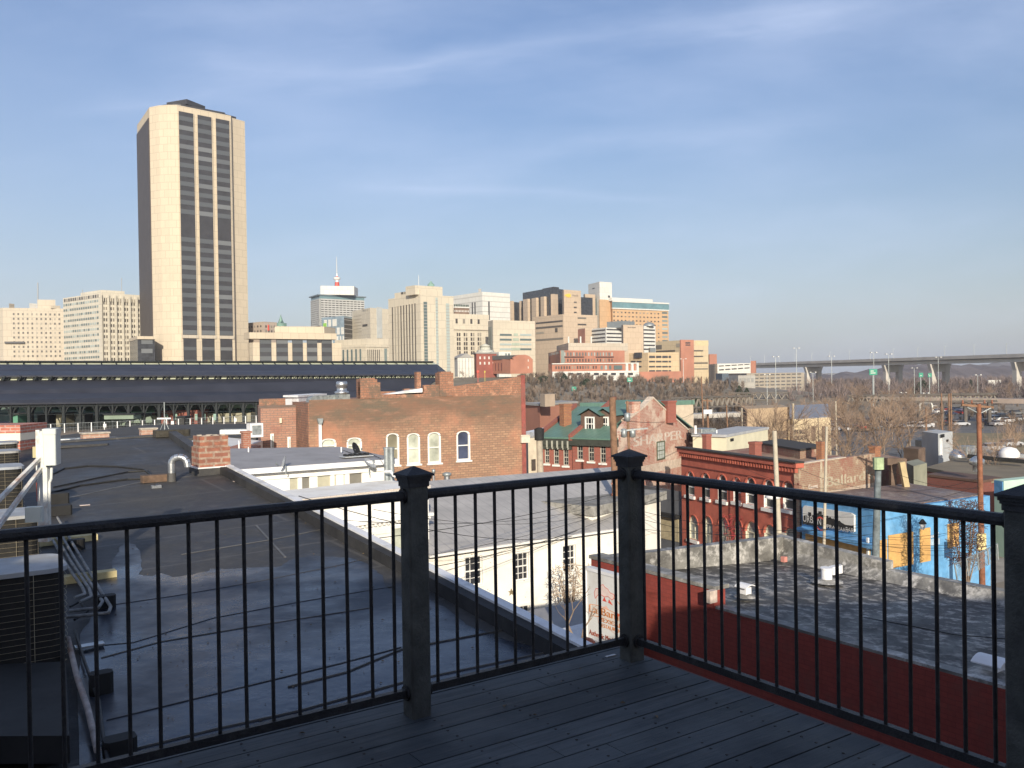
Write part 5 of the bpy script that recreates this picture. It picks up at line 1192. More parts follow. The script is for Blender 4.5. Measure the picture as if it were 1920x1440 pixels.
# black awning lamps on the blue wall
for px,py,l in ((1730,985,'white shaded lamp hanging on the blue wall'),):
    p=at(px,py,47.8); o=empty('wall_lantern',p,l,'lamp'); MB().lathe(p,[(.05,.34),(.20,.14),(.21,.08)][::-1],n=10).build('lamp_hood',M_stand,o); MB().lathe(p,[(.08,-.22),(.15,-.06),(.15,.07)],n=10).build('lamp_globe',mat('lamp_white',(.7,.7,.7)) if px==1730 else M_stand,o)
# grey panelled building and dark shopfront beyond the corner store (left of the red storefront)
gd=bld('grey_shop','dark grey painted shop between the corner store and the red storefront','building',(1190,915,73),(1232,915,70),(1278,918,67.5),0,mat('slate_paint',(.10,.105,.115),.7,.15,1))
q=prect(gd.R,1236,1273,968,1012); MB().panel(gd.R,*q,.003,.06).build('boarded_window',mat('tan_boards',(.38,.32,.2),.8,.2,2),gd.root)
m=MB(); q=prect(gd.R,1234,1276,962,968); MB().panel(gd.R,*q,.003,.5).build('awning',M_stand,gd.root)
# ======================= streets and pavements near =======================
# ======================= ground =======================
def S(x): x=max(0,min(1,x)); return x*x*(3-2*x)
def hgt(x,y): return (13.6-4.4*S((x+10)/110))*S((y-265)/170)*S((200-x)/120) - 1.0*S((y-700)/500)
def ground_mat():
    m,t,b=nodes('winter_ground'); b.inputs['Roughness'].default_value=.95
    n=nz(t,.03,det=8,rough=.65); n2=nz(t,.35,det=7,rough=.7); n3=nz(t,.012,det=4)
    col=mx(t,rng(t,n,.4,.6),(.22,.19,.155),(.31,.265,.20)); col=mx(t,rng(t,n2,.45,.65,0,.7),col,(.16,.145,.12)); col=mx(t,rng(t,n3,.45,.6,0,.8),col,(.17,.145,.10))
    t.links.new(col,b.inputs['Base Color']); return m
xs=sorted(set([-4000,-2500,-1500,-900,-600]+[ -450+15*i for i in range(61)]+[600,900,1500,2500,4000])); ys=[-60,0,60,120,180,240]+[262+9*i for i in range(24)]+[500,560,620]+[700,800,950,1200,1600,2200,3000,4500,6500]
vs=[];fs=[]
for y in ys:
    for x in xs: vs.append((x,y,hgt(x,y)))
nx=len(xs)
for j in range(len(ys)-1):
    for i in range(nx-1): a=j*nx+i; fs.append((a,a+1,a+nx+1,a+nx))
m=MB(); m.add(vs,fs,True); o=m.build('ground',ground_mat(),org=(0,0,0)); tag(o,'brown winter ground','ground',kind='structure')
M_asph=mat('asphalt',(0.13,0.13,0.13),.9,.2,.4,stain=(.17,.165,.16),sc2=.15); M_side_w=mat('sidewalk_concrete',(.30,.28,.25),.9,.15,.8)
def flat(pts,z,mt,name,kind='structure',label='asphalt road'):
    P=[V2(p) for p in pts]; o=MB().add([(p.x,p.y,z) for p in P],[tuple(range(len(P)))]).build(name,mt,org=(P[0].x,P[0].y,z)); tag(o,label,'road',kind=kind); return o
a=V2((6.5,43)); 
flat([(9.8,22),(21,38),(6,100),(-8,92)],.008,M_asph,'side_street',label='asphalt side street between the buildings')
flat([(-30,24),(40,62),(38,66),(-34,28)],.012,M_side_w,'pavement',label='concrete pavement along the street')
# parking lots
flat([tuple(V2(onz(x,y,0))) for x,y in ((1540,862),(1925,905),(1925,775),(1600,772),(1500,800))],.02,M_asph,'parking_lot',label='asphalt car park under the viaduct')
M_grs=mat('dry_grass',(.22,.18,.10),.95,.2,.15,stain=(.15,.13,.08),sc2=.1)
flat([tuple(V2(onz(x,y,0))) for x,y in ((1775,843),(1925,850),(1925,812),(1778,812))],.035,M_grs,'grass_verge',label='strip of dry grass beside the car park')
# ======================= cars =======================
def car(name,loc,rot,col,label,group,van=False):
    e=empty(name,loc,label,'car',group); e.rotation_euler=(0,0,rot); key='car_'+col[0]
    paint=mat('paint_'+col[0],col[1],.3,.05,1,spec=.6)
    L_,w,h=(4.9,.92,1.95) if van else (4.5,.88,1.42)
    ox,oy,oz=loc
    prof=[(-L_/2,.35),(-L_/2,.85),(-L_/2+.25,.95),(L_/2-1.2,.98),(L_/2-.1,.78),(L_/2,.55),(L_/2,.3)] if not van else [(-L_/2,.35),(-L_/2,1.1),(L_/2-.9,1.1),(L_/2-.1,.95),(L_/2,.6),(L_/2,.3)]
    def ex(prof_,w0,w1=None,zc=.95):
        w1=w0 if w1 is None else w1; n=len(prof_); f=lambda z: w0+(w1-w0)*max(0,min(1,(z-zc)/(h-zc)))
        vs=[(ox+x,oy-f(z),oz+z) for x,z in prof_]+[(ox+x,oy+f(z),oz+z) for x,z in prof_]
        return MB().add(vs,[tuple(range(n)),tuple(range(2*n-1,n-1,-1))]+[(i,(i+1)%n,n+(i+1)%n,n+i) for i in range(n)])
    ex(prof,w).build('body',paint,e)
    cab=[(-L_/2+.35,.93),(-L_/2+.75,h-.06),(-L_/2+1.2,h),(.55,h),(L_/2-1.15,.95)] if not van else [(-L_/2+.02,1.05),(-L_/2+.15,h-.08),(-L_/2+.3,h),(.9,h),(L_/2-.95,1.05)]
    ex(cab,w-.06,w-.22).build('window_band',M_gl,e)
    rf=[(x*.97,z+.012) for x,z in cab[1:4]]; n=len(rf)
    MB().add([(ox+x,oy-(w-.2),oz+z) for x,z in rf]+[(ox+x,oy+(w-.2),oz+z) for x,z in rf],[(i,i+1,n+i+1,n+i) for i in range(n-1)]).build('roof_panel',paint,e)
    for sx_ in (-L_/2+.8,L_/2-.85):
        for sy_ in (-w+.06,w-.06): MB().tube((ox+sx_,oy+sy_-.1,oz+.33),(ox+sx_,oy+sy_+.1,oz+.33),.33,n=12).build('wheel',M_blk,e)
    return e
COLS=[('white',(.75,.75,.75)),('silver',(.42,.43,.45)),('black',(.02,.02,.022)),('navy',(.03,.045,.09)),('grey',(.14,.145,.15)),('red',(.45,.04,.03)),('maroon',(.18,.03,.03))]
adj={'white':'white','silver':'silver','black':'black','navy':'navy','grey':'grey','red':'red','maroon':'maroon'}
protos={}
def place(px,py,ci,rot,label,group='cars parked in the lots by the viaduct',z=0.03):
    p=onz(px,py,z); c=COLS[ci]
    if ci not in protos:
        protos[ci]=car('parked_car',(p.x,p.y,p.z),rot,c,label,group); return protos[ci]
    return clone(protos[ci],p,rot,label,group)
spots=[(1762,775,0),(1753,784,2),(1780,779,3),(1801,777,5),(1790,771,3),(1812,773,4),(1770,771,6),(1686,802,0),(1695,800,2),(1710,803,1),(1722,797,0),(1738,799,0),(1750,796,4),(1733,803,1),(1571,806,0),(1585,808,0),(1597,808,2),(1627,806,5),(1620,803,5),(1640,806,4),(1790,797,3),(1800,799,1),(1775,794,6),(1832,777,2),(1845,783,3),(1856,776,1),(1868,789,0),(1880,784,2),(1890,793,0),(1905,778,4),(1912,790,1),(1560,801,4),(1855,797,3),(1875,799,1),(1700,772,2),(1722,768,1),(1745,765,0),(1660,801,3),(1555,809,1)]
rr=random.Random(4)
where=lambda px,py:('in the near row,' if py>793 else 'in the far row,')
for i,(px,py,ci) in enumerate(spots):
    # neighbour wording
    ref='right of the rusty pole' if px>1845 else ('left of the grey box building' if px<1728 else 'behind the grey box building') 
    rank=sum(1 for q in spots if q[2]==ci and q[0]<px)+1; tot=sum(1 for q in spots if q[2]==ci)
    nth=['first','second','third','fourth','fifth','sixth','seventh','eighth','ninth','tenth','eleventh'][min(rank-1,10)]
    place(px,py,ci,rr.choice([0,.1,-.1,3.1,1.3,1.4])+.3,f"{nth} {adj[COLS[ci][0]]} car from the left, {where(px,py)[:-1]} {ref}")
# nearer cars at right edge
for px,py,Y,ci,l in ((1895,838,None,1,'silver parked car at the right edge beyond the olive roof'),(1862,846,None,1,'silver windshielded car parked beside the leafless bush'),):
    p=onz(px,py,0.03); clone(protos[ci],p,.4,l,None)
p=at(1858,1085,42); p.z=0.03
cg=clone(protos[0],(p.x,p.y,1.15),2.4,'pale car parked behind the chain link fence by the right post',None)
p=onz(1255,1013,0.03)
cm=clone(protos[6],(p.x+.5,p.y-1.0,.9),1.9,'dark red car parked at the kerb before the red storefront',None)
p=onz(1194,741,6); clone(protos[0],at(1194,741,440),.2,'white van driving on the slope above the gable chimney',None)
# ======================= right middle distance =======================
M_bw=brick('dark_red_brick_low',(0.20,0.065,0.05),(0.24,0.08,0.06),(.18,.1,.08),w=.5,h=.16,var=.4)
o=bld('low_brick_building','low dark red brick building with a flat olive roof, right side','building',(1738,898,79),(1840,905,74),(1875,897,76),0,M_bw,cap=(mat('brown_coping',(.12,.07,.05)),.2,.15))
M_olive=mat('olive_roof',(.21,.175,.12),.9,.15,.3,stain=(.15,.12,.085),sc2=.25)
def slab(pxs,z,th,name,mt,label,cat,base=0):
    P=[V2(onz(x,y,z)) for x,y in pxs]; e=empty(name,(P[0].x,P[0].y,base),label,cat); MB().prism(P,z-.35,z).build('roof',mt,e)
    c=sum(P,Vector((0,0)))/len(P); MB().prism([c+(q-c)*.985 for q in P],base,z-.351).build('wall',th,e); return e
slab([(1735,876),(1850,898),(2000,898),(2000,868),(1800,858)],4.6,M_bw,'olive_roofed_building',M_olive,'wide low building under an olive brown flat roof','building')
M_oli2=mat('olive_wall',(.17,.15,.095),.9,.1,.5)
bx=bld('grey_box_building','tall pale grey windowless box building with a drain pipe','building',(1728,813,104),(1759,813,100),(1786,811,103),0,mat('pale_grey_stucco',(.42,.44,.45),.8,.06,.6))
q=prect(bx.R,1762.5,1764.5,815,858); MB().panel(bx.R,*q,.003,.15).build('drain_pipe',M_white,bx.root); q=prect(bx.R,1761,1766,814,820); MB().panel(bx.R,*q,.16,.3).build('hopper',M_stand,bx.root)
q=prect(bx.R,1774,1777,824,828); MB().panel(bx.R,*q,.003,.1).build('wall_lamp',M_stand,bx.root)
M_rn=mat('rusty_brown',(.16,.11,.08),.9,.3,.6)
o=bld('brown_shed','small brown shed with a dark door left of the grey box building','shed',(1695,842,100),(1722,842,98),(1735,838,100),0,M_rn)
o=bld('grey_roof_hut','grey roofed hut behind bare branches left of the grey box building','hut',(1716,828,108),(1728,826,107),(1738,825,110),0,mat('tan_grey',(.3,.27,.22)))
p=at(1796,851,94); e=empty('roof_ventilator',(p.x,p.y,p.z-1),'round steel ventilator on the olive roof','ventilator'); MB().lathe((p.x,p.y,p.z-.9),[(.7,0),(.9,.5),(.7,1.1),(.3,1.4)],n=12).build('hood',M_galv,e)
p=at(1812,848,95); e=MB().obox(V2(p),UB,.9,.6,p.z-.7,p.z+.7,ch=.06).build('roof_condenser',M_galvd); tag(e,'grey box condenser beside the round ventilator','air conditioner')
p=at(1832,873,75); e=empty('roof_ventilator',(p.x,p.y,p.z),'steel ventilator cowl left of the brown pole','ventilator'); MB().lathe((p.x,p.y,p.z-.5),[(.35,0),(.35,.5),(.6,.6),(.6,1.0),(.2,1.3)],n=12).build('hood',M_galv,e)
M_mint=mat('mint_paint',(.45,.62,.50),.7,.06,1)
mi=bld('mint_building','mint green walled low building with a blue corner at the right edge','building',(1864,899,66),(1882,902,65),(1990,888,68),0,M_mint); q=prect(mi.L,1865,1881,902,930); MB().panel(mi.L,*q,.003,.05).build('blue_corner',M_blue,mi.root)
# white van / tanker roofs right of the pole
p=at(1892,838,88); e=MB().lathe((p.x,p.y,p.z-1),[(.95,0),(.95,.45),(.65,.85),(.15,1.0)],n=12).build('white_tank',M_white); tag(e,'rounded white tank on the low roof at the right edge','tank')
for k,(x0,y0,x1,y1,Y,l) in enumerate(((1815,842,1925,856,92,'long pale roof rail at the right edge, the upper one'),(1815,855,1925,866,88,'long dark roof rail at the right edge, the lower one'))):
    e=MB().beam(at(x0,y0,Y),at(x1,y1,Y-4),.4,.35).build('roof_rail',[M_acg,M_stand][k]); tag(e,l,'rail')
# propped wall frames behind ghost wall (brown posts), green drum pole
gp_=empty('steel_post_frame',at(1660,950,57),'rusty steel post frame leaning against the brick wall','frame')
def bm(x0,y0,x1,y1,Y,w,mt,par,name='beam'): return MB().beam(at(x0,y0,Y),at(x1,y1,Y),w,w).build(name,mt,par)
bm(1655,865,1695,865,58,.45,M_rn,gp_); bm(1674,866,1674,918,58,.35,M_rn,gp_,'post'); bm(1690,866,1700,918,57,.35,mat('tan_timber',(.45,.36,.2)),gp_,'post')
wb=bld('weathered_brick_wall','weathered brick wall section right of the ghost-lettered wall','wall',(1645,866,64),(1694,866,60),(1700,866,62),0,M_side)
gb2=bld('grey_block_building','grey and olive block building behind the blue building roof','building',(1696,872,66),(1713,874,63),(1738,878,65),0,mat('grey_olive_block',(.27,.27,.20),.9,.15,.8))
# ======================= utility poles =======================
M_pole=mat('brown_pole_wood',(0.22,0.125,0.075),.9,.25,4,bmp=.2); M_conc=mat('tan_concrete_pole',(0.46,0.41,0.32),.85,.1,3); M_ins=mat('insulator_brown',(.25,.10,.06),.4,.2,5)
def pole(name,label,px0,py0,px1,py1,Y,r,mt,parts=()):
    t=at(px0,py0,Y); b=at(px1,py1,Y); d=(b-t); d=d/d.z*(-(t.z)) ; base=t+Vector((d.x,d.y,-t.z)) if abs(d.z)>1e-6 else b
    e=empty(name,(base.x,base.y,0),label,'pole'); MB().tube(base,t,r*1.15,r*.85,n=10).build('shaft',mt,e); return e,t,base
e1_,t1_,b1_=pole('utility_pole','brown wooden utility pole rising behind the corner post of the rail',1148,745,1158,1035,44.5,.20,M_pole)
MB().tube(at(1155,965,44.2),at(1150,1010,44.2),.16,n=10).build('transformer',M_galvd,e1_)
for y in (905,925,945): MB().tube(at(1153,y,44.2),at(1146,y+3,44.2),.07).build('insulator',M_ins,e1_)
e2_,t2_,b2_=pole('utility_pole','tall concrete lamp pole in front of the red storefront',1452,808,1461,1005,46,.135,M_conc)
MB().tube(at(1462,1000,45.8),at(1462,1012,45.8),.35,.42,n=10).build('base_collar',M_conc,e2_)
lp=at(1458,931,45.3); MB().lathe((lp.x-.25,lp.y,lp.z-.15),[(.18,0),(.42,.1),(.35,.25),(.1,.3)],n=12).build('lamp_head',mat('lamp_white',(.7,.7,.7)),e2_)
e3_,t3_,b3_=pole('utility_pole','weathered blue-grey pole with a green fitting in front of the blue building',1647,860,1643,1005,44,.18,mat('bluegrey_pole',(.16,.19,.20),.9,.3,3))
q=at(1647,878,43.8); MB().obox(V2(q),(1,0),.24,.2,at(1647,880,43.8).z,at(1647,858,43.8).z,ch=.1).build('fitting',mat('pale_green_fitting',(.36,.45,.26),.8,.15,4),e3_)
e4_,t4_,b4_=pole('utility_pole','rusty brown utility pole with a crossarm at the right',1835,757,1841,1060,48,.145,mat('rust_brown_pole',(.24,.10,.055),.9,.25,4))
MB().beam(at(1803,759,47.8),at(1862,764,48.2),.11,.12).build('crossarm',M_pole,e4_)
for x in (1805,1822,1846,1860): MB().lathe(at(x,757,48),[(.03,0),(.06,.06),(.04,.14),(.05,.2)],n=8).build('insulator',M_ins,e4_)
MB().tube(at(1810,762,48),at(1835,775,48),.04).build('brace',M_galvd,e4_); MB().tube(at(1858,765,48),at(1838,775,48),.04).build('brace',M_galvd,e4_)
q=at(1840,1016,47.5); MB().obox(V2(q),(1,.1),.25,.05,q.z-.45,q.z+.45).build('pole_sign',mat('yellow_sign',(.62,.52,.25)),e4_)
e5_,t5_,b5_=pole('utility_pole','thin tan pole before the skyline signboard',1550,800,1545,1025,47,.08,M_conc)
e6_,t6_,b6_=pole('utility_pole','pale wooden pole with a dark cap beside the green roof house',1011,812,1013,880,63,.26,mat('pale_pole',(.40,.35,.27),.9,.15,3)); MB().lathe(t6_,[(.34,-.5),(.36,.3),(.1,.4)],n=10).build('pole_cap',M_stand,e6_)
e7_,t7_,b7_=pole('utility_pole','slim dark pole with hardware in front of the gable wall',1176,752,1180,860,58,.10,M_pole)
for x,y in ((1170,812),(1186,812),(1176,782)): MB().lathe(at(x,y,57.9),[(.06,-.3),(.2,-.25),(.2,.25),(.06,.3)],n=8).build('insulator',M_galvd,e7_)
MB().beam(at(1163,808,57.9),at(1215,803,57.6),.1,.1).build('crossarm',M_galvd,e7_)
e8_,t8_,b8_=pole('utility_pole','pole with two transformers beside the railway viaduct',1326,748,1327,785,150,.22,M_pole)
for x in (1323,1331): MB().tube(at(x,768,149),at(x,776,149),.42,n=10).build('transformer',M_white,e8_)
MB().beam(at(1318,751,150),at(1335,752,150),.2,.2).build('crossarm',M_pole,e8_)
slim=[(1315,706,1317,760,190,'slim grey pole left of the viaduct truss'),(1391,765,1392,812,105,'thin pale pole by the brown hillside wall'),(1362,760,1364,800,115,'thin pole before the dark brown slope'),(1779,738,1780,800,180,'timber pole right of the signal bridge, the left one'),(1783,737,1784,805,170,'timber pole right of the signal bridge, the right one'),(1765,737,1766,775,200,'timber pole before the viaduct deck'),(1567,752,1568,812,120,'pale slim pole standing before the car park'),(1736,765,1737,800,130,'short dark pole among the parked cars')]
for x0,y0,x1,y1,Y,l in slim:
    e,t_,b_=pole('utility_pole',l,x0,y0,x1,y1,Y,.0009*Y,M_conc if 'pale' in l else M_pole)
# ======================= overhead wires =======================
M_wire2=mat('black_wire',(.015,.015,.015),.6,.1,5)
def wire(a,b,sag,r,label):
    a=Vector(a); b=Vector(b); n=14; P=[a+(b-a)*(i/n)-Vector((0,0,4*sag*(i/n)*(1-i/n))) for i in range(n+1)]
    o=MB().path(P,r,n=3).build('overhead_wire',M_wire2); tag(o,label,'wire','overhead wires')
W=[((640,975,24),(1152,938,44),.5,.010,'wire crossing the grey metal roof, the highest from the left'),
 ((560,930,22),(1153,985,44.4),.9,.012,'wire crossing low over the front of the white house'),
 ((700,1010,26),(1152,925,44.3),.2,.014,'wire rising across the grey metal roof to the brown pole'),
 ((640,1090,24),(1152,968,44.3),.35,.016,'thick cable rising past the white house windows'),
 ((640,1065,25),(1150,955,44.2),.3,.011,'thin cable parallel above the thick one at the white house eave'),
 ((720,1100,27),(1250,925,46),.3,.009,'thin wire over the white house toward the corner store'),
 ((700,955,27),(1120,962,43),.5,.010,'wire sagging over the middle of the grey metal roof'),
 ((1153,925,44.3),(1500,900,60),.8,.011,'wire from the brown pole to the red storefront'),
 ((1153,945,44.3),(1645,985,44),.7,.013,'wire across the lower windows of the red storefront'),
 ((1153,958,44.3),(1643,1000,44),.8,.012,'second wire across the lower windows of the red storefront'),
 ((1153,985,44.3),(1840,925,48),1.2,.012,'long wire from the brown pole to the rusty pole'),
 ((1545,945,47),(1840,910,48),.5,.012,'wire from the thin tan pole to the rusty pole'),
 ((1456,950,46),(1645,965,44),.3,.010,'short wire between the lamp pole and the blue-grey pole'),
 ((1456,965,46),(1841,985,48),.9,.012,'wire before the blue wall, the upper of the pair'),
 ((1456,985,46),(1841,1018,48),.5,.012,'wire before the blue wall, the lower of the pair'),
 ((1456,992,46),(1870,1022,47),.5,.012,'lowest wire before the orange boards'),
 ((1640,870,44),(1840,915,48),.4,.012,'wire over the rusty roof of the blue building'),
 ((1500,880,50),(1840,895,48),1.0,.010,'wire sagging before the brick ghost sign'),
 ((1545,960,47),(1450,1000,46),.2,.010,'short guy wire beside the thin tan pole'),
 ((1835,765,48),(1980,748,60),.4,.012,'wire leaving the crossarm toward the right edge'),
 ((1806,760,48),(1567,800,120),1.0,.014,'wire from the crossarm back toward the car park'),
 ((1180,790,58),(1326,752,150),1.2,.02,'wire from the slim dark pole toward the viaduct'),
 ((1290,815,72),(1420,752,160),1.5,.03,'pale cable curving from the gable wall up to the warehouse'),
 ((1280,905,66),(1420,860,60),.2,.010,'wire over the arched windows of the red storefront'),
 ((1400,880,58),(1640,915,44),.5,.010,'wire hanging before the right end of the red storefront')]
for a,b_,s_,r,l in W: wire(at(*a),at(*b_),s_,r,l)
# chain link fence right
fe=empty('chain_link_fence',at(1800,1060,36),'chain link fence by the parked car at the right post','fence')
m=MB(); P0=at(1790,1058,36);P1=at(1870,1020,40); P0b=at(1795,1090,36);P1b=at(1872,1050,40)
m.tube(P0,P1,.03); m.build('top_rail',M_galvd,fe)
for k in range(5): a=P0.lerp(P1,k/4); b_=P0b.lerp(P1b,k/4); MB().tube(a,b_,.03).build('fence_post',M_galvd,fe)
m=MB()
for k in range(34):
    a=P0.lerp(P1,k/34); b_=P0b.lerp(P1b,min(1,(k+3)/34)); m.tube(a,b_,.006,n=3,cap=False); a=P0.lerp(P1,min(1,(k+3)/34)); b_=P0b.lerp(P1b,k/34); m.tube(a,b_,.006,n=3,cap=False)
m.build('mesh_panel',M_galvd,fe)
# ======================= railway station train shed =======================
M_shed=mat('dark_slate_metal',(0.036,0.039,0.052),.5,.15,.25,spec=.4); M_steel=mat('dark_green_steel',(0.010,0.015,0.017),.7,.2,1); M_pglz=mat('pale_glazing',(.55,.58,.44),.3,.15,.3,spec=.6)
ts=empty('train_shed',(-20,150,6),'long dark railway train shed with a two tier roof and trussed clerestory','train shed')
def LN(pl,YL,pr,YR): return at(*pl,YL),at(*pr,YR)
xL,xR=-330,822
E0=LN((xL,759.5),118,(760,748),176); E1=LN((xL,715.5),128,(xR,708.5),188); E2=LN((xL,705.5),127.3,(xR,701.5),187.3); E3=LN((xL,683.3),136,(xR-2,683.2),197); E4=LN((xL,676),137,(xR-10,677.2),198)
def ruled(A_,B_,name,mt,th=.25,n=1):
    d=Vector((0,0,-th)); return MB().add([A_[0],A_[1],B_[1],B_[0],A_[0]+d,A_[1]+d,B_[1]+d,B_[0]+d],[(0,1,2,3),(7,6,5,4),(0,4,5,1),(1,5,6,2),(2,6,7,3),(3,7,4,0)]).build(name,mt,ts)
E0r=(E0[0],at(800,727,182)); 
# lower roof: slightly concave in two strips
mid=(E0[0].lerp(E1[0],.5)-Vector((0,0,.35)),E0[1].lerp(E1[1],.5)-Vector((0,0,.35)))
ruled(E0,mid,'lower_roof',M_shed); ruled(mid,E1,'lower_roof',M_shed)
mid2=(E2[0].lerp(E3[0],.5)-Vector((0,0,.2)),E2[1].lerp(E3[1],.5)-Vector((0,0,.2)))
ruled(E2,mid2,'upper_roof',M_shed); ruled(mid2,E3,'upper_roof',M_shed)
# hipped right end
MB().add([E2[1],mid2[1],E3[1],at(836,696,205),at(836,702,192)],[(0,4,1),(1,4,3),(1,3,2)]).build('hip_end',M_shed,ts)
ru=Vector((0,0,.55)); ruled((E4[0],E4[1]),(at(xL,677,142),at(xR-10,678,203)),'ridge_cap',M_steel,.3)
MB().beam(E4[0]-Vector((0,0,.10)),E4[1]-Vector((0,0,.10)),.5,.22).build('ridge_cap',M_steel,ts)
# pale strip between ridge and upper roof
g0=(E3[0]+Vector((0,.9,-.1)),E3[1]+Vector((0,.9,-.1)));g1=(E4[0]+Vector((0,.9,-.2)),E4[1]+Vector((0,.9,-.2)))
MB().quad(g0[0],g0[1],g1[1],g1[0]).build('ridge_glazing',M_pglz,ts)
for k in range(0,45):
    t=k/44; a=E3[0].lerp(E3[1],t); b=E4[0].lerp(E4[1],t); MB().beam(a,b,.12,.1).build('ridge_post',M_steel,ts) if k<44 else None
# clerestory: glazing behind trusses
a0,a1=E1[0]+Vector((0,.05,0)),E1[1]+Vector((0,.05,0)); b0,b1=E2[0]+Vector((0,.75,-.02)),E2[1]+Vector((0,.75,-.02))
MB().quad(a0,a1,b1,b0).build('clerestory_glazing',M_pglz,ts)
MB().beam(E1[0]+Vector((0,-.1,.02)),E1[1]+Vector((0,-.1,.02)),.2,.06).build('clerestory_sill',M_steel,ts); MB().beam(E2[0]+Vector((0,.6,-.12)),E2[1]+Vector((0,.6,-.12)),.3,.12).build('clerestory_beam',M_steel,ts)
nb=46
for k in range(nb):
    m=MB()
    def pt(t,u_): a=E1[0].lerp(E1[1],t)+Vector((0,-.12,.02)); b=E2[0].lerp(E2[1],t)+Vector((0,.5,-.06)); return a.lerp(b,u_)
    t0=k/nb; t1=(k+.42)/nb; tm=(t0+t1)/2
    if k<nb*.42: 
        a=pt(t0,0);b=pt(t1 if k<nb*.3 else t0+.2/nb,0); m.beam(pt(tm if k<nb*.3 else t0,-.0),pt(tm if k<nb*.3 else t0,1),1.3 if k<nb*.3 else .6,.4)
    m.beam(pt(t0,0),pt(t0,1),.3,.15); m.beam(pt(t1,0),pt(t1,1),.3,.15); m.beam(pt(t0,1),pt(tm,0),.1,.08); m.beam(pt(tm,0),pt(t1,1),.1,.08)
    if k>nb*.55: m.beam(pt(t1,1),pt((k+.72)/nb,0),.1,.08); m.beam(pt((k+.72)/nb,0),pt((k+1)/nb,1),.1,.08)
    m.build('clerestory_truss',M_steel,ts)

# back half of the roof so it is a real building
bk=(at(xL,700,155),at(xR,700,212)); MB().quad(E4[0]+Vector((0,5,-.3)),E4[1]+Vector((0,5,-.3)),bk[1],bk[0]).build('rear_roof',M_shed,ts)
# columns & arches
nc=38
for row,(dy,off) in enumerate(((0.8,0),(9,.5))):
    for k in range(nc):
        t=(k+off)/nc; top=E0[0].lerp(E0[1],t)+Vector((0,dy,-.3)); px_=960+F*top.x/top.y
        if px_<-60 or px_>640: continue
        bot=Vector((top.x,top.y,6.56)); m=MB(); m.beam(bot,top,.42 if k%2==0 else .26,.42)
        if True:
            sp=(E0[1]-E0[0])/nc; sp.normalize(); W_=((E0[1]-E0[0]).length/nc)*.5
            for sg_ in (-1,1):
                P=[top+sp*sg_*W_*q-Vector((0,0,1.9*(1-q)**2+.1)) for q in (0,.2,.4,.6,.8,1)]; m.path(P,.07,n=4)
                m.tube(top+sp*sg_*W_*.5-Vector((0,0,.1)),top-Vector((0,0,2.0)),.05,n=4); m.tube(top+sp*sg_*W_*.25-Vector((0,0,1.3)),top+sp*sg_*W_*.6,.05,n=4)
        m.build('column',M_steel,ts)
    m=MB(); z=-1.55
    m.beam(E0[0]+Vector((0,dy,-.5)),E0[0].lerp(E0[1],.9)+Vector((0,dy,-.5)),.3,.35); m.tube(E0[0]+Vector((0,dy,z-.3)),E0[0].lerp(E0[1],.9)+Vector((0,dy,z-.3)),.05,n=4); m.build('eave_girder',M_steel,ts)

# platform deck & things inside
pf=V2(at(-330,700,115)); 
P_=[V2(at(-330,700,117)),V2(at(760,700,174.5)),V2(at(760,700,215)),V2(at(-330,700,160))]
o=MB().prism(P_,0,6.55).build('railway_platform',mat('dark_platform',(.10,.095,.09),.9,.2,.3)); tag(o,'raised railway platform under the dark train shed','platform')
# lower street-side retaining ledge (tan gravel line) in front
P2_=[V2(at(-330,700,106)),V2(at(760,700,163)),V2(at(760,700,174)),V2(at(-330,700,116.7))]
o=MB().prism(P2_,0,6.6).build('ballast_embankment',mat('tan_ballast',(.26,.20,.14),.95,.3,.8,stain=(.15,.11,.08),sc2=.4)); tag(o,'tan gravel ledge with the platform fence on it','embankment')
# concourse building behind the columns: brick, green roofs
M_grn=mat('green_tin_roof',(.10,.28,.19),.6,.12,.4)
cb=empty('concourse_building',at(300,760,190),'brick concourse building with green roofs seen between the shed columns','building')
def box_at(x0,x1,yt,yb,Y,d,mt,name,par):
    a=V2(at(x0,yt,Y));b=V2(at(x1,yt,Y)); return MB().prism([a,b,b+V2((0,d)),a+V2((0,d))],at((x0+x1)/2,yb,Y).z,at((x0+x1)/2,yt,Y).z).build(name,mt,par)
box_at(285,370,770,800,152,6,MC['row_red_brick'],'brick_wall',cb); box_at(150,285,780,800,150,6,mat('pale_green_wall',(.20,.26,.20),.8,.1,.5),'pale_wall',cb)
box_at(370,470,775,800,157,6,mat('tan_green',(.33,.31,.22),.8,.1,.5),'tan_wall',cb)
for x0,x1,y0,y1,Y in ((160,225,758,770,148),(225,290,757,772,149),(95,160,758,766,146),(400,470,757,772,161)):
    a=at(x0,y1,Y);b=at(x1,y1,Y);c=at(x1,y0,Y+4);d=at(x0,y0,Y+4); MB().add([a,b,c,d,a-Vector((0,0,.2)),b-Vector((0,0,.2))],[(0,1,2,3),(0,4,5,1)]).build('green_roof',M_grn,cb)
for x in (310,327,365,400,380): box_at(x,x+5,776,788,151.8,.1,mat('pane_teal',(.25,.38,.32),.4),'window',cb)
box_at(30,480,757.5,768,159.5,.5,mat('canopy_green',(.24,.40,.30),.7,.15,.3),'green_canopy',cb); box_at(30,480,781,792,161,.5,mat('teal_screen',(.34,.44,.37),.6,.25,.25),'glazed_screen',cb)
kb=empty('platform_kiosk',at(28,770,150),'small green kiosk on the railway platform at the left','kiosk'); box_at(18,33,777,796,136,3,M_grn,'wall',kb); box_at(16,35,775,777,135.8,3.4,M_white,'roof',kb)
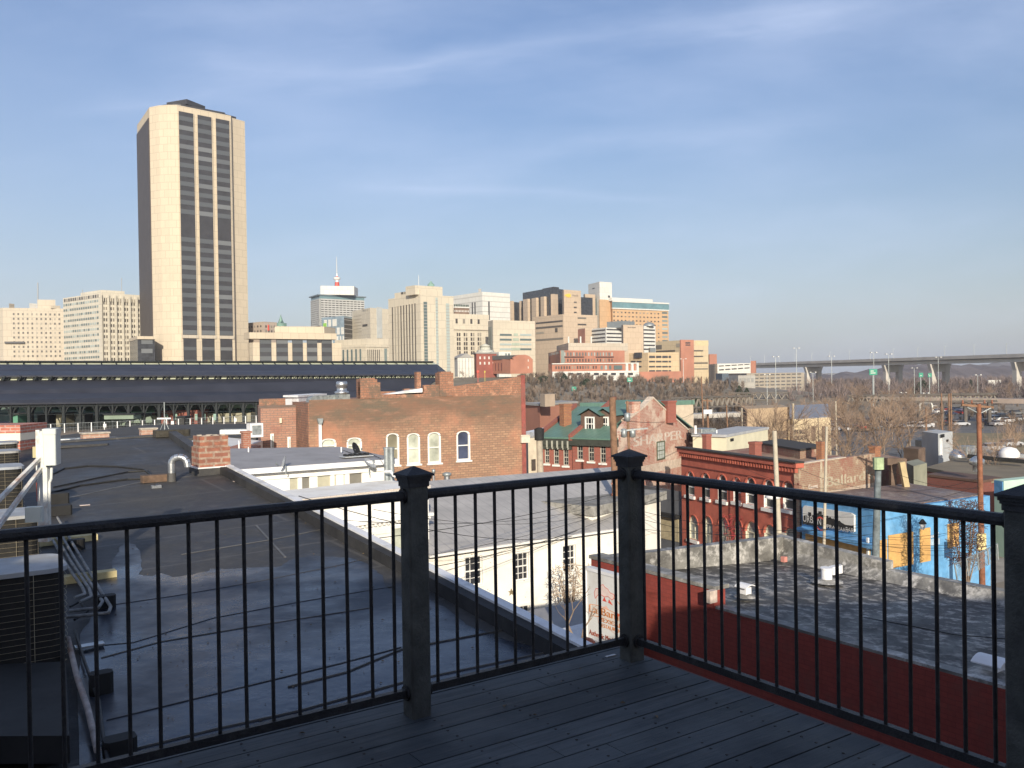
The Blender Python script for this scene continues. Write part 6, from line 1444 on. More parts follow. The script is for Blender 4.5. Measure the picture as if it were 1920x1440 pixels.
for i,(x0,x1,y0,y1) in enumerate(((70,92,778,800),(105,122,776,800),(140,158,778,800),(195,250,778,786),(330,345,783,800))):
    q=empty('platform_shelter',at((x0+x1)/2,y1,141),('dark ','pale ','dark green ','long low ','black ')[i]+'shelter on the railway platform, '+('leftmost','second','third','fourth','rightmost')[i]+' of five','shelter'); box_at(x0,x1,y0,y1,141,3,[M_steel,MC['tan_green'],M_steel,MC['pale_green_wall'],M_blk][i],'wall',q); box_at(x0-2,x1+2,y0-2,y0-.1,140.7,3.6,M_steel,'roof',q)
# dark mass behind for depth
o=box_at(-330,480,760,800,186,3,mat('shed_rear_wall',(.10,.14,.115),.9,.5,.12),'rear_platform_wall',ts)
# platform fence
fb=empty('platform_fence',at(250,800,150),'long galvanised mesh fence along the railway platform','fence')
F0=at(-100,808,121.0); F1=at(500,797,150); F0.z=F1.z=6.6; hF=1.35
m=MB(); up=Vector((0,0,hF)); m.tube(F0+up,F1+up,.035,n=4); m.tube(F0+up*.5,F1+up*.5,.02,n=4); m.build('top_rail',M_galvd,fb)
for k in range(26):
    p=F0.lerp(F1,k/25); q=MB().tube(p,p+up,.09,n=5).build('fence_post',M_white if k%1==0 else M_galvd,fb); 
m=MB()
for k in range(110):
    p=F0.lerp(F1,k/110); m.tube(p,p+up,.016,n=3,cap=False)
for k in range(1,7): m.tube(F0+up*k/7,F1+up*k/7,.014,n=3,cap=False)
m.build('mesh_panel',M_galvd,fb)
for px,l in ((59,'first'),(196,'second'),(323,'third'),(441,'fourth')):
    t=(px+100)/600; 
    d=ray(px,790); a_,b_=V2(F0),V2(F1); ff=Face(a_,b_); s,_=ff.hit(px,795); o=MB().panel(ff,s-.22,s+.22,6.6+.5,6.6+1.05,.06,.1).build('platform_sign',M_white); tag(o,'small white sign on the platform fence, '+l+' from the left','sign','white signs on the platform fence')
# low white roofs in front of the platform
for i,(x0,x1,yt,yb,Y,mt,l) in enumerate(((110,132,824,832,75,M_white,'low white roof unit before the platform ledge, leftmost'),(133,150,823,830,76,M_acg,'grey roof unit before the platform ledge, beside the leftmost'),(155,168,823,830,76,M_white,'second white roof unit before the platform ledge'),(188,200,822,829,76,M_white,'group of small white roof vents before the platform ledge'),(262,270,817,824,78,M_white,'small white vent before the platform ledge by the pale chimney'),(412,486,806,826,85,M_white,'long white roof upstand left of the brick wing'))):
    e=empty('roof_unit',at(x0,yb,Y),l,'roof unit','low roof units before the platform'); box_at(x0,x1,yt,yb,Y,2,mt,'casing',e); box_at(x0+1,x1-1,yt-1,yt-.05,Y+.2,1.2,M_galvd,'lid',e)
o=box_at(40,480,823,850,80,25,mat('dark_low_roofs',(.05,.05,.05),.9,.2,.5),'dark_roof_block',None); tag(o,'dark flat roofs lying between the black roof and the platform','roof')

# ======================= downtown skyline =======================
C_b=lambda n,c,v=.06: brick(n,c,tuple(x*.93 for x in c),tuple(x*.66 for x in c),w=4.2,h=3.7,ms=.09,var=.10,sc=.05,dirt=tuple(x*.80 for x in c),lo=.5,hi=.72,bmp=0)
M_bg=C_b('beige_concrete',(.52,.46,.37)); M_wcr=C_b('cream_concrete',(.59,.55,.46)); M_tow=C_b('tower_travertine',(.57,.49,.37),.08); M_lime=C_b('limestone',(.59,.53,.42)); M_wt=C_b('white_concrete',(.68,.67,.62)); M_tn=C_b('tan_concrete',(.52,.41,.30)); M_dg=glass('dark_curtain_glass',(.035,.037,.042),.2); M_win=winmat('window_dark',(.07,.062,.055),(.30,.27,.22)); M_wteal=winmat('window_teal',(.10,.14,.14),(.36,.42,.40)); M_dbr=mat('dark_spandrel',(.045,.045,.05),.5,.15,.3); M_orb=C_b('orange_brick_tower',(.56,.37,.21)); M_fbr=mat('far_brick',(.40,.18,.12),.9,.12,.1); M_fgr=mat('far_grey',(.34,.33,.31),.8,.1,.1)
def B(): return [100]
# 1 left beige office
b=bld('office_building','wide beige office block with small square windows at the far left','building',(-60,580,520),(5,577,500),(121,581,512),10,M_bg)
b.R=Face(V2(at(5,577,500)),V2(at(121,581,512)))
bud=B(); grid(b.root,b.R,22,116,11,585,672,10,.38,.45,M_win,budget=bud)
MB().prism([V2(at(70,575,512)),V2(at(104,575,515)),V2(at(104,575,525)),V2(at(70,575,522))],b.z,at(80,562.5,515).z).build('penthouse',M_bg,b.root)
for x0,x1,y,mt in ((17,27,569.5,M_bg),(55,69,569,M_wt),(95,113,573,M_bg)): MB().prism([V2(at(x0,575,508)),V2(at(x1,575,512)),V2(at(x1,575,520)),V2(at(x0,575,516))],b.z,at(x0,y,510).z).build('roof_box',mt,b.root)
MB().tube((at(71,575,515).x,515,b.z),at(71,530,515),.25,n=4).build('mast',M_fgr,b.root)
q=prect(b.R,9,46,640.5,644); MB().panel(b.R,*q,.2,1.5).build('window_scaffold',M_dbr,b.root)
# 2 cream office
b=bld('office_building','cream office tower with rows of narrow windows left of the tallest tower','building',(118,552,497),(188,549,470),(268,563,487),10,M_wcr)
bud=B(); grid(b.root,b.L,119.5,186,16,555.5,563,1,.62,.75,M_win,budget=bud); grid(b.root,b.L,119.5,186,16,563,676,11,.62,.42,M_wteal,budget=bud)
grid(b.root,b.R,189,267,18,552,576,1,.55,.3,M_win,budget=bud,skip=lambda i,j:False); grid(b.root,b.R,189,267,18,564,679,11,.5,.55,M_win,budget=bud)
m=MB()
for k in range(7): s=b.R.len*k/6; m.panel(b.R,max(0,s-.5),min(b.R.len,s+.5),10,b.z-1,.02,.9)
m.build('pilaster',M_wcr,b.root)
MB().prism(shrink(b.poly,.55),b.z,b.z+2.6).build('penthouse',M_wcr,b.root)
for x,y in ((155,543),(228,521)): MB().tube((at(x,560,490).x,490,b.z),at(x,y,490),.15,n=4).build('mast',M_fgr,b.root)
# 3 the tall tower
zt=EYE+134.5
tp=[tuple(V2(at(*q))) for q in ((257,237,463),(280,206,433),(297,203,430.4),(314,201,429.6),(332,201,430),(433,220,449),(435,222,452.5),(459,234,459),(452,240,492),(330,240,500))]
tw=empty('skyscraper',(-168,455,8),'tall beige skyscraper with three dark glass window strips','skyscraper')
MB().prism([V2(p) for p in tp],8,zt).build('wall',M_tow,tw)
fl=Face(tp[1],tp[0],n=(-.85,-.5)); fl.n=Vector((-(V2(tp[0])-V2(tp[1])).y,(V2(tp[0])-V2(tp[1])).x)).normalized(); 
if fl.n.dot(Vector((-1,-.3)))<0: fl.n=-fl.n
zl0=EYE+ (719-640)/F*440
MB().panel(fl,.8,fl.len-.3,zl0-4,zt-5,.05,.4).build('side_glazing',mat('brown_side_glass',(.075,.062,.055),.55,.1,.2,spec=.3),tw)
ff=Face(tp[4],tp[5]); 
zA=zt-2.8; z_low=ff.hit(350,628)[1]
strips=[(.02,.29),(.36,.625),(.70,.965)]
nf=24; fh=(zA-z_low)/nf; cap=[0]
M_gl2=winmat('grey_window_band',(.09,.098,.104),(.16,.17,.175),share=.25)
for i,(a,b_) in enumerate(strips):
    s0=ff.len*a; s1=ff.len*b_
    MB().panel(ff,s0,s1,z_low,zA,.02,.12).build('window_strip',M_dbr,tw)
    for k in range(nf):
        if k in (11,12): continue
        z=zA-fh*(k+.95); MB().panel(ff,s0+.15,s1-.15,z,z+fh*.48,.121,.2).build('window_band',M_gl2,tw)
    MB().panel(ff,s0-.25,s0,z_low,zA,.02,.5).build('strip_jamb',M_tow,tw); MB().panel(ff,s1,s1+.25,z_low,zA,.02,.5).build('strip_jamb',M_tow,tw)
    MB().panel(ff,s0-.3,s1+.4,z_low-1.6,z_low-.01,.02,.7).build('strip_sill',M_bg,tw)
    MB().panel(ff,s0+.4,s1-.5,8,z_low-1.61,.02,.14).build('base_glazing',M_dbr,tw)
    for z in (.25,.62): zz=z_low-1.6-(z_low-1.6-16)*z*.9; MB().panel(ff,s0+.5,s1-.6,zz-1.6,zz,.141,.2).build('window_band',M_gl2,tw)
MB().prism([(p[0]+(-166-p[0])*.16,p[1]+(462-p[1])*.22) for p in tp],zt+.003,zt+2.6).build('mechanical_crown',M_dbr,tw)
MB().prism([(-172,445),(-160,440),(-155,452),(-168,458)],zt+3.51,zt+6).build('mechanical_crown',M_dbr,tw); MB().tube((-168,450,zt+6),(-168,450,zt+8.5),.3,n=5).build('mast',M_white,tw)
m=MB()
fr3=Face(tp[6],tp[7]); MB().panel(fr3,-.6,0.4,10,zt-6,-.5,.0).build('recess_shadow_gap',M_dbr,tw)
# podium left and right wings
b=bld('podium_wing','low dark glass wing with a beige cap left of the skyscraper','building',(243,640,440),(258,636,415),(290,634,419),8,M_dg,cap=(M_tow,1.4,1.2))
for y0,y1 in ((637,645),(654,662)): q=prect(b.R,265,286,y0,y1); MB().panel(b.R,*q,.02,.15).build('window_band',M_gl2,b.root)
b=bld('podium_wing','long low podium with five dark window bays right of the skyscraper','building',(467,645,432),(474,642,428),(640,644,452),8,M_tow)
fP=b.R
for k,(x0,x1) in enumerate(((487,509),(518,540),(548,568),(575.5,595),(603,622.5))):
    q=prect(fP,x0,x1,636.5,690); w_=MB().panel(fP,q[0],q[1],8,q[3],.02,.12).build('window_bay',M_dbr,b.root)
    for y0,y1 in ((637.5,644.5),(652,660),(668,676)): q=prect(fP,x0+.5,x1-.5,y0,y1); MB().panel(fP,*q,.121,.2).build('window_band',M_gl2,w_)
q=prect(fP,466,629,626.5,636); MB().panel(fP,q[0],q[1],q[2]+.0,q[3]+.6,-8,1.6).build('cornice',M_tow,b.root)
pa=V2(at(515,626,445)); pb_=V2(at(608,625,452)); zz=at(560,625,448).z; MB().prism([pa,pb_,pb_+V2((3,14)),pa+V2((0,14))],zz-3,at(560,612,448).z).build('upper_setback',M_tow,b.root)
# 4 small pinkish building + copper spire
b=bld('stone_office','small pinkish stone building with a red banner behind the podium','building',(462,606,476),(494,603,466),(519,604,474),8,C_b('pink_stone',(.46,.38,.31)))
grid(b.root,b.R,496,517,4,608,626,2,.45,.5,M_win); grid(b.root,b.L,464,492,5,608,626,2,.4,.4,M_win); q=prect(b.R,501.5,503.5,609,620); MB().panel(b.R,*q,.2,.5).build('banner',M_sred,b.root)
p=at(527,625,500); e=empty('church_spire',(p.x,p.y,12),'green copper spire behind the podium','spire'); MB().lathe((p.x,p.y,12),[(3.4,0),(3.2,at(0,614,500).z-12),(2.4,at(527,610,500).z-12),(1.0,at(527,600,500).z-12),(.1,at(527,590,500).z-12)],n=4).build('spire',mat('verdigris',(.22,.36,.30),.8,.2,.5),e)
MB().prism([(p.x-2.2,p.y-2.5),(p.x+2.2,p.y-2.5),(p.x+2.2,p.y+2.5),(p.x-2.2,p.y+2.5)],12,at(527,612,500).z).build('belfry',M_bg,e)
# 6 gridded office with mast
b=bld('gridded_office_tower','dark gridded office tower with an overhanging roof and a red and white mast','building',(584,556,720),(600,554,700),(682,556,725),12,mat('dark_grid_panel',(.08,.08,.08),.7,.1,.2))
M_gm=mat('pale_grid',(.46,.46,.44),.8,.05,.2)
for f,x0,x1,n in ((b.R,601,681,12),(b.L,585,599,6)):
    m=MB(); nr=12; z1=b.z-3; z0=f.hit(x0,612)[1]
    for j in range(nr+1): z=z0+(z1-z0)*j/nr; m.panel(f,0,f.len,z-.55,z+.55,.02,.9)
    for i in range(n+1): s=f.len*i/n; m.panel(f,max(0,s-.28),min(f.len,s+.28),z0,z1,.02,.8)
    m.build('facade_grid',M_gm,b.root)
c=sum(b.poly,Vector((0,0)))/4; MB().prism(shrink(b.poly,1.10),b.z,b.z+.9).build('roof_overhang',mat('slate_blue',(.16,.2,.22),.6),b.root)
MB().prism([c+(q-c)*1.02 for q in b.poly],b.z-2.8,b.z-.01).build('crown_glazing',mat('teal_glass',(.15,.24,.26),.3,.1,.3,spec=.6),b.root)
zp=at(632,536,705).z; ph0=V2(at(601,545,702)); ph1=V2(at(664,545,710)); MB().prism([ph0,ph1,ph1+V2((0,18)),ph0+V2((0,18))],b.z+.91,zp).build('penthouse',M_wt,b.root)
p=at(632,536,712); mr=MB()
zs=[zp,at(632,529,712).z,at(632,524,712).z,at(632,518,712).z,at(632,513,712).z,at(632,500,712).z,at(632,481,712).z]
for k in range(4): MB().lathe((p.x,p.y,0),[(2.0-.35*k,zs[k]),(1.7-.35*k,zs[k+1])],n=4).build('mast',[M_sred,M_white][k%2],b.root)
MB().lathe((p.x,p.y,0),[(.35,zs[4]),(.3,zs[5]),(.12,zs[6])],n=5).build('mast',M_wt,b.root)
MB().lathe((p.x,p.y,0),[(.5,zs[2]-1),(2.8,zs[2]),(2.8,zs[2]+1.5),(.5,zs[2]+2)],n=8).build('mast_platform',M_wt,b.root)
# 7 blue-white glass
b=bld('glass_building','modern blue and white striped glass building behind the podium','building',(603,600,640),(645,592,625),(660,595,640),12,mat('pale_blue_glass',(.24,.31,.36),.2,.2,.3,spec=.7))
m=MB(); rr=random.Random(9)
for i in range(16):
    for j in range(5):
        if rr.random()<.45: s=b.L.len*i/16; z=b.z-2-(b.z-28)*(j/5); m.panel(b.L,s,s+b.L.len/20,z-5,z,.02,.3)
m.build('white_fins',M_wt,b.root); MB().panel(b.R,0,b.R.len,14,b.z-1.5,.02,.2).build('dark_glazing',M_dg,b.root)
m=MB()
for k in range(8): z=b.z-3-k*3.2; m.panel(b.R,0,b.R.len,z,z+.5,.21,.35)
m.build('floor_line',M_fgr,b.root); q=prect(b.L,607,613,606,620); MB().panel(b.L,*q,.31,.6).build('green_banner',mat('lime_banner',(.25,.5,.08)),b.root)
# 8 beige stepped with glass strip
b=bld('beige_office','beige stepped office with a bright vertical glass strip','building',(660,588,640),(694,577,610),(730,574,625),12,M_lime)
q=prect(b.R,706,716,576,634); MB().panel(b.R,*q,.02,.3).build('glass_strip',mat('pale_glass',(.45,.47,.46),.2,.1,.3,spec=.6),b.root)
q=prect(b.L,680,689,608,612); MB().panel(b.L,*q,.02,.2).build('louvre',M_win,b.root)
for k in range(6): y=592+k*6; q=prect(b.L,663,678,y,y+1.3); MB().panel(b.L,*q,.02,.1).build('window_band',mat('window_faint',(.42,.37,.29)),b.root)
grid(b.root,b.L,678,690,4,580,584,1,.5,.8,M_win)
# 9 low classical
b=bld('classical_building','low classical stone building with pilasters right of the podium','building',(622,648,520),(686,648,500),(729,645,512),10,M_lime)
grid(b.root,b.L,640,680,5,654,678,1,.35,.9,M_wteal); grid(b.root,b.R,688,713,7,655,680,1,.35,.95,M_win); grid(b.root,b.R,719,727,1,652,678,1,.6,.9,M_wteal)
c0=at(628,636,520); MB().prism([V2(at(628,640,525)),V2(at(687,640,506)),V2(at(728,640,518)),V2(at(680,640,540))],b.z,at(690,635,510).z).build('attic_storey',M_lime,b.root)
MB().prism(shrink(b.poly,1.03),b.z-.8,b.z+.2).build('cornice',M_lime,b.root)
# 10 art-deco tower
b=bld('art_deco_office','tall pale art deco office with vertical window slits','building',(728,566,430),(788,552,408),(850,552,420),12,M_lime)
bud=B()
m=MB()
for k in range(9):
    x=736+k*5.3; q=prect(b.L,x,x+1.6,576-k*.9,692); MB().panel(b.L,*q,.02,.15).build('window_slit',M_win,b.root)
for x0,x1,y0 in ((795,801.5,566),(817.5,821.5,558),(837,843,569)):
    q=prect(b.R,x0,x1,y0,700); w_=MB().panel(b.R,q[0],q[1],12,q[3],.02,.15).build('window_strip',M_wteal,b.root)
    mm=MB()
    for k in range(24): z=14+k*(q[3]-14)/24; mm.panel(b.R,q[0],q[1],z,z+.35,.151,.25)
    mm.build('spandrel',M_fgr,w_)
u0,u1=prect(b.R,797,832,540,552)[:2]
MB().panel(b.R,b.R.hit(777,550)[0] if False else -2.2,u1,b.z,at(805,537.5,415).z,-9,-1.0).build('upper_block',M_lime,b.root)
MB().panel(b.R,0,b.R.hit(826,550)[0]+1,b.z,b.z+2.2,-8,-.1).build('upper_step',M_lime,b.root)
MB().panel(b.L,b.L.len*.2,b.L.len,b.z,b.z+2.4,-7,-.15).build('upper_step',M_lime,b.root)
grid(b.root,b.L,751,786,6,545.5,549.5,1,.7,1,M_win,off=.0)
p=at(808,537,420); MB().lathe((p.x,p.y,p.z),[(1.6,0),(1.6,.9),(.9,1.5),(.15,2.6)],n=8).build('copper_lantern',MC['verdigris'],b.root); MB().tube((at(785,545,415).x,415,b.z),at(785,516,415),.12,n=4).build('flagpole',M_wt,b.root)
# 11 white cube
b=bld('white_cube_building','white windowless cube building with thin black slots on the skyline','building',(848,560,640),(904,547,610),(956,549,628),12,M_wt)
for x in (885,890): q=prect(b.L,x,x+1.8,567,590); MB().panel(b.L,*q,.02,.2).build('slot',M_dbr,b.root)
q=prect(b.R,915.5,918,565,600); MB().panel(b.R,*q,.02,.2).build('slot',M_dbr,b.root)
m=MB()
for k in range(7): z=b.z-3-k*3.6; m.panel(b.R,0,b.R.len,z,z+.25,.01,.06); m.panel(b.L,0,b.L.len,z,z+.25,.01,.06)
m.build('panel_joint',M_fgr,b.root); q=V2(at(897,547,615)); MB().prism([q,q+V2((2,0)),q+V2((2,2)),q+V2((0,2))],b.z,b.z+2.6).build('roof_box',M_fgr,b.root)
# old hotel top with balustrade
b=bld('ornate_tower_top','brown tower top with a white balustrade in front of the white cube','building',(846,578,560),(852,577,550),(880,582,556),12,mat('dark_brown_brick',(.20,.13,.09),.9,.2,.3))
MB().panel(b.R,0,b.R.len,b.z+.0,b.z+.8,.02,.4).build('balustrade',M_wt,b.root)
for k in range(9): s=b.R.len*k/9; MB().panel(b.R,s,s+.6,b.z+.81,b.z+2.2,-.3,.3).build('pinnacle',mat('dark_green_slate',(.08,.11,.09)),b.root)
m=MB()
for k in range(10): s=b.R.len*k/10; m.panel(b.R,s,s+.5,b.z-2.6,b.z-1.4,.02,.2)
m.build('arcade',M_wt,b.root)
# beige lower building under the cube
b=bld('beige_stepped_building','beige building with paired window columns between the art deco office and the green striped block','building',(846,588,520),(850,588,515),(917,594,530),12,M_lime)
grid(b.root,b.R,849,904,4,597,608,1,.28,.8,M_win); bud=B()
for x in (856,869,882,895): grid(b.root,b.R,x,x+8,2,623,666,5,.7,.75,M_win,budget=bud)
q=prect(b.R,849,915,617,619); MB().panel(b.R,*q,.02,.8).build('string_course',M_bg,b.root)
# 12 green striped
b=bld('green_striped_block','pale block with green window bands and a stepped green gable motif','building',(915,601,505),(924,600,495),(1003,604,512),10,M_lime)
for k,y in enumerate((626,635,644,653)):
    for x0,x1 in ((937,959),(975,996)): q=prect(b.R,x0,x1,y,y+3.6); MB().panel(b.R,*q,.02,.2).build('window_band',M_wteal,b.root)
    q=prect(b.R,967-4-k*1.5,967+4+k*1.5,y-1,y+4); MB().panel(b.R,*q,.02,.2).build('green_panel',mat('pale_green_tile',(.36,.42,.34),.6,.1,.3),b.root)
q=prect(b.L,916.5,922,613,655); MB().panel(b.L,*q,.02,.2).build('side_glazing',M_wteal,b.root)
# 13 hospital: dark glass and tan fins
b=bld('hospital_tower','dark glass hospital tower with tan fins and a tan lettered shaft','building',(980,548,690),(1031,540,655),(1056,547,668),12,M_dg)
for k in range(4): q=prect(b.L,986+k*15.5 if k<3 else 1036,992+k*15.5 if k<3 else 1041,560-k*2.2,596); 
for i,(x0,x1,y) in enumerate(((985.5,994,561),(1001.5,1010,559),(1018.5,1025,556.5))): q=prect(b.L,x0,x1,y,598); MB().panel(b.L,q[0],q[1],30,q[3],.02,2.2).build('tan_fin',M_tn,b.root)
for x0,x1,y in ((1033,1042,552),): q=prect(b.R,x0,x1,y,596); MB().panel(b.R,q[0],q[1],30,q[3],.02,2.2).build('tan_fin',M_tn,b.root)
cc_=sum(b.poly,Vector((0,0)))/4; MB().prism(shrink(b.poly,.4,off=(6,-6)),b.z,b.z+1.8).build('mechanical_box',M_dbr,b.root)
b2=bld('hospital_shaft','tan hospital shaft with a ribbon emblem and lettering near its top','building',(1054,546,640),(1057,543,634),(1089,545,645),12,M_tn)
q=prect(b2.R,1058,1070,550,558); cx=(q[0]+q[1])/2;cz=(q[2]+q[3])/2
MB().poly(b2.R,[(cx+ (q[1]-q[0])*.5*math.cos(i*math.pi/8),cz+(q[3]-q[2])*.4*math.sin(i*math.pi/8)+.4*math.sin(i*math.pi/4)) for i in range(16)],.02,.3).build('emblem',mat('gold_emblem',(.75,.5,.08)),b2.root)
q=prect(b2.R,1072.5,1085,551,556); text_on(b2.root,b2.R,'Health',(q[0]+q[1])/2,q[2],(q[3]-q[2])*1.15,.05,M_dbr)
for k,y in enumerate((565.5,575,584.5,594,606,618,631)): q=prect(b2.R,1076,1081,y,y+2.8); MB().panel(b2.R,*q,.02,.2).build('window',M_win,b2.root)
b=bld('hospital_podium','tan hospital block with long dark horizontal windows','building',(1000,601,650),(1056,589,622),(1120,597,640),12,M_tn)
for y0,y1,x0,x1 in ((604,601,1004,1055),(0,0,0,0),):
    pass
def band(f,pts,name,mt,par,o=.2):   # sloped strip given by picture corners
    P=[f.hit(*q) for q in pts]; return MB().poly(f,P,.02,o).build(name,mt,par)
for (x0,ya,yb,x1,yc,yd) in ((1005,603,605.5,1055,594,597),(1005,612,615,1055,606,609),(1005,623,626,1020,623,626),(1005,635,638,1056,631,634)): q=prect(b.L,x0,x1,ya-.5,yb); MB().panel(b.L,*q,.02,.2).build('window_band',M_win,b.root)
q=prect(b.L,1041,1045.5,615,623); MB().panel(b.L,*q,.02,.2).build('window',M_win,b.root)
for y in (595,607): q=prect(b.R,1083,1099,y,y+3); MB().panel(b.R,*q,.02,.2).build('window_band',M_win,b.root)
b=bld('tan_finned_block','tan finned block left of the dark glass hospital tower','building',(956,567,700),(960,566,695),(982,564,705),12,M_dg)
for x0,x1 in ((956.5,960.5),(974,979)): q=prect(b.R,x0,x1,564.5,600); MB().panel(b.R,q[0],q[1],30,q[3],.02,2.0).build('tan_fin',M_tn,b.root)
b=bld('dark_link_block','dark link block between the tan shaft and the white stair tower','building',(1085,558,670),(1088,557,660),(1111,557,668),12,M_dg)
b=bld('tan_stair_block','tan stair block beside the white stair tower','building',(1094,553,680),(1097,551,676),(1116,552,684),12,M_tn)
# 15-16
b=bld('white_stair_tower','tall white windowless stair tower above the orange hospital wing','building',(1103,534,700),(1124,528,680),(1147,529.5,688),12,M_wt)
q=prect(b.L,1111,1115,540,541.5); MB().panel(b.L,*q,.02,.2).build('vent',M_dbr,b.root); q=prect(b.R,1140,1143.5,554,558); MB().panel(b.R,*q,.02,.2).build('vent',M_dbr,b.root)
q=prect(b.L,1113.5,1120,560,640); MB().panel(b.L,q[0],q[1],12,q[3],.02,.2).build('glass_strip',M_wteal,b.root); q=prect(b.R,1124.5,1147,562,700); MB().panel(b.R,q[0],q[1],12,q[3],.02,.2).build('orange_cladding',M_orb,b.root)
b=bld('orange_hospital_wing','orange brick hospital wing with a teal glass top floor band','building',(1143,565,690),(1148,564,682),(1253,567,715),10,M_orb)
q=prect(b.R,1147,1253,565.5,579); MB().panel(b.R,-.5,b.R.len+.2,q[2],q[3],.02,.6).build('teal_glass_band',mat('teal_band',(.14,.25,.28),.25,.15,.2,spec=.6),b.root)
MB().panel(b.R,-.5,b.R.len+.2,q[2]-.9,q[2]-.01,.02,.9).build('white_band',M_wt,b.root); MB().panel(b.R,0,b.R.len*.72,b.z+.01,b.z+2.6,-8,-.5).build('roof_plant_screen',M_wt,b.root); MB().panel(b.R,-.6,b.R.len+.3,b.z-.8,b.z+.3,.61,.9).build('roof_edge',M_wt,b.root)
bud=B(); grid(b.root,b.R,1148,1238,13,583,643,8,.38,.34,M_win,budget=bud); grid(b.root,b.R,1241,1252,1,583,643,8,.9,.45,M_wteal,budget=bud); grid(b.root,b.R,1150,1250,12,567,577,2,.18,.22,M_dbr,budget=bud)
# 17 white banded building
b=bld('white_banded_hospital','white hospital block with long black ribbon windows and rooftop plant','building',(1109,613,604),(1136,614,588),(1169,609.5,600),10,M_wt)
for k in range(6):
    q=prect(b.L,1110,1135,618.5+k*7,621+k*7); MB().panel(b.L,*q,.02,.2).build('window_band',M_dbr,b.root)
    f=b.R; 
    z=f.hit(1152,617+k*7.2)[1]; MB().panel(f,.6,f.len-.2,z-.9,z,.02,.2).build('window_band',M_dbr,b.root)
MB().prism([V2(at(1138,607,600)),V2(at(1168,604,590)),V2(at(1190,606,600)),V2(at(1160,606,612))],b.z,at(1160,602.5,595).z).build('roof_plant',M_galvd,b.root)
for x in (1100,1108): pass
b3=bld('tan_shaft_block','tan shaft with small lettering in front of the white banded hospital','building',(1165,610,560),(1168.5,609,555),(1206,609,562),10,M_tn)
q=prect(b3.R,1175,1194,612.5,615); text_on(b3.root,b3.R,'North Hospital',(q[0]+q[1])/2,q[2],(q[3]-q[2])*1.15,.05,M_dbr,bold=.05)
b=bld('white_banded_wing','right wing of the white banded hospital with black ribbon windows','building',(1203,612,575),(1207,611,572),(1229,614,580),10,M_wt)
for k in range(6): q=prect(b.R,1206,1227.5,617.5+k*7.2,620+k*7.2); MB().panel(b.R,*q,.02,.2).build('window_band',M_dbr,b.root)
p=at(1217,611,576); MB().lathe((p.x,p.y,b.z),[(3.8,0),(3.6,1.0),(2.6,2.0),(.5,2.6)],n=10).build('dome_tank',M_galvd,b.root)
b=bld('tan_brick_stub','tan and brick stair stub left of the white banded hospital','building',(1084,615,610),(1097,615,600),(1110,614,604),10,M_tn); MB().panel(b.L,0,b.L.len,10,b.z-.5,.02,.2).build('brick_cladding',M_fbr,b.root)
for x,l in ((1066,'left'),(1088.5,'middle'),(1108.5,'right')):
    p=at(x,631,560); q=at(x,645,560); e=MB().tube((p.x,p.y,12),p,.55,n=7).build('white_stack',M_wt); tag(e,'thin white flue stack above the long brick hospital, '+l+' of three','stack')
# 18 long brick building
b=bld('long_brick_building','long red brick building with two rows of windows on the hillside','building',(1028,655,520),(1050,657,470),(1171,656,492),8,M_fbr)
grid(b.root,b.R,1056,1150,17,660,668,1,.4,.8,M_wteal,budget=[100]); grid(b.root,b.R,1056,1150,17,672,679,1,.4,.8,M_win)
q=prect(b.R,1031,1050,657,690); MB().panel(b.R,.5,b.R.hit(1052,670)[0]+2,10,b.z,.02,.25).build('green_glass_bay',mat('grey_green_bay',(.25,.29,.26),.4,.1,.2),b.root)
for x0,x1 in ((1058,1094),(1117,1150)): q=prect(b.R,x0,x1,668.5,670); MB().panel(b.R,*q,.02,.6).build('ledge',M_dbr,b.root)
MB().prism(shrink(b.poly,.94,off=(4,6)),b.z,at(1100,645,500).z).build('roof_plant_screen',M_bg,b.root)
grid(b.root,b.L,1030,1048,6,660,666,1,.4,.8,M_wteal)
lo=bld('brick_lower_storey','lower brick wing over a white base with columns below the long brick building','building',(1028,682,445),(1035,682,440),(1196,681,462),2,M_fbr)
MB().panel(lo.R,-.1,lo.R.len+.1,2,lo.R.hit(1100,696)[1],.02,.8).build('white_base',M_wt,lo.root); MB().panel(lo.R,-.2,lo.R.len+.2,lo.z-.3,lo.z+.2,.02,.7).build('cornice',M_wt,lo.root)
grid(lo.root,lo.R,1040,1120,16,686,692,1,.5,.9,M_win); grid(lo.root,lo.R,1124,1148,3,685,693,1,.5,.95,M_wteal); q=prect(lo.R,1151,1166,685,693); MB().panel(lo.R,*q,.02,.3).build('window',M_wteal,lo.root)
for x0,x1 in ((1172,1176),(1182,1186),(1192,1196)): q=prect(lo.R,x0,x1,682,699); MB().panel(lo.R,*q,.02,1.0).build('white_column',M_wt,lo.root)
for k in range(9): q=prect(lo.R,1048+k*16,1057+k*16,699,703.5); MB().panel(lo.R,*q,.81,1.0).build('base_opening',M_dbr,lo.root)
# 19 small brick buildings
b=bld('brick_villa','small red brick villa with an octagonal roof lantern','building',(889,663,430),(893,663,422),(931,663,430),6,mat('far_red_brick',(.30,.10,.075),.9,.12,.2),cap=(M_fgr,.6,.8)); grid(b.root,b.R,896,929,4,666,686,2,.3,.5,M_wt)
p=at(910,662,430); MB().lathe((p.x,p.y,b.z+.6),[(4.5,0),(4.0,1.2),(2.6,1.3),(2.6,3.0),(3.1,3.1),(.3,4.4)],n=8).build('roof_lantern',mat('pale_roof_grey',(.48,.48,.42)),b.root)
b=empty('brick_hall',at(955,700,420),'low red brick hall with a curved gable end','building')
fh_=Face(V2(at(957,697,410)),V2(at(1000,697,416))); P=[fh_.hit(*q) for q in ((957,700),(999,700),(999,674),(993,668),(985,665),(972,665.5),(965,669),(957,673))]; MB().poly(fh_,P,-8,0).build('gable_wall',M_fbr,b)
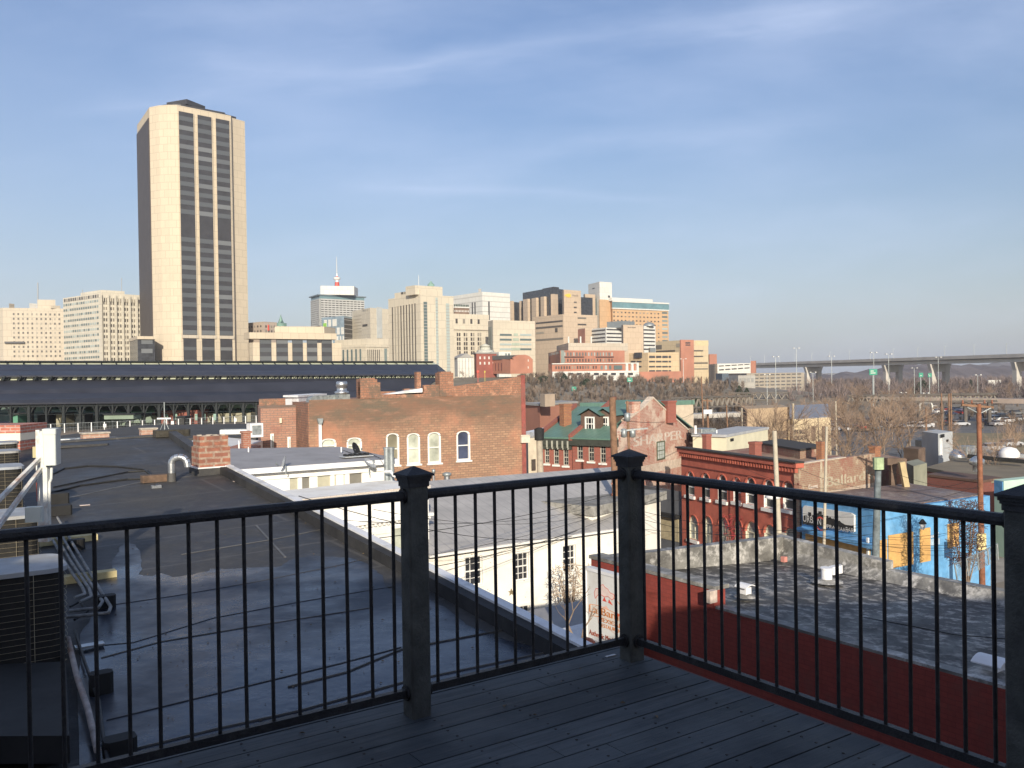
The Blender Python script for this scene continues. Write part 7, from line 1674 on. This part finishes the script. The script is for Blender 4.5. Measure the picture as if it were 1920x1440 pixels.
f2_=Face(V2(at(912,697,436)),V2(at(957,697,410))); P=[f2_.hit(*q) for q in ((912,701),(957,701),(957,672),(912,675))]; MB().poly(f2_,P,-9,0).build('side_wall',M_fbr,b)
P=[f2_.hit(*q) for q in ((912,676),(957,673),(966,666),(922,667))]; MB().poly(f2_,P,.05,.35).build('roof',mat('far_slate',(.13,.14,.14)),b); grid(b,f2_,916,955,7,680,696,1,.2,.9,mat('far_red_brick2',(.16,.06,.05)))
for x,y in ((965,690),(990,689),(965,676),(990,676)): q=prect(fh_,x-1,x+1,y-2,y+2); MB().panel(fh_,*q,.02,.15).build('window',M_wt,b)
b=bld('white_temple_house','white columned house with a grey pediment roof left of the brick villa','building',(852,671,470),(858,671,462),(888,671,466),14,M_wt); f=b.R
MB().poly(f,[(0,b.z),(f.len,b.z),(f.len*.55,b.z+2.4)],-8,.3).build('pediment',M_fgr,b.root)
for k in range(5): s=f.len*(k+.3)/5; MB().panel(f,s,s+.5,6,b.z-.3,.02,.9).build('column',M_wt,b.root)
b=bld('white_hall','white low hall behind the brick villa','building',(928,664,480),(935,660,474),(958,660,478),6,M_wt); grid(b.root,b.R,946,957,2,662,668,1,.6,.8,M_wteal)
for x,l,mt in ((896,'red round sign on the hill street',M_sred),(909,'yellow post sign on the hill street',mat('yellow_post',(.6,.5,.1)))):
    p=at(x,697,380); e=MB().tube(p+Vector((0,0,-.4)),p+Vector((0,.1,.4)),.6 if mt is M_sred else .3,n=8).tube((p.x,p.y,5),p,.1,n=4).build('street_sign',mt); tag(e,l,'sign')
# 20 garages right of center
b=bld('tan_parking_garage','tan parking garage with rows of dark openings','parking garage',(1170,664,560),(1215,661,545),(1273,660,552),4,C_b('tan_garage',(.56,.43,.27)))
for k,y in enumerate((667,676.5,686,694)):
    for x0,x1 in ((1217,1228),(1230,1240),(1241.5,1252),(1253.5,1258)): q=prect(b.R,x0,x1,y,y+4.3 if k==0 else y+3); MB().panel(b.R,*q,.02,.2).build('opening',M_dbr,b.root)
for y in (676.5,686): 
    for x0,x1 in ((1183,1192),(1194,1203)): q=prect(b.L,x0,x1,y,y+3); MB().panel(b.L,*q,.02,.2).build('opening',M_dbr,b.root)
MB().panel(b.R,-14,b.R.len+.6,2,b.R.hit(1240,696.5)[1],.25,1.2).build('brick_base',M_fbr,b.root); q=prect(b.L,1192,1204,661,671); MB().panel(b.L,q[0],q[1],q[2],q[3],.02,1.5).build('dark_box',M_dbr,b.root)
m=bld('roof_plant_group','cluster of steel rooftop plant above the tan parking garage','roof plant',(1216,655,560),(1219,652,556),(1229,653,560),b.z-1,M_galvd)
# 21
b=bld('tan_medical_office','tan medical office with ribbon windows right of the garages','building',(1229,641,620),(1275,638,600),(1328,640,612),2,C_b('tan_medical',(.54,.44,.29)))
MB().panel(b.R,-.2,b.R.hit(1299,670)[0],2,b.z+.3,.02,1.2).build('brick_shaft',M_fbr,b.root)
for k in range(3): q=prect(b.R,1283,1292,641.5+k*2.6,643+k*2.6); MB().panel(b.R,*q,1.21,1.35).build('sign_line',M_dbr,b.root)
for y in (656.5,667,679.5,690.5): q=prect(b.R,1300,1318 if y<670 else 1327,y,y+2.4); MB().panel(b.R,*q,.02,.2).build('window_band',M_win,b.root)
q=prect(b.R,1303.5,1330,628,648.5); MB().panel(b.R,b.R.hit(1304,650)[0],b.R.len+.1,b.z-3.6,b.z+.01,-.3,.05).build('step',mat('skyish_step',(.60,.47,.28)),b.root)
q=prect(b.L,1268,1276,644,651); MB().panel(b.L,*q,.02,.2).build('window',M_win,b.root); q=prect(b.L,1230,1266,657,660); MB().panel(b.L,*q,.02,.2).build('window_band',M_win,b.root); q=prect(b.L,1229,1241,647,655); MB().panel(b.L,*q,.02,.2).build('window',M_win,b.root)
b=bld('brick_house_far','small red brick building beside the tan medical office','building',(1327,665,680),(1330,664,672),(1344,665,676),2,M_fbr)
b=bld('white_parking_garage','long white parking garage with two dark slots and a brick stair tower','parking garage',(1329,681,640),(1345,682,600),(1408,677.5,592),2,M_wt)
for y0,y1,ya,yb in ((685.5,687,682,683.5),(692.5,694.5,688.5,690.5)):
    f=b.R; p0=f.hit(1347,y0);p1=f.hit(1407,ya);p2=f.hit(1407,yb);p3=f.hit(1347,y1+.4); 
    n=5
    for k in range(n):
        t0=k/n+.02;t1=(k+.88)/n; L_=lambda a,c,t:(a[0]+(c[0]-a[0])*t,a[1]+(c[1]-a[1])*t)
        MB().poly(f,[L_(p3,p2,t0),L_(p3,p2,t1),L_(p0,p1,t1),L_(p0,p1,t0)],.02,.2).build('opening',M_dbr,b.root)
MB().panel(b.R,b.R.len-.1,b.R.len+3,2,b.z+1.5,-4,.3).build('brick_stair_tower',M_fbr,b.root)
b=bld('concrete_parking_garage','grey tan concrete parking garage with six decks below the bridge','parking garage',(1363,702,560),(1400,700,470),(1508,696,466),-2,C_b('garage_concrete',(.33,.29,.235)))
for k in range(6):
    for i in range(9):
        x=1415+i*10; y=702+k*6.4-(i*.25); q=prect(b.R,x,x+7,y,y+2.1); MB().panel(b.R,*q,.02,.25).build('opening',M_dbr,b.root)
b=bld('white_substation','white rendered block with four blind panels before the concrete garage','building',(1366,707,420),(1384,704,405),(1416,704,398),-2,C_b('pale_render',(.60,.57,.50)))
for k in range(4): q=prect(b.R,1388+k*7,1393+k*7,709,716.5); MB().panel(b.R,*q,.02,.15).build('blind_panel',mat('pale_panel',(.45,.44,.40)),b.root)
b=bld('small_blue_shed','small blue grey shed at the trees left of the white rendered block','shed',(1342,701,440),(1354,700,432),(1366,700,436),0,mat('bluegrey_shed',(.12,.15,.18)))
# warehouse with graffiti
M_wall=mat('tan_warehouse_wall',(.42,.31,.20),.9,.12,.3,stain=(.36,.27,.18),sc2=.2)
wx=bld('graffiti_warehouse','tan warehouse with black graffiti and a grey roofed annex','warehouse',(1390,760,128),(1401,767,118),(1480,765,123),0,M_wall)
MB().panel(wx.L,0,wx.L.len,0,wx.z-.05,.02,.1).build('dark_side_wall',M_rn,wx.root)
wy=bld('warehouse_annex','yellow tan warehouse annex with a grey pitched roof','warehouse',(1483,787,140),(1478,787,122),(1558,785,127),0,mat('yellow_tan_wall',(.62,.50,.32),.85,.08,.4))
P=wy.poly; MB().prism([P[0],P[1],P[2],P[3]],wy.z+.001,[wy.z+1.3,wy.z+.1,wy.z+.1,wy.z+1.3]).build('pitched_roof',mat('grey_blue_roof',(.24,.25,.28),.6,.1,.4),wy.root)
for x0,x1 in ((1521,1528),(1541,1546)): q=prect(wy.R,x0,x1,799,826); MB().panel(wy.R,*q,.02,.1).build('shutter_door',M_rn,wy.root)
fq=wy.R
for i,(t,y) in enumerate((('CPERG',814),('MODER',825))):
    s,z=fq.hit(1497,y); sz=fq.hit(1496,y-9)[1]-z; text_on(wy.root,fq,t,s,z,sz*1.35,.05,mat('graffiti_black',(.03,.032,.035)),'graffiti',fit=fq.hit(1512,y)[0]-fq.hit(1481,y)[0],bold=.10)
q=prect(wx.R,1450,1478,808,822); MB().panel(wx.R,*q,.02,.06).build('dark_patch',mat('dark_patch_brown',(.13,.10,.08)),wx.root)
o=bld('buff_chimney_stack','thin buff chimney on the warehouse annex','chimney',(1484,757,122),(1486,757,121),(1489,757,122),4,mat('buff_stone',(.62,.52,.36)))
b=bld('rear_brick_block','tan and brick blocks beyond the brick warehouse','building',(985,762,134),(1012,761,128),(1080,758,138),0,M_fbr,cap=(M_fgr,.3,.4))
MB().prism([V2(at(1013,780,126)),V2(at(1022,780,124)),V2(at(1041,780,126)),V2(at(1032,780,128))],b.z,at(1020,739,125).z).build('tower_block',mat('tan_painted_brick',(.46,.36,.27),.9,.1,.5),b.root)
q=bld('white_roof_shed','low building with a white membrane roof right of the brick warehouse','building',(986,818,95),(1010,812,92),(1048,806,100),0,M_white)
q=bld('cream_side_building','cream building with a small window beside the brick pilaster','building',(986,822,78),(990,822,76),(1012,824,77),0,mat('cream_wall',(.62,.55,.42))); qq=prect(q.R,996,1003,861,882); MB().panel(q.R,*qq,.02,.1).build('window',M_win,q.root)
# ======================= bridge, viaducts =======================
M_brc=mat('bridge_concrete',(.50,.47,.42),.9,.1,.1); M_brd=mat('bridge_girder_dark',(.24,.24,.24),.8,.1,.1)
br=empty('highway_bridge',at(1700,700,520),'long concrete highway bridge on tall piers crossing the right side','bridge')
BA=at(1395,683,820); BBp=at(1990,663,470)
def bline(t): return BA.lerp(BBp,t)
dv=(V2(BBp)-V2(BA)).normalized(); pv=Vector((-dv.y,dv.x)); 
if pv.y<0: pv=-pv
def slabb(z0,z1,o0,o1,mt,name):
    a=V2(BA);b=V2(BBp); q=[a+pv*o0,b+pv*o0,b+pv*o1,a+pv*o1]; zz0=[BA.z+z0,BBp.z+z0,BBp.z+z0,BA.z+z0]; zz1=[BA.z+z1,BBp.z+z1,BBp.z+z1,BA.z+z1]
    vs=[(p.x,p.y,z) for p,z in zip(q,zz0)]+[(p.x,p.y,z) for p,z in zip(q,zz1)]; MB().hexa(vs).build(name,mt,br)
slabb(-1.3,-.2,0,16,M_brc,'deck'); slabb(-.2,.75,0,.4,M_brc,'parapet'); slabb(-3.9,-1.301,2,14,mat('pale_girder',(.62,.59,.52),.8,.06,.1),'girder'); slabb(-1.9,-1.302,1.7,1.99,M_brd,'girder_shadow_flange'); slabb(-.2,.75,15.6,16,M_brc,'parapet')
for px in (1508,1655,1742,1898):
    # find t
    best=min((abs(960+F*bline(t/400).x/bline(t/400).y-px),t/400) for t in range(401))[1]; p=bline(best); w=3.0
    m=MB(); c=V2(p)+pv*8
    for s in (-5,5): m.obox(c+pv*s,dv,w*.55,w*.55,-2,p.z-6.5)
    a=[c-pv*9.5,c+pv*9.5]
    m.hexa([tuple(c-pv*6.5-dv*1.3)+(p.z-9,),tuple(c-pv*6.5+dv*1.3)+(p.z-9,),tuple(c+pv*6.5+dv*1.3)+(p.z-9,),tuple(c+pv*6.5-dv*1.3)+(p.z-9,),tuple(c-pv*8-dv*1.6)+(p.z-3.9,),tuple(c-pv*8+dv*1.6)+(p.z-3.9,),tuple(c+pv*8+dv*1.6)+(p.z-3.9,),tuple(c+pv*8-dv*1.6)+(p.z-3.9,)])
    m.build('pier',M_brc,br)
for i in range(14):
    t=(i+.5)/14; p=bline(t); MB().tube((p.x,p.y,p.z),(p.x,p.y,p.z+7),.12,n=4).tube((p.x,p.y,p.z+7),(p.x+1.6,p.y,p.z+7.2),.08,n=4).build('light_pole',M_galvd,br)
def truss(name,label,x0,y0,Y0,x1,y1,Y1,h,mt,n,cat='viaduct'):
    e=empty(name,at(x0,y0,Y0),label,cat); A_=at(x0,y0,Y0);B_=at(x1,y1,Y1); up=Vector((0,0,h))
    MB().beam(A_+up,B_+up,1.2,.5).build('top_chord',mt,e); MB().beam(A_,B_,1.2,.5).build('bottom_chord',mt,e)
    m=MB()
    for k in range(n):
        a=A_.lerp(B_,k/n);b=A_.lerp(B_,(k+.5)/n);c=A_.lerp(B_,(k+1)/n); m.beam(a,b+up,.4,.3); m.beam(b+up,c,.4,.3)
    m.build('web',mat('web_steel',(.26,.23,.19),.9,.2,.5),e)
    for k in range(1,n,3): p=A_.lerp(B_,k/n); MB().tube((p.x,p.y,hgt(p.x,p.y)-.5),p,.5,n=6).build('pier',mt,e)
    return e
M_rust=mat('dark_rust_steel',(.13,.115,.10),.9,.2,.5)
truss('railway_viaduct','steel truss railway viaduct left of the bare trees',1262,766,250,1415,759,290,3.0,M_rust,16)
truss('railway_viaduct','farther plate girder viaduct behind the bare trees',1362,750,330,1480,749,340,2.6,M_rust,8)
truss('railway_viaduct','long railway trestle across the car park at the right',1590,755,235,1870,752,215,1.8,M_rust,20)
e=MB().beam(at(1600,746,240),at(1930,752,225),8,1.2).build('viaduct_deck',mat('viaduct_deck_tan',(.26,.21,.18),.9,.15,.2)); tag(e,'long elevated road deck behind the railway trestle','viaduct')
e=MB().beam(at(1262,781,200),at(1400,776,215),6,1.0).build('lower_road_deck',M_brc); tag(e,'low concrete road deck beneath the truss viaduct','road deck')
e=empty('signal_gantry',at(1730,770,200),'white framed signal gantry over the car park','gantry'); MB().path([at(1725,770,200),at(1725,757,200),at(1747,757,200),at(1749,769,200)],.25,n=5).build('frame',M_wt,e); MB().beam(at(1728,764,200),at(1744,764,200),1,2.0).build('dark_panel',M_dbr,e)
# highway signs
for x0,x1,y0,y1,Y,l in ((1630,1645,692,703,300,'large green highway sign in front of the bridge, the largest'),(1723,1731,699,707,330,'green highway sign at the foot of the bridge pier, left one'),(1740,1747,700,707,330,'green highway sign at the foot of the bridge pier, right one'),(1176,1186,708,716,360,'green highway sign over the bare thicket by the tan garage'),(1072,1081,725,733,360,'green highway sign over the thicket below the long brick building')):
    a=at(x0,y0,Y);b=at(x1,y1,Y); e=empty('highway_sign',(a.x,Y,0),l,'sign','green highway signs'); MB().box(a.x,Y,b.z,b.x,Y+.3,a.z).build('sign_panel',mat('highway_green',(.03,.26,.17),.6,.1,.5),e); MB().tube(((a.x+b.x)/2,Y+.4,hgt(a.x,Y)),((a.x+b.x)/2,Y+.4,a.z),.25,n=5).build('post',M_galvd,e)
    m=MB()
    for k in (1,2): z=b.z+(a.z-b.z)*k/3; m.box(a.x+.4,Y-.05,z-.12,b.x-.6*k,Y-.01,z+.12)
    m.build('legend',M_wt,e)
# high-mast and street lights
hm=[(1454,669,760,300),(1281,673,705,400),(1438,702,740,300),(1524,698,725,330),(1559,668,700,380),(1638,661,720,330),(1666,664,720,320),(1714,690,735,330),(1735,737,748,240),(1759,670,725,360),(1833,703,742,250),(1493,653,690,420),(1693,736,748,240)]
for i,(x,yt,yb,Y) in enumerate(hm):
    p=at(x,yt,Y); e=empty('high_mast_light',(p.x,p.y,0),'tall slim light mast, number '+str(i+1),'light mast','light masts along the highway')
    MB().tube((p.x,p.y,hgt(p.x,p.y)-1),p,.0003*Y,n=4).build('mast',M_galvd,e); 
    for s in (-1,1): m=MB(); m.box(p.x+s*.0028*Y-.0008*Y,p.y-.5,p.z-.1,p.x+s*.0028*Y+.0008*Y,p.y+.5,p.z+.0005*Y); m.build('lamp_head',M_wt,e)
    e['label']='tall slim light mast topped by pale lamps beside the highway'
# ======================= trees =======================
M_bark=mat('grey_brown_bark',(.24,.18,.135),.95,.3,2); M_twig=mat('bare_twigs',(.29,.205,.145),.95,.25,1)
def tree_mesh(seed,h,spread=.55,trunkr=.28,levels=5,forks=3):
    rr=random.Random(seed); tr=MB(); tw_=MB()
    def grow(p,d,l,r,lv):
        n=3; q=p; dd=d.copy()
        for i in range(n):
            dd=(dd+Vector((rr.uniform(-1,1),rr.uniform(-1,1),rr.uniform(-.3,.6)))*.13).normalized(); q2=q+dd*(l/n); r2=r*(1-.30*(i+1)/n)
            (tr if lv<3 else tw_).tube(q,q2,r*(1-.30*i/n),r2,n=6 if lv<2 else 3,cap=False); 
            if lv<levels and (lv>0 or i>=1):
                for _ in range(1 if lv<2 else (2 if rr.random()<.6 else 1)):
                    a=dd.orthogonal().normalized(); a.rotate(Matrix.Rotation(rr.uniform(0,6.28),3,dd)); nd=(dd*rr.uniform(.6,1.0)+a*rr.uniform(.5,.95)+Vector((0,0,.18))).normalized(); grow(q2,nd,l*rr.uniform(.5,.75),r2*.6,lv+1)
            q=q2
        if lv<levels:
            for _ in range(forks-1):
                a=dd.orthogonal().normalized(); a.rotate(Matrix.Rotation(rr.uniform(0,6.28),3,dd)); nd=(dd+a*rr.uniform(.3,.7)).normalized(); grow(q,nd,l*rr.uniform(.55,.8),r*.62,lv+1)
    grow(Vector((0,0,0)),Vector((rr.uniform(-.05,.05),rr.uniform(-.05,.05),1)).normalized(),h*.34,trunkr,0)
    return tr,tw_
TP=[]
def tree(name,seed,loc,h,label,group=None,rot=0,r=.3,mt=None,levels=4):
    key=(seed,)
    tr,tw_=tree_mesh(seed,h,trunkr=r,levels=levels); e=empty(name,(0,0,0),label,'tree',group)
    a=tr.build('trunk',M_bark,e); b=tw_.build('crown',mt or M_twig,e); e.location=loc; e.rotation_euler=(0,0,rot); return e
def troot(px,ytop,Y,h):
    p=at(px,ytop,Y); return Vector((p.x,p.y,p.z-h))
def tsc(px,Y,ytop): p=at(px,ytop,Y); return p.x,p.y,p.z-hgt(p.x,p.y)
fg='bare winter trees around the warehouse'
big=[(1440,728,104,1,'wide bare tree with forked trunks before the graffiti warehouse'),(1575,735,97,2,'bare tree at the right corner of the yellow warehouse annex'),(1470,742,102,3,'slender bare tree at the left corner of the graffiti warehouse'),(1600,712,100,4,'large bare tree right of the warehouse annex'),(1640,716,98,5,'broad bare tree behind the ghost-lettered wall'),(1690,728,105,6,'bushy bare tree left of the grey box building'),(1870,775,96,7,'spreading bare tree right of the rusty pole'),(1560,765,92,8,'low bare tree behind the brick chimneys'),(1905,752,130,9,'bare tree at the right edge'),(1515,770,118,10,'bare tree behind the annex roof'),(1850,800,88,12,'bare brown tree by the rusty pole'),(1590,722,150,13,'bare tree behind the warehouse annex corner'),(1622,716,165,14,'tall bare tree left of the blue-grey pole, the farther'),(1655,722,140,15,'bare tree standing directly behind the ghost-lettered wall end'),(1672,714,175,16,'tall bare tree rising before the large green sign'),(1705,724,150,17,'bare tree left of the grey box building, the farther'),(1735,738,185,18,'bare tree among the parked cars behind the grey box'),(1570,728,180,19,'bare tree behind the yellow annex'),(1522,732,170,20,'bare tree behind the grey pitched roof'),(1885,770,140,21,'bare tree right of the crossarm'),(1760,760,130,22,'low bare tree just behind the grey box building')]
protoT=[]
for px,yt,Y,sd_,l in big:
    x,y,hh=tsc(px,Y,yt); H=hh*1.0
    if len(protoT)<4: e=tree('bare_tree',sd_,(x,y,0),H*1.05,l,fg,r=.13,levels=4); protoT.append((e,H*1.05))
    else:
        e0_,h0=protoT[sd_%4]; s=H*1.05/h0; clone(e0_,(x,y,0),sd_*1.3,l,fg,(s,s,s))
# hillside trees
hs=[(1000,745,300),(1030,730,340),(1060,740,320),(1090,728,350),(1120,742,310),(1150,730,350),(1180,742,320),(1215,735,330),(1240,728,360),(1265,735,320),(1290,712,330),(1310,705,310),(1330,702,330),(1350,708,300),(1372,725,290),(1010,700,400),(1045,697,410),(1075,702,400),(1100,695,405),(1135,708,400),(1165,705,395),(1195,706,400),(1225,708,390),(1255,712,390),(1525,700,380),(1560,705,360),(1600,712,330),(1625,708,340),(1660,720,300),(1700,716,320),(1740,722,300),(1780,722,310),(1820,716,320),(1860,712,330),(1900,708,330),(1580,735,240),(1650,738,230),(1440,735,230),(1500,738,220),(1400,742,240),(870,690,400),(1010,712,330),(1085,705,370)]
desc=['below the long brick building','by the tan parking garage','below the highway bridge','near the viaduct']
def near(px,Y):
    if px<1000: return 'on the hill street by the white columned house'
    if px<1190: return 'on the slope under the long brick building'
    if px<1385: return 'on the slope between the tan garage and the truss viaduct'
    if px<1520: return 'between the concrete garage and the graffiti warehouse'
    return 'in the flats below the highway bridge'
for i,(px,yt,Y) in enumerate(hs):
    x,y,hh=tsc(px,Y,yt); hh=max(5,min(hh,8.5 if px<1390 else 15)); e0_,h0=protoT[i%4]; s=hh/h0; z=hgt(x,y); 
    clone(e0_,(x,y,z-.2),i*.9,'bare brown tree '+near(px,Y),'bare trees '+near(px,Y),(s*1.15,s*1.15,s))
# street side bushes
def bushy(name,px,py,Y,w,h,label,mt,n=260,sd_=3,cat='bush',base=None):
    rr=random.Random(sd_); c=at(px,py,Y); m=MB()
    for i in range(n):
        a=rr.uniform(0,6.28); q=rr.random()**.5; t=rr.random(); p=c+Vector((math.cos(a)*q*w*.5,math.sin(a)*q*w*.4,h*(t-.5))); d=Vector((rr.uniform(-1,1),rr.uniform(-1,1),rr.uniform(-.2,1))).normalized()*w*.09; m.tube(p-d,p+d,.013,n=3,cap=False)
    e=empty(name,(c.x,c.y,c.z-h*.6),label,cat); m.build('crown',mt,e); b=MB()
    for k in range(7): b.tube((c.x,c.y,c.z-h*.9),c+Vector((rr.uniform(-.4,.4)*w,rr.uniform(-.3,.3)*w,rr.uniform(0,.4)*h)),.05,.02,n=4)
    b.build('trunk',M_bark,e); return e
bushy('bare_shrub',1070,1100,37,1.7,1.9,'bare brown shrub against the white house wall by the sign',mat('pale_twigs',(.42,.32,.22)),260)
bushy('leafless_tree',1812,1000,44,1.8,3.2,'dark red leaved small tree at the end of the blue building',mat('dark_red_leaf',(.10,.05,.035)),900,5,'tree')
e=bushy('flowering_vine',1375,1012,60,1.4,3.4,'red flowering vine on the red storefront ground floor',mat('red_vine',(.42,.04,.05)),260,8,'vine')
m=MB(); rr=random.Random(2)
def br_(p,d,l,r,lv):
    q=p+d*l; m.tube(p,q,r,r*.65,n=4,cap=False)
    if lv<5:
        for k in range(2): br_(p+d*l*rr.uniform(.5,1),(d+Vector((rr.uniform(-.7,.7),rr.uniform(-.7,.7),rr.uniform(-.3,.6)))).normalized(),l*.7,r*.6,lv+1)
p=at(1088,1215,18); br_(p,(at(1050,1150,18.5)-p).normalized(),.55,.035,0); br_(p,(at(1100,1140,18.2)-p).normalized(),.4,.03,1)
o=m.build('bare_branch',M_bark); tag(o,'bare dark branch reaching up beside the restaurant sign','branch')
# green conifers on slope
M_con=mat('dark_conifer',(.035,.05,.028),.9,.3,1)
def conifer(px,yt,Y,w,label):
    x,y,hh=tsc(px,Y,yt); z=hgt(x,y); rr=random.Random(px); m=MB(); hh=min(hh,12)
    for i in range(500):
        t=rr.random(); a=rr.uniform(0,6.28); rad=w*(1-t)**.7*(.5+.5*rr.random()); p=Vector((x+math.cos(a)*rad,y+math.sin(a)*rad,z+hh*t)); s=w*.16; m.add([p+Vector((rr.uniform(-s,s),rr.uniform(-s,s),rr.uniform(-s,s))) for _ in range(3)],[(0,1,2)])
    e=empty('evergreen_tree',(x,y,z),label,'tree'); m.build('crown',M_con,e); MB().tube((x,y,z-.3),(x,y,z+hh*.7),.25,.1,n=5).build('trunk',M_bark,e)
conifer(1018,706,390,4.5,'dark evergreen at the left end of the hillside thicket'); conifer(1100,712,380,4.5,'dark evergreen on the slope below the long brick building'); conifer(1058,702,392,3,'dark reddish evergreen before the white base'); conifer(1307,745,280,3.5,'dark evergreen above the truss viaduct'); conifer(1386,724,350,2.2,'small dark conifer before the white rendered block, left'); conifer(1400,728,350,2.0,'small dark conifer before the white rendered block, right'); conifer(1730,716,420,7,'dark evergreen mass under the highway bridge'); conifer(1820,712,500,3,'dark evergreen near the far right pier')
# thicket and woodland as stuff
def wood(name,label,n,fn,mt,sd_,k=46,w=.13):
    rr=random.Random(sd_); m=MB()
    for i in range(n):
        x,y,z,h=fn(rr); r=h*.42
        for j in range(k):
            a=rr.uniform(0,6.28); t=rr.random(); b=Vector((x+math.cos(a)*r*.25*t,y+math.sin(a)*r*.25*t,z+h*rr.uniform(0,.55))); e_=b+Vector((math.cos(a)*r*rr.uniform(.3,1),math.sin(a)*r*rr.uniform(.3,1),h*rr.uniform(.15,.5)))
            if e_.z>z+h: e_.z=z+h
            s=Vector((-math.sin(a),math.cos(a),0))*w*(1+y/500); m.add([b-s,b+s,e_],[(0,1,2)])
    o=m.build(name,mt,org=(0,0,0)); tag(o,label,name.replace('_',' '),kind='stuff'); return o
M_th1=mat('thicket_brown',(.21,.165,.13),.95,.35,.08,stain=(.29,.20,.13),sc2=.03); M_th2=mat('woodland_purple',(.20,.155,.14),.95,.3,.02)
def f1(rr):
    while True:
        y=rr.uniform(285,430); px=rr.uniform(975,1400); x=(px-960)/F*y
        return x,y,hgt(x,y),rr.uniform(2.5,4.8)
wood('hillside_thicket','dense bare brown thicket covering the slope below the hospital buildings',650,f1,M_th1,1,k=60,w=.07)
def f2(rr):
    y=rr.uniform(330,900); px=rr.uniform(1470,2050); x=(px-960)/F*y; return x,y,-1,rr.uniform(6,12)
wood('woodland','reddish bare woodland on the flats beneath the highway bridge',1000,f2,M_th2,2,k=50,w=.09)
def f3(rr):
    y=rr.uniform(205,330); px=rr.uniform(1420,2000); x=(px-960)/F*y; return x,y,0,rr.uniform(1.5,4)
wood('scrub','scrubby bare brush behind the car park',150,f3,M_th1,3,k=45,w=.05)
def f4(rr):
    y=rr.uniform(130,215); px=rr.uniform(1268,1400); x=(px-960)/F*y; return x,y,0,rr.uniform(2,6)
wood('bank_scrub','dark brown scrub bank under the truss viaduct',260,f4,mat('bank_brown',(.12,.09,.068),.95,.3,.1),4,k=60,w=.05)
def f5(rr):
    y=rr.uniform(112,128); px=rr.uniform(1268,1395); x=(px-960)/F*y; return x,y,0,rr.uniform(2,4.5)
wood('bank_scrub','dark scrub at the foot of the warehouse wall',120,f5,MC['bank_brown'],5,k=60,w=.03)
# distant hills
M_hill=mat('far_wooded_hills',(.14,.12,.125),.95,.25,.01,stain=(.18,.145,.13),sc2=.004)
rr=random.Random(8)
def hills(Y0,depth,hf,name,label,x0,x1,step):
    m=MB(); vs=[]; xs_=[x0+step*i for i in range(int((x1-x0)/step)+1)]
    for x in xs_:
        h=hf(x,Y0)
        vs+= [(x,Y0,-2),(x,Y0+depth*.35,max(-1,h*.75+rr.uniform(-1.6,1.6))),(x,Y0+depth*.6,h+rr.uniform(-2,2)),(x,Y0+depth,-2)]
    fs=[]
    for i in range(len(xs_)-1):
        for j in range(3): a=i*4+j; fs.append((a,a+4,a+5,a+1))
    m.add(vs,fs); o=m.build(name,M_hill,org=(0,Y0,0)); tag(o,label,'hills',kind='structure')
hills(1900,500,lambda x,y: 12+10*S((x-700)/500)+6*math.sin(x/170)+3*math.sin(x/47),'far_hills','wooded purple grey hills beyond the bridge',-900,2600,11)
hills(950,250,lambda x,y: 8+11*S((x-380)/160)+3*math.sin(x/60),'near_hills','nearer wooded rise below the bridge at the right',250,1300,7)
p=0
e=bld('white_far_shed','pale long shed beyond the woodland below the bridge','building',(1850,716,560),(1853,713,552),(1878,714,558),-2,M_wt)
# ======================= haze =======================
hz_=MB().box(-4200,-70,-4,4200,6400,190).build('haze',None,org=(0,0,0)) if False else None
def haze(d):
    m=bpy.data.materials.new('haze_air'); m.use_nodes=True; t=m.node_tree; t.nodes.clear(); o_=t.nodes.new('ShaderNodeOutputMaterial'); v=t.nodes.new('ShaderNodeVolumePrincipled'); v.inputs['Color'].default_value=(.86,.90,1,1); v.inputs['Density'].default_value=d; v.inputs['Anisotropy'].default_value=0.0; t.links.new(v.outputs[0],o_.inputs['Volume'])
    o=MB().box(-2300,-70,-5,2900,2700,195).build('haze',m,org=(0,0,0)); tag(o,'thin pale winter haze','haze',kind='stuff')
haze(HAZE)
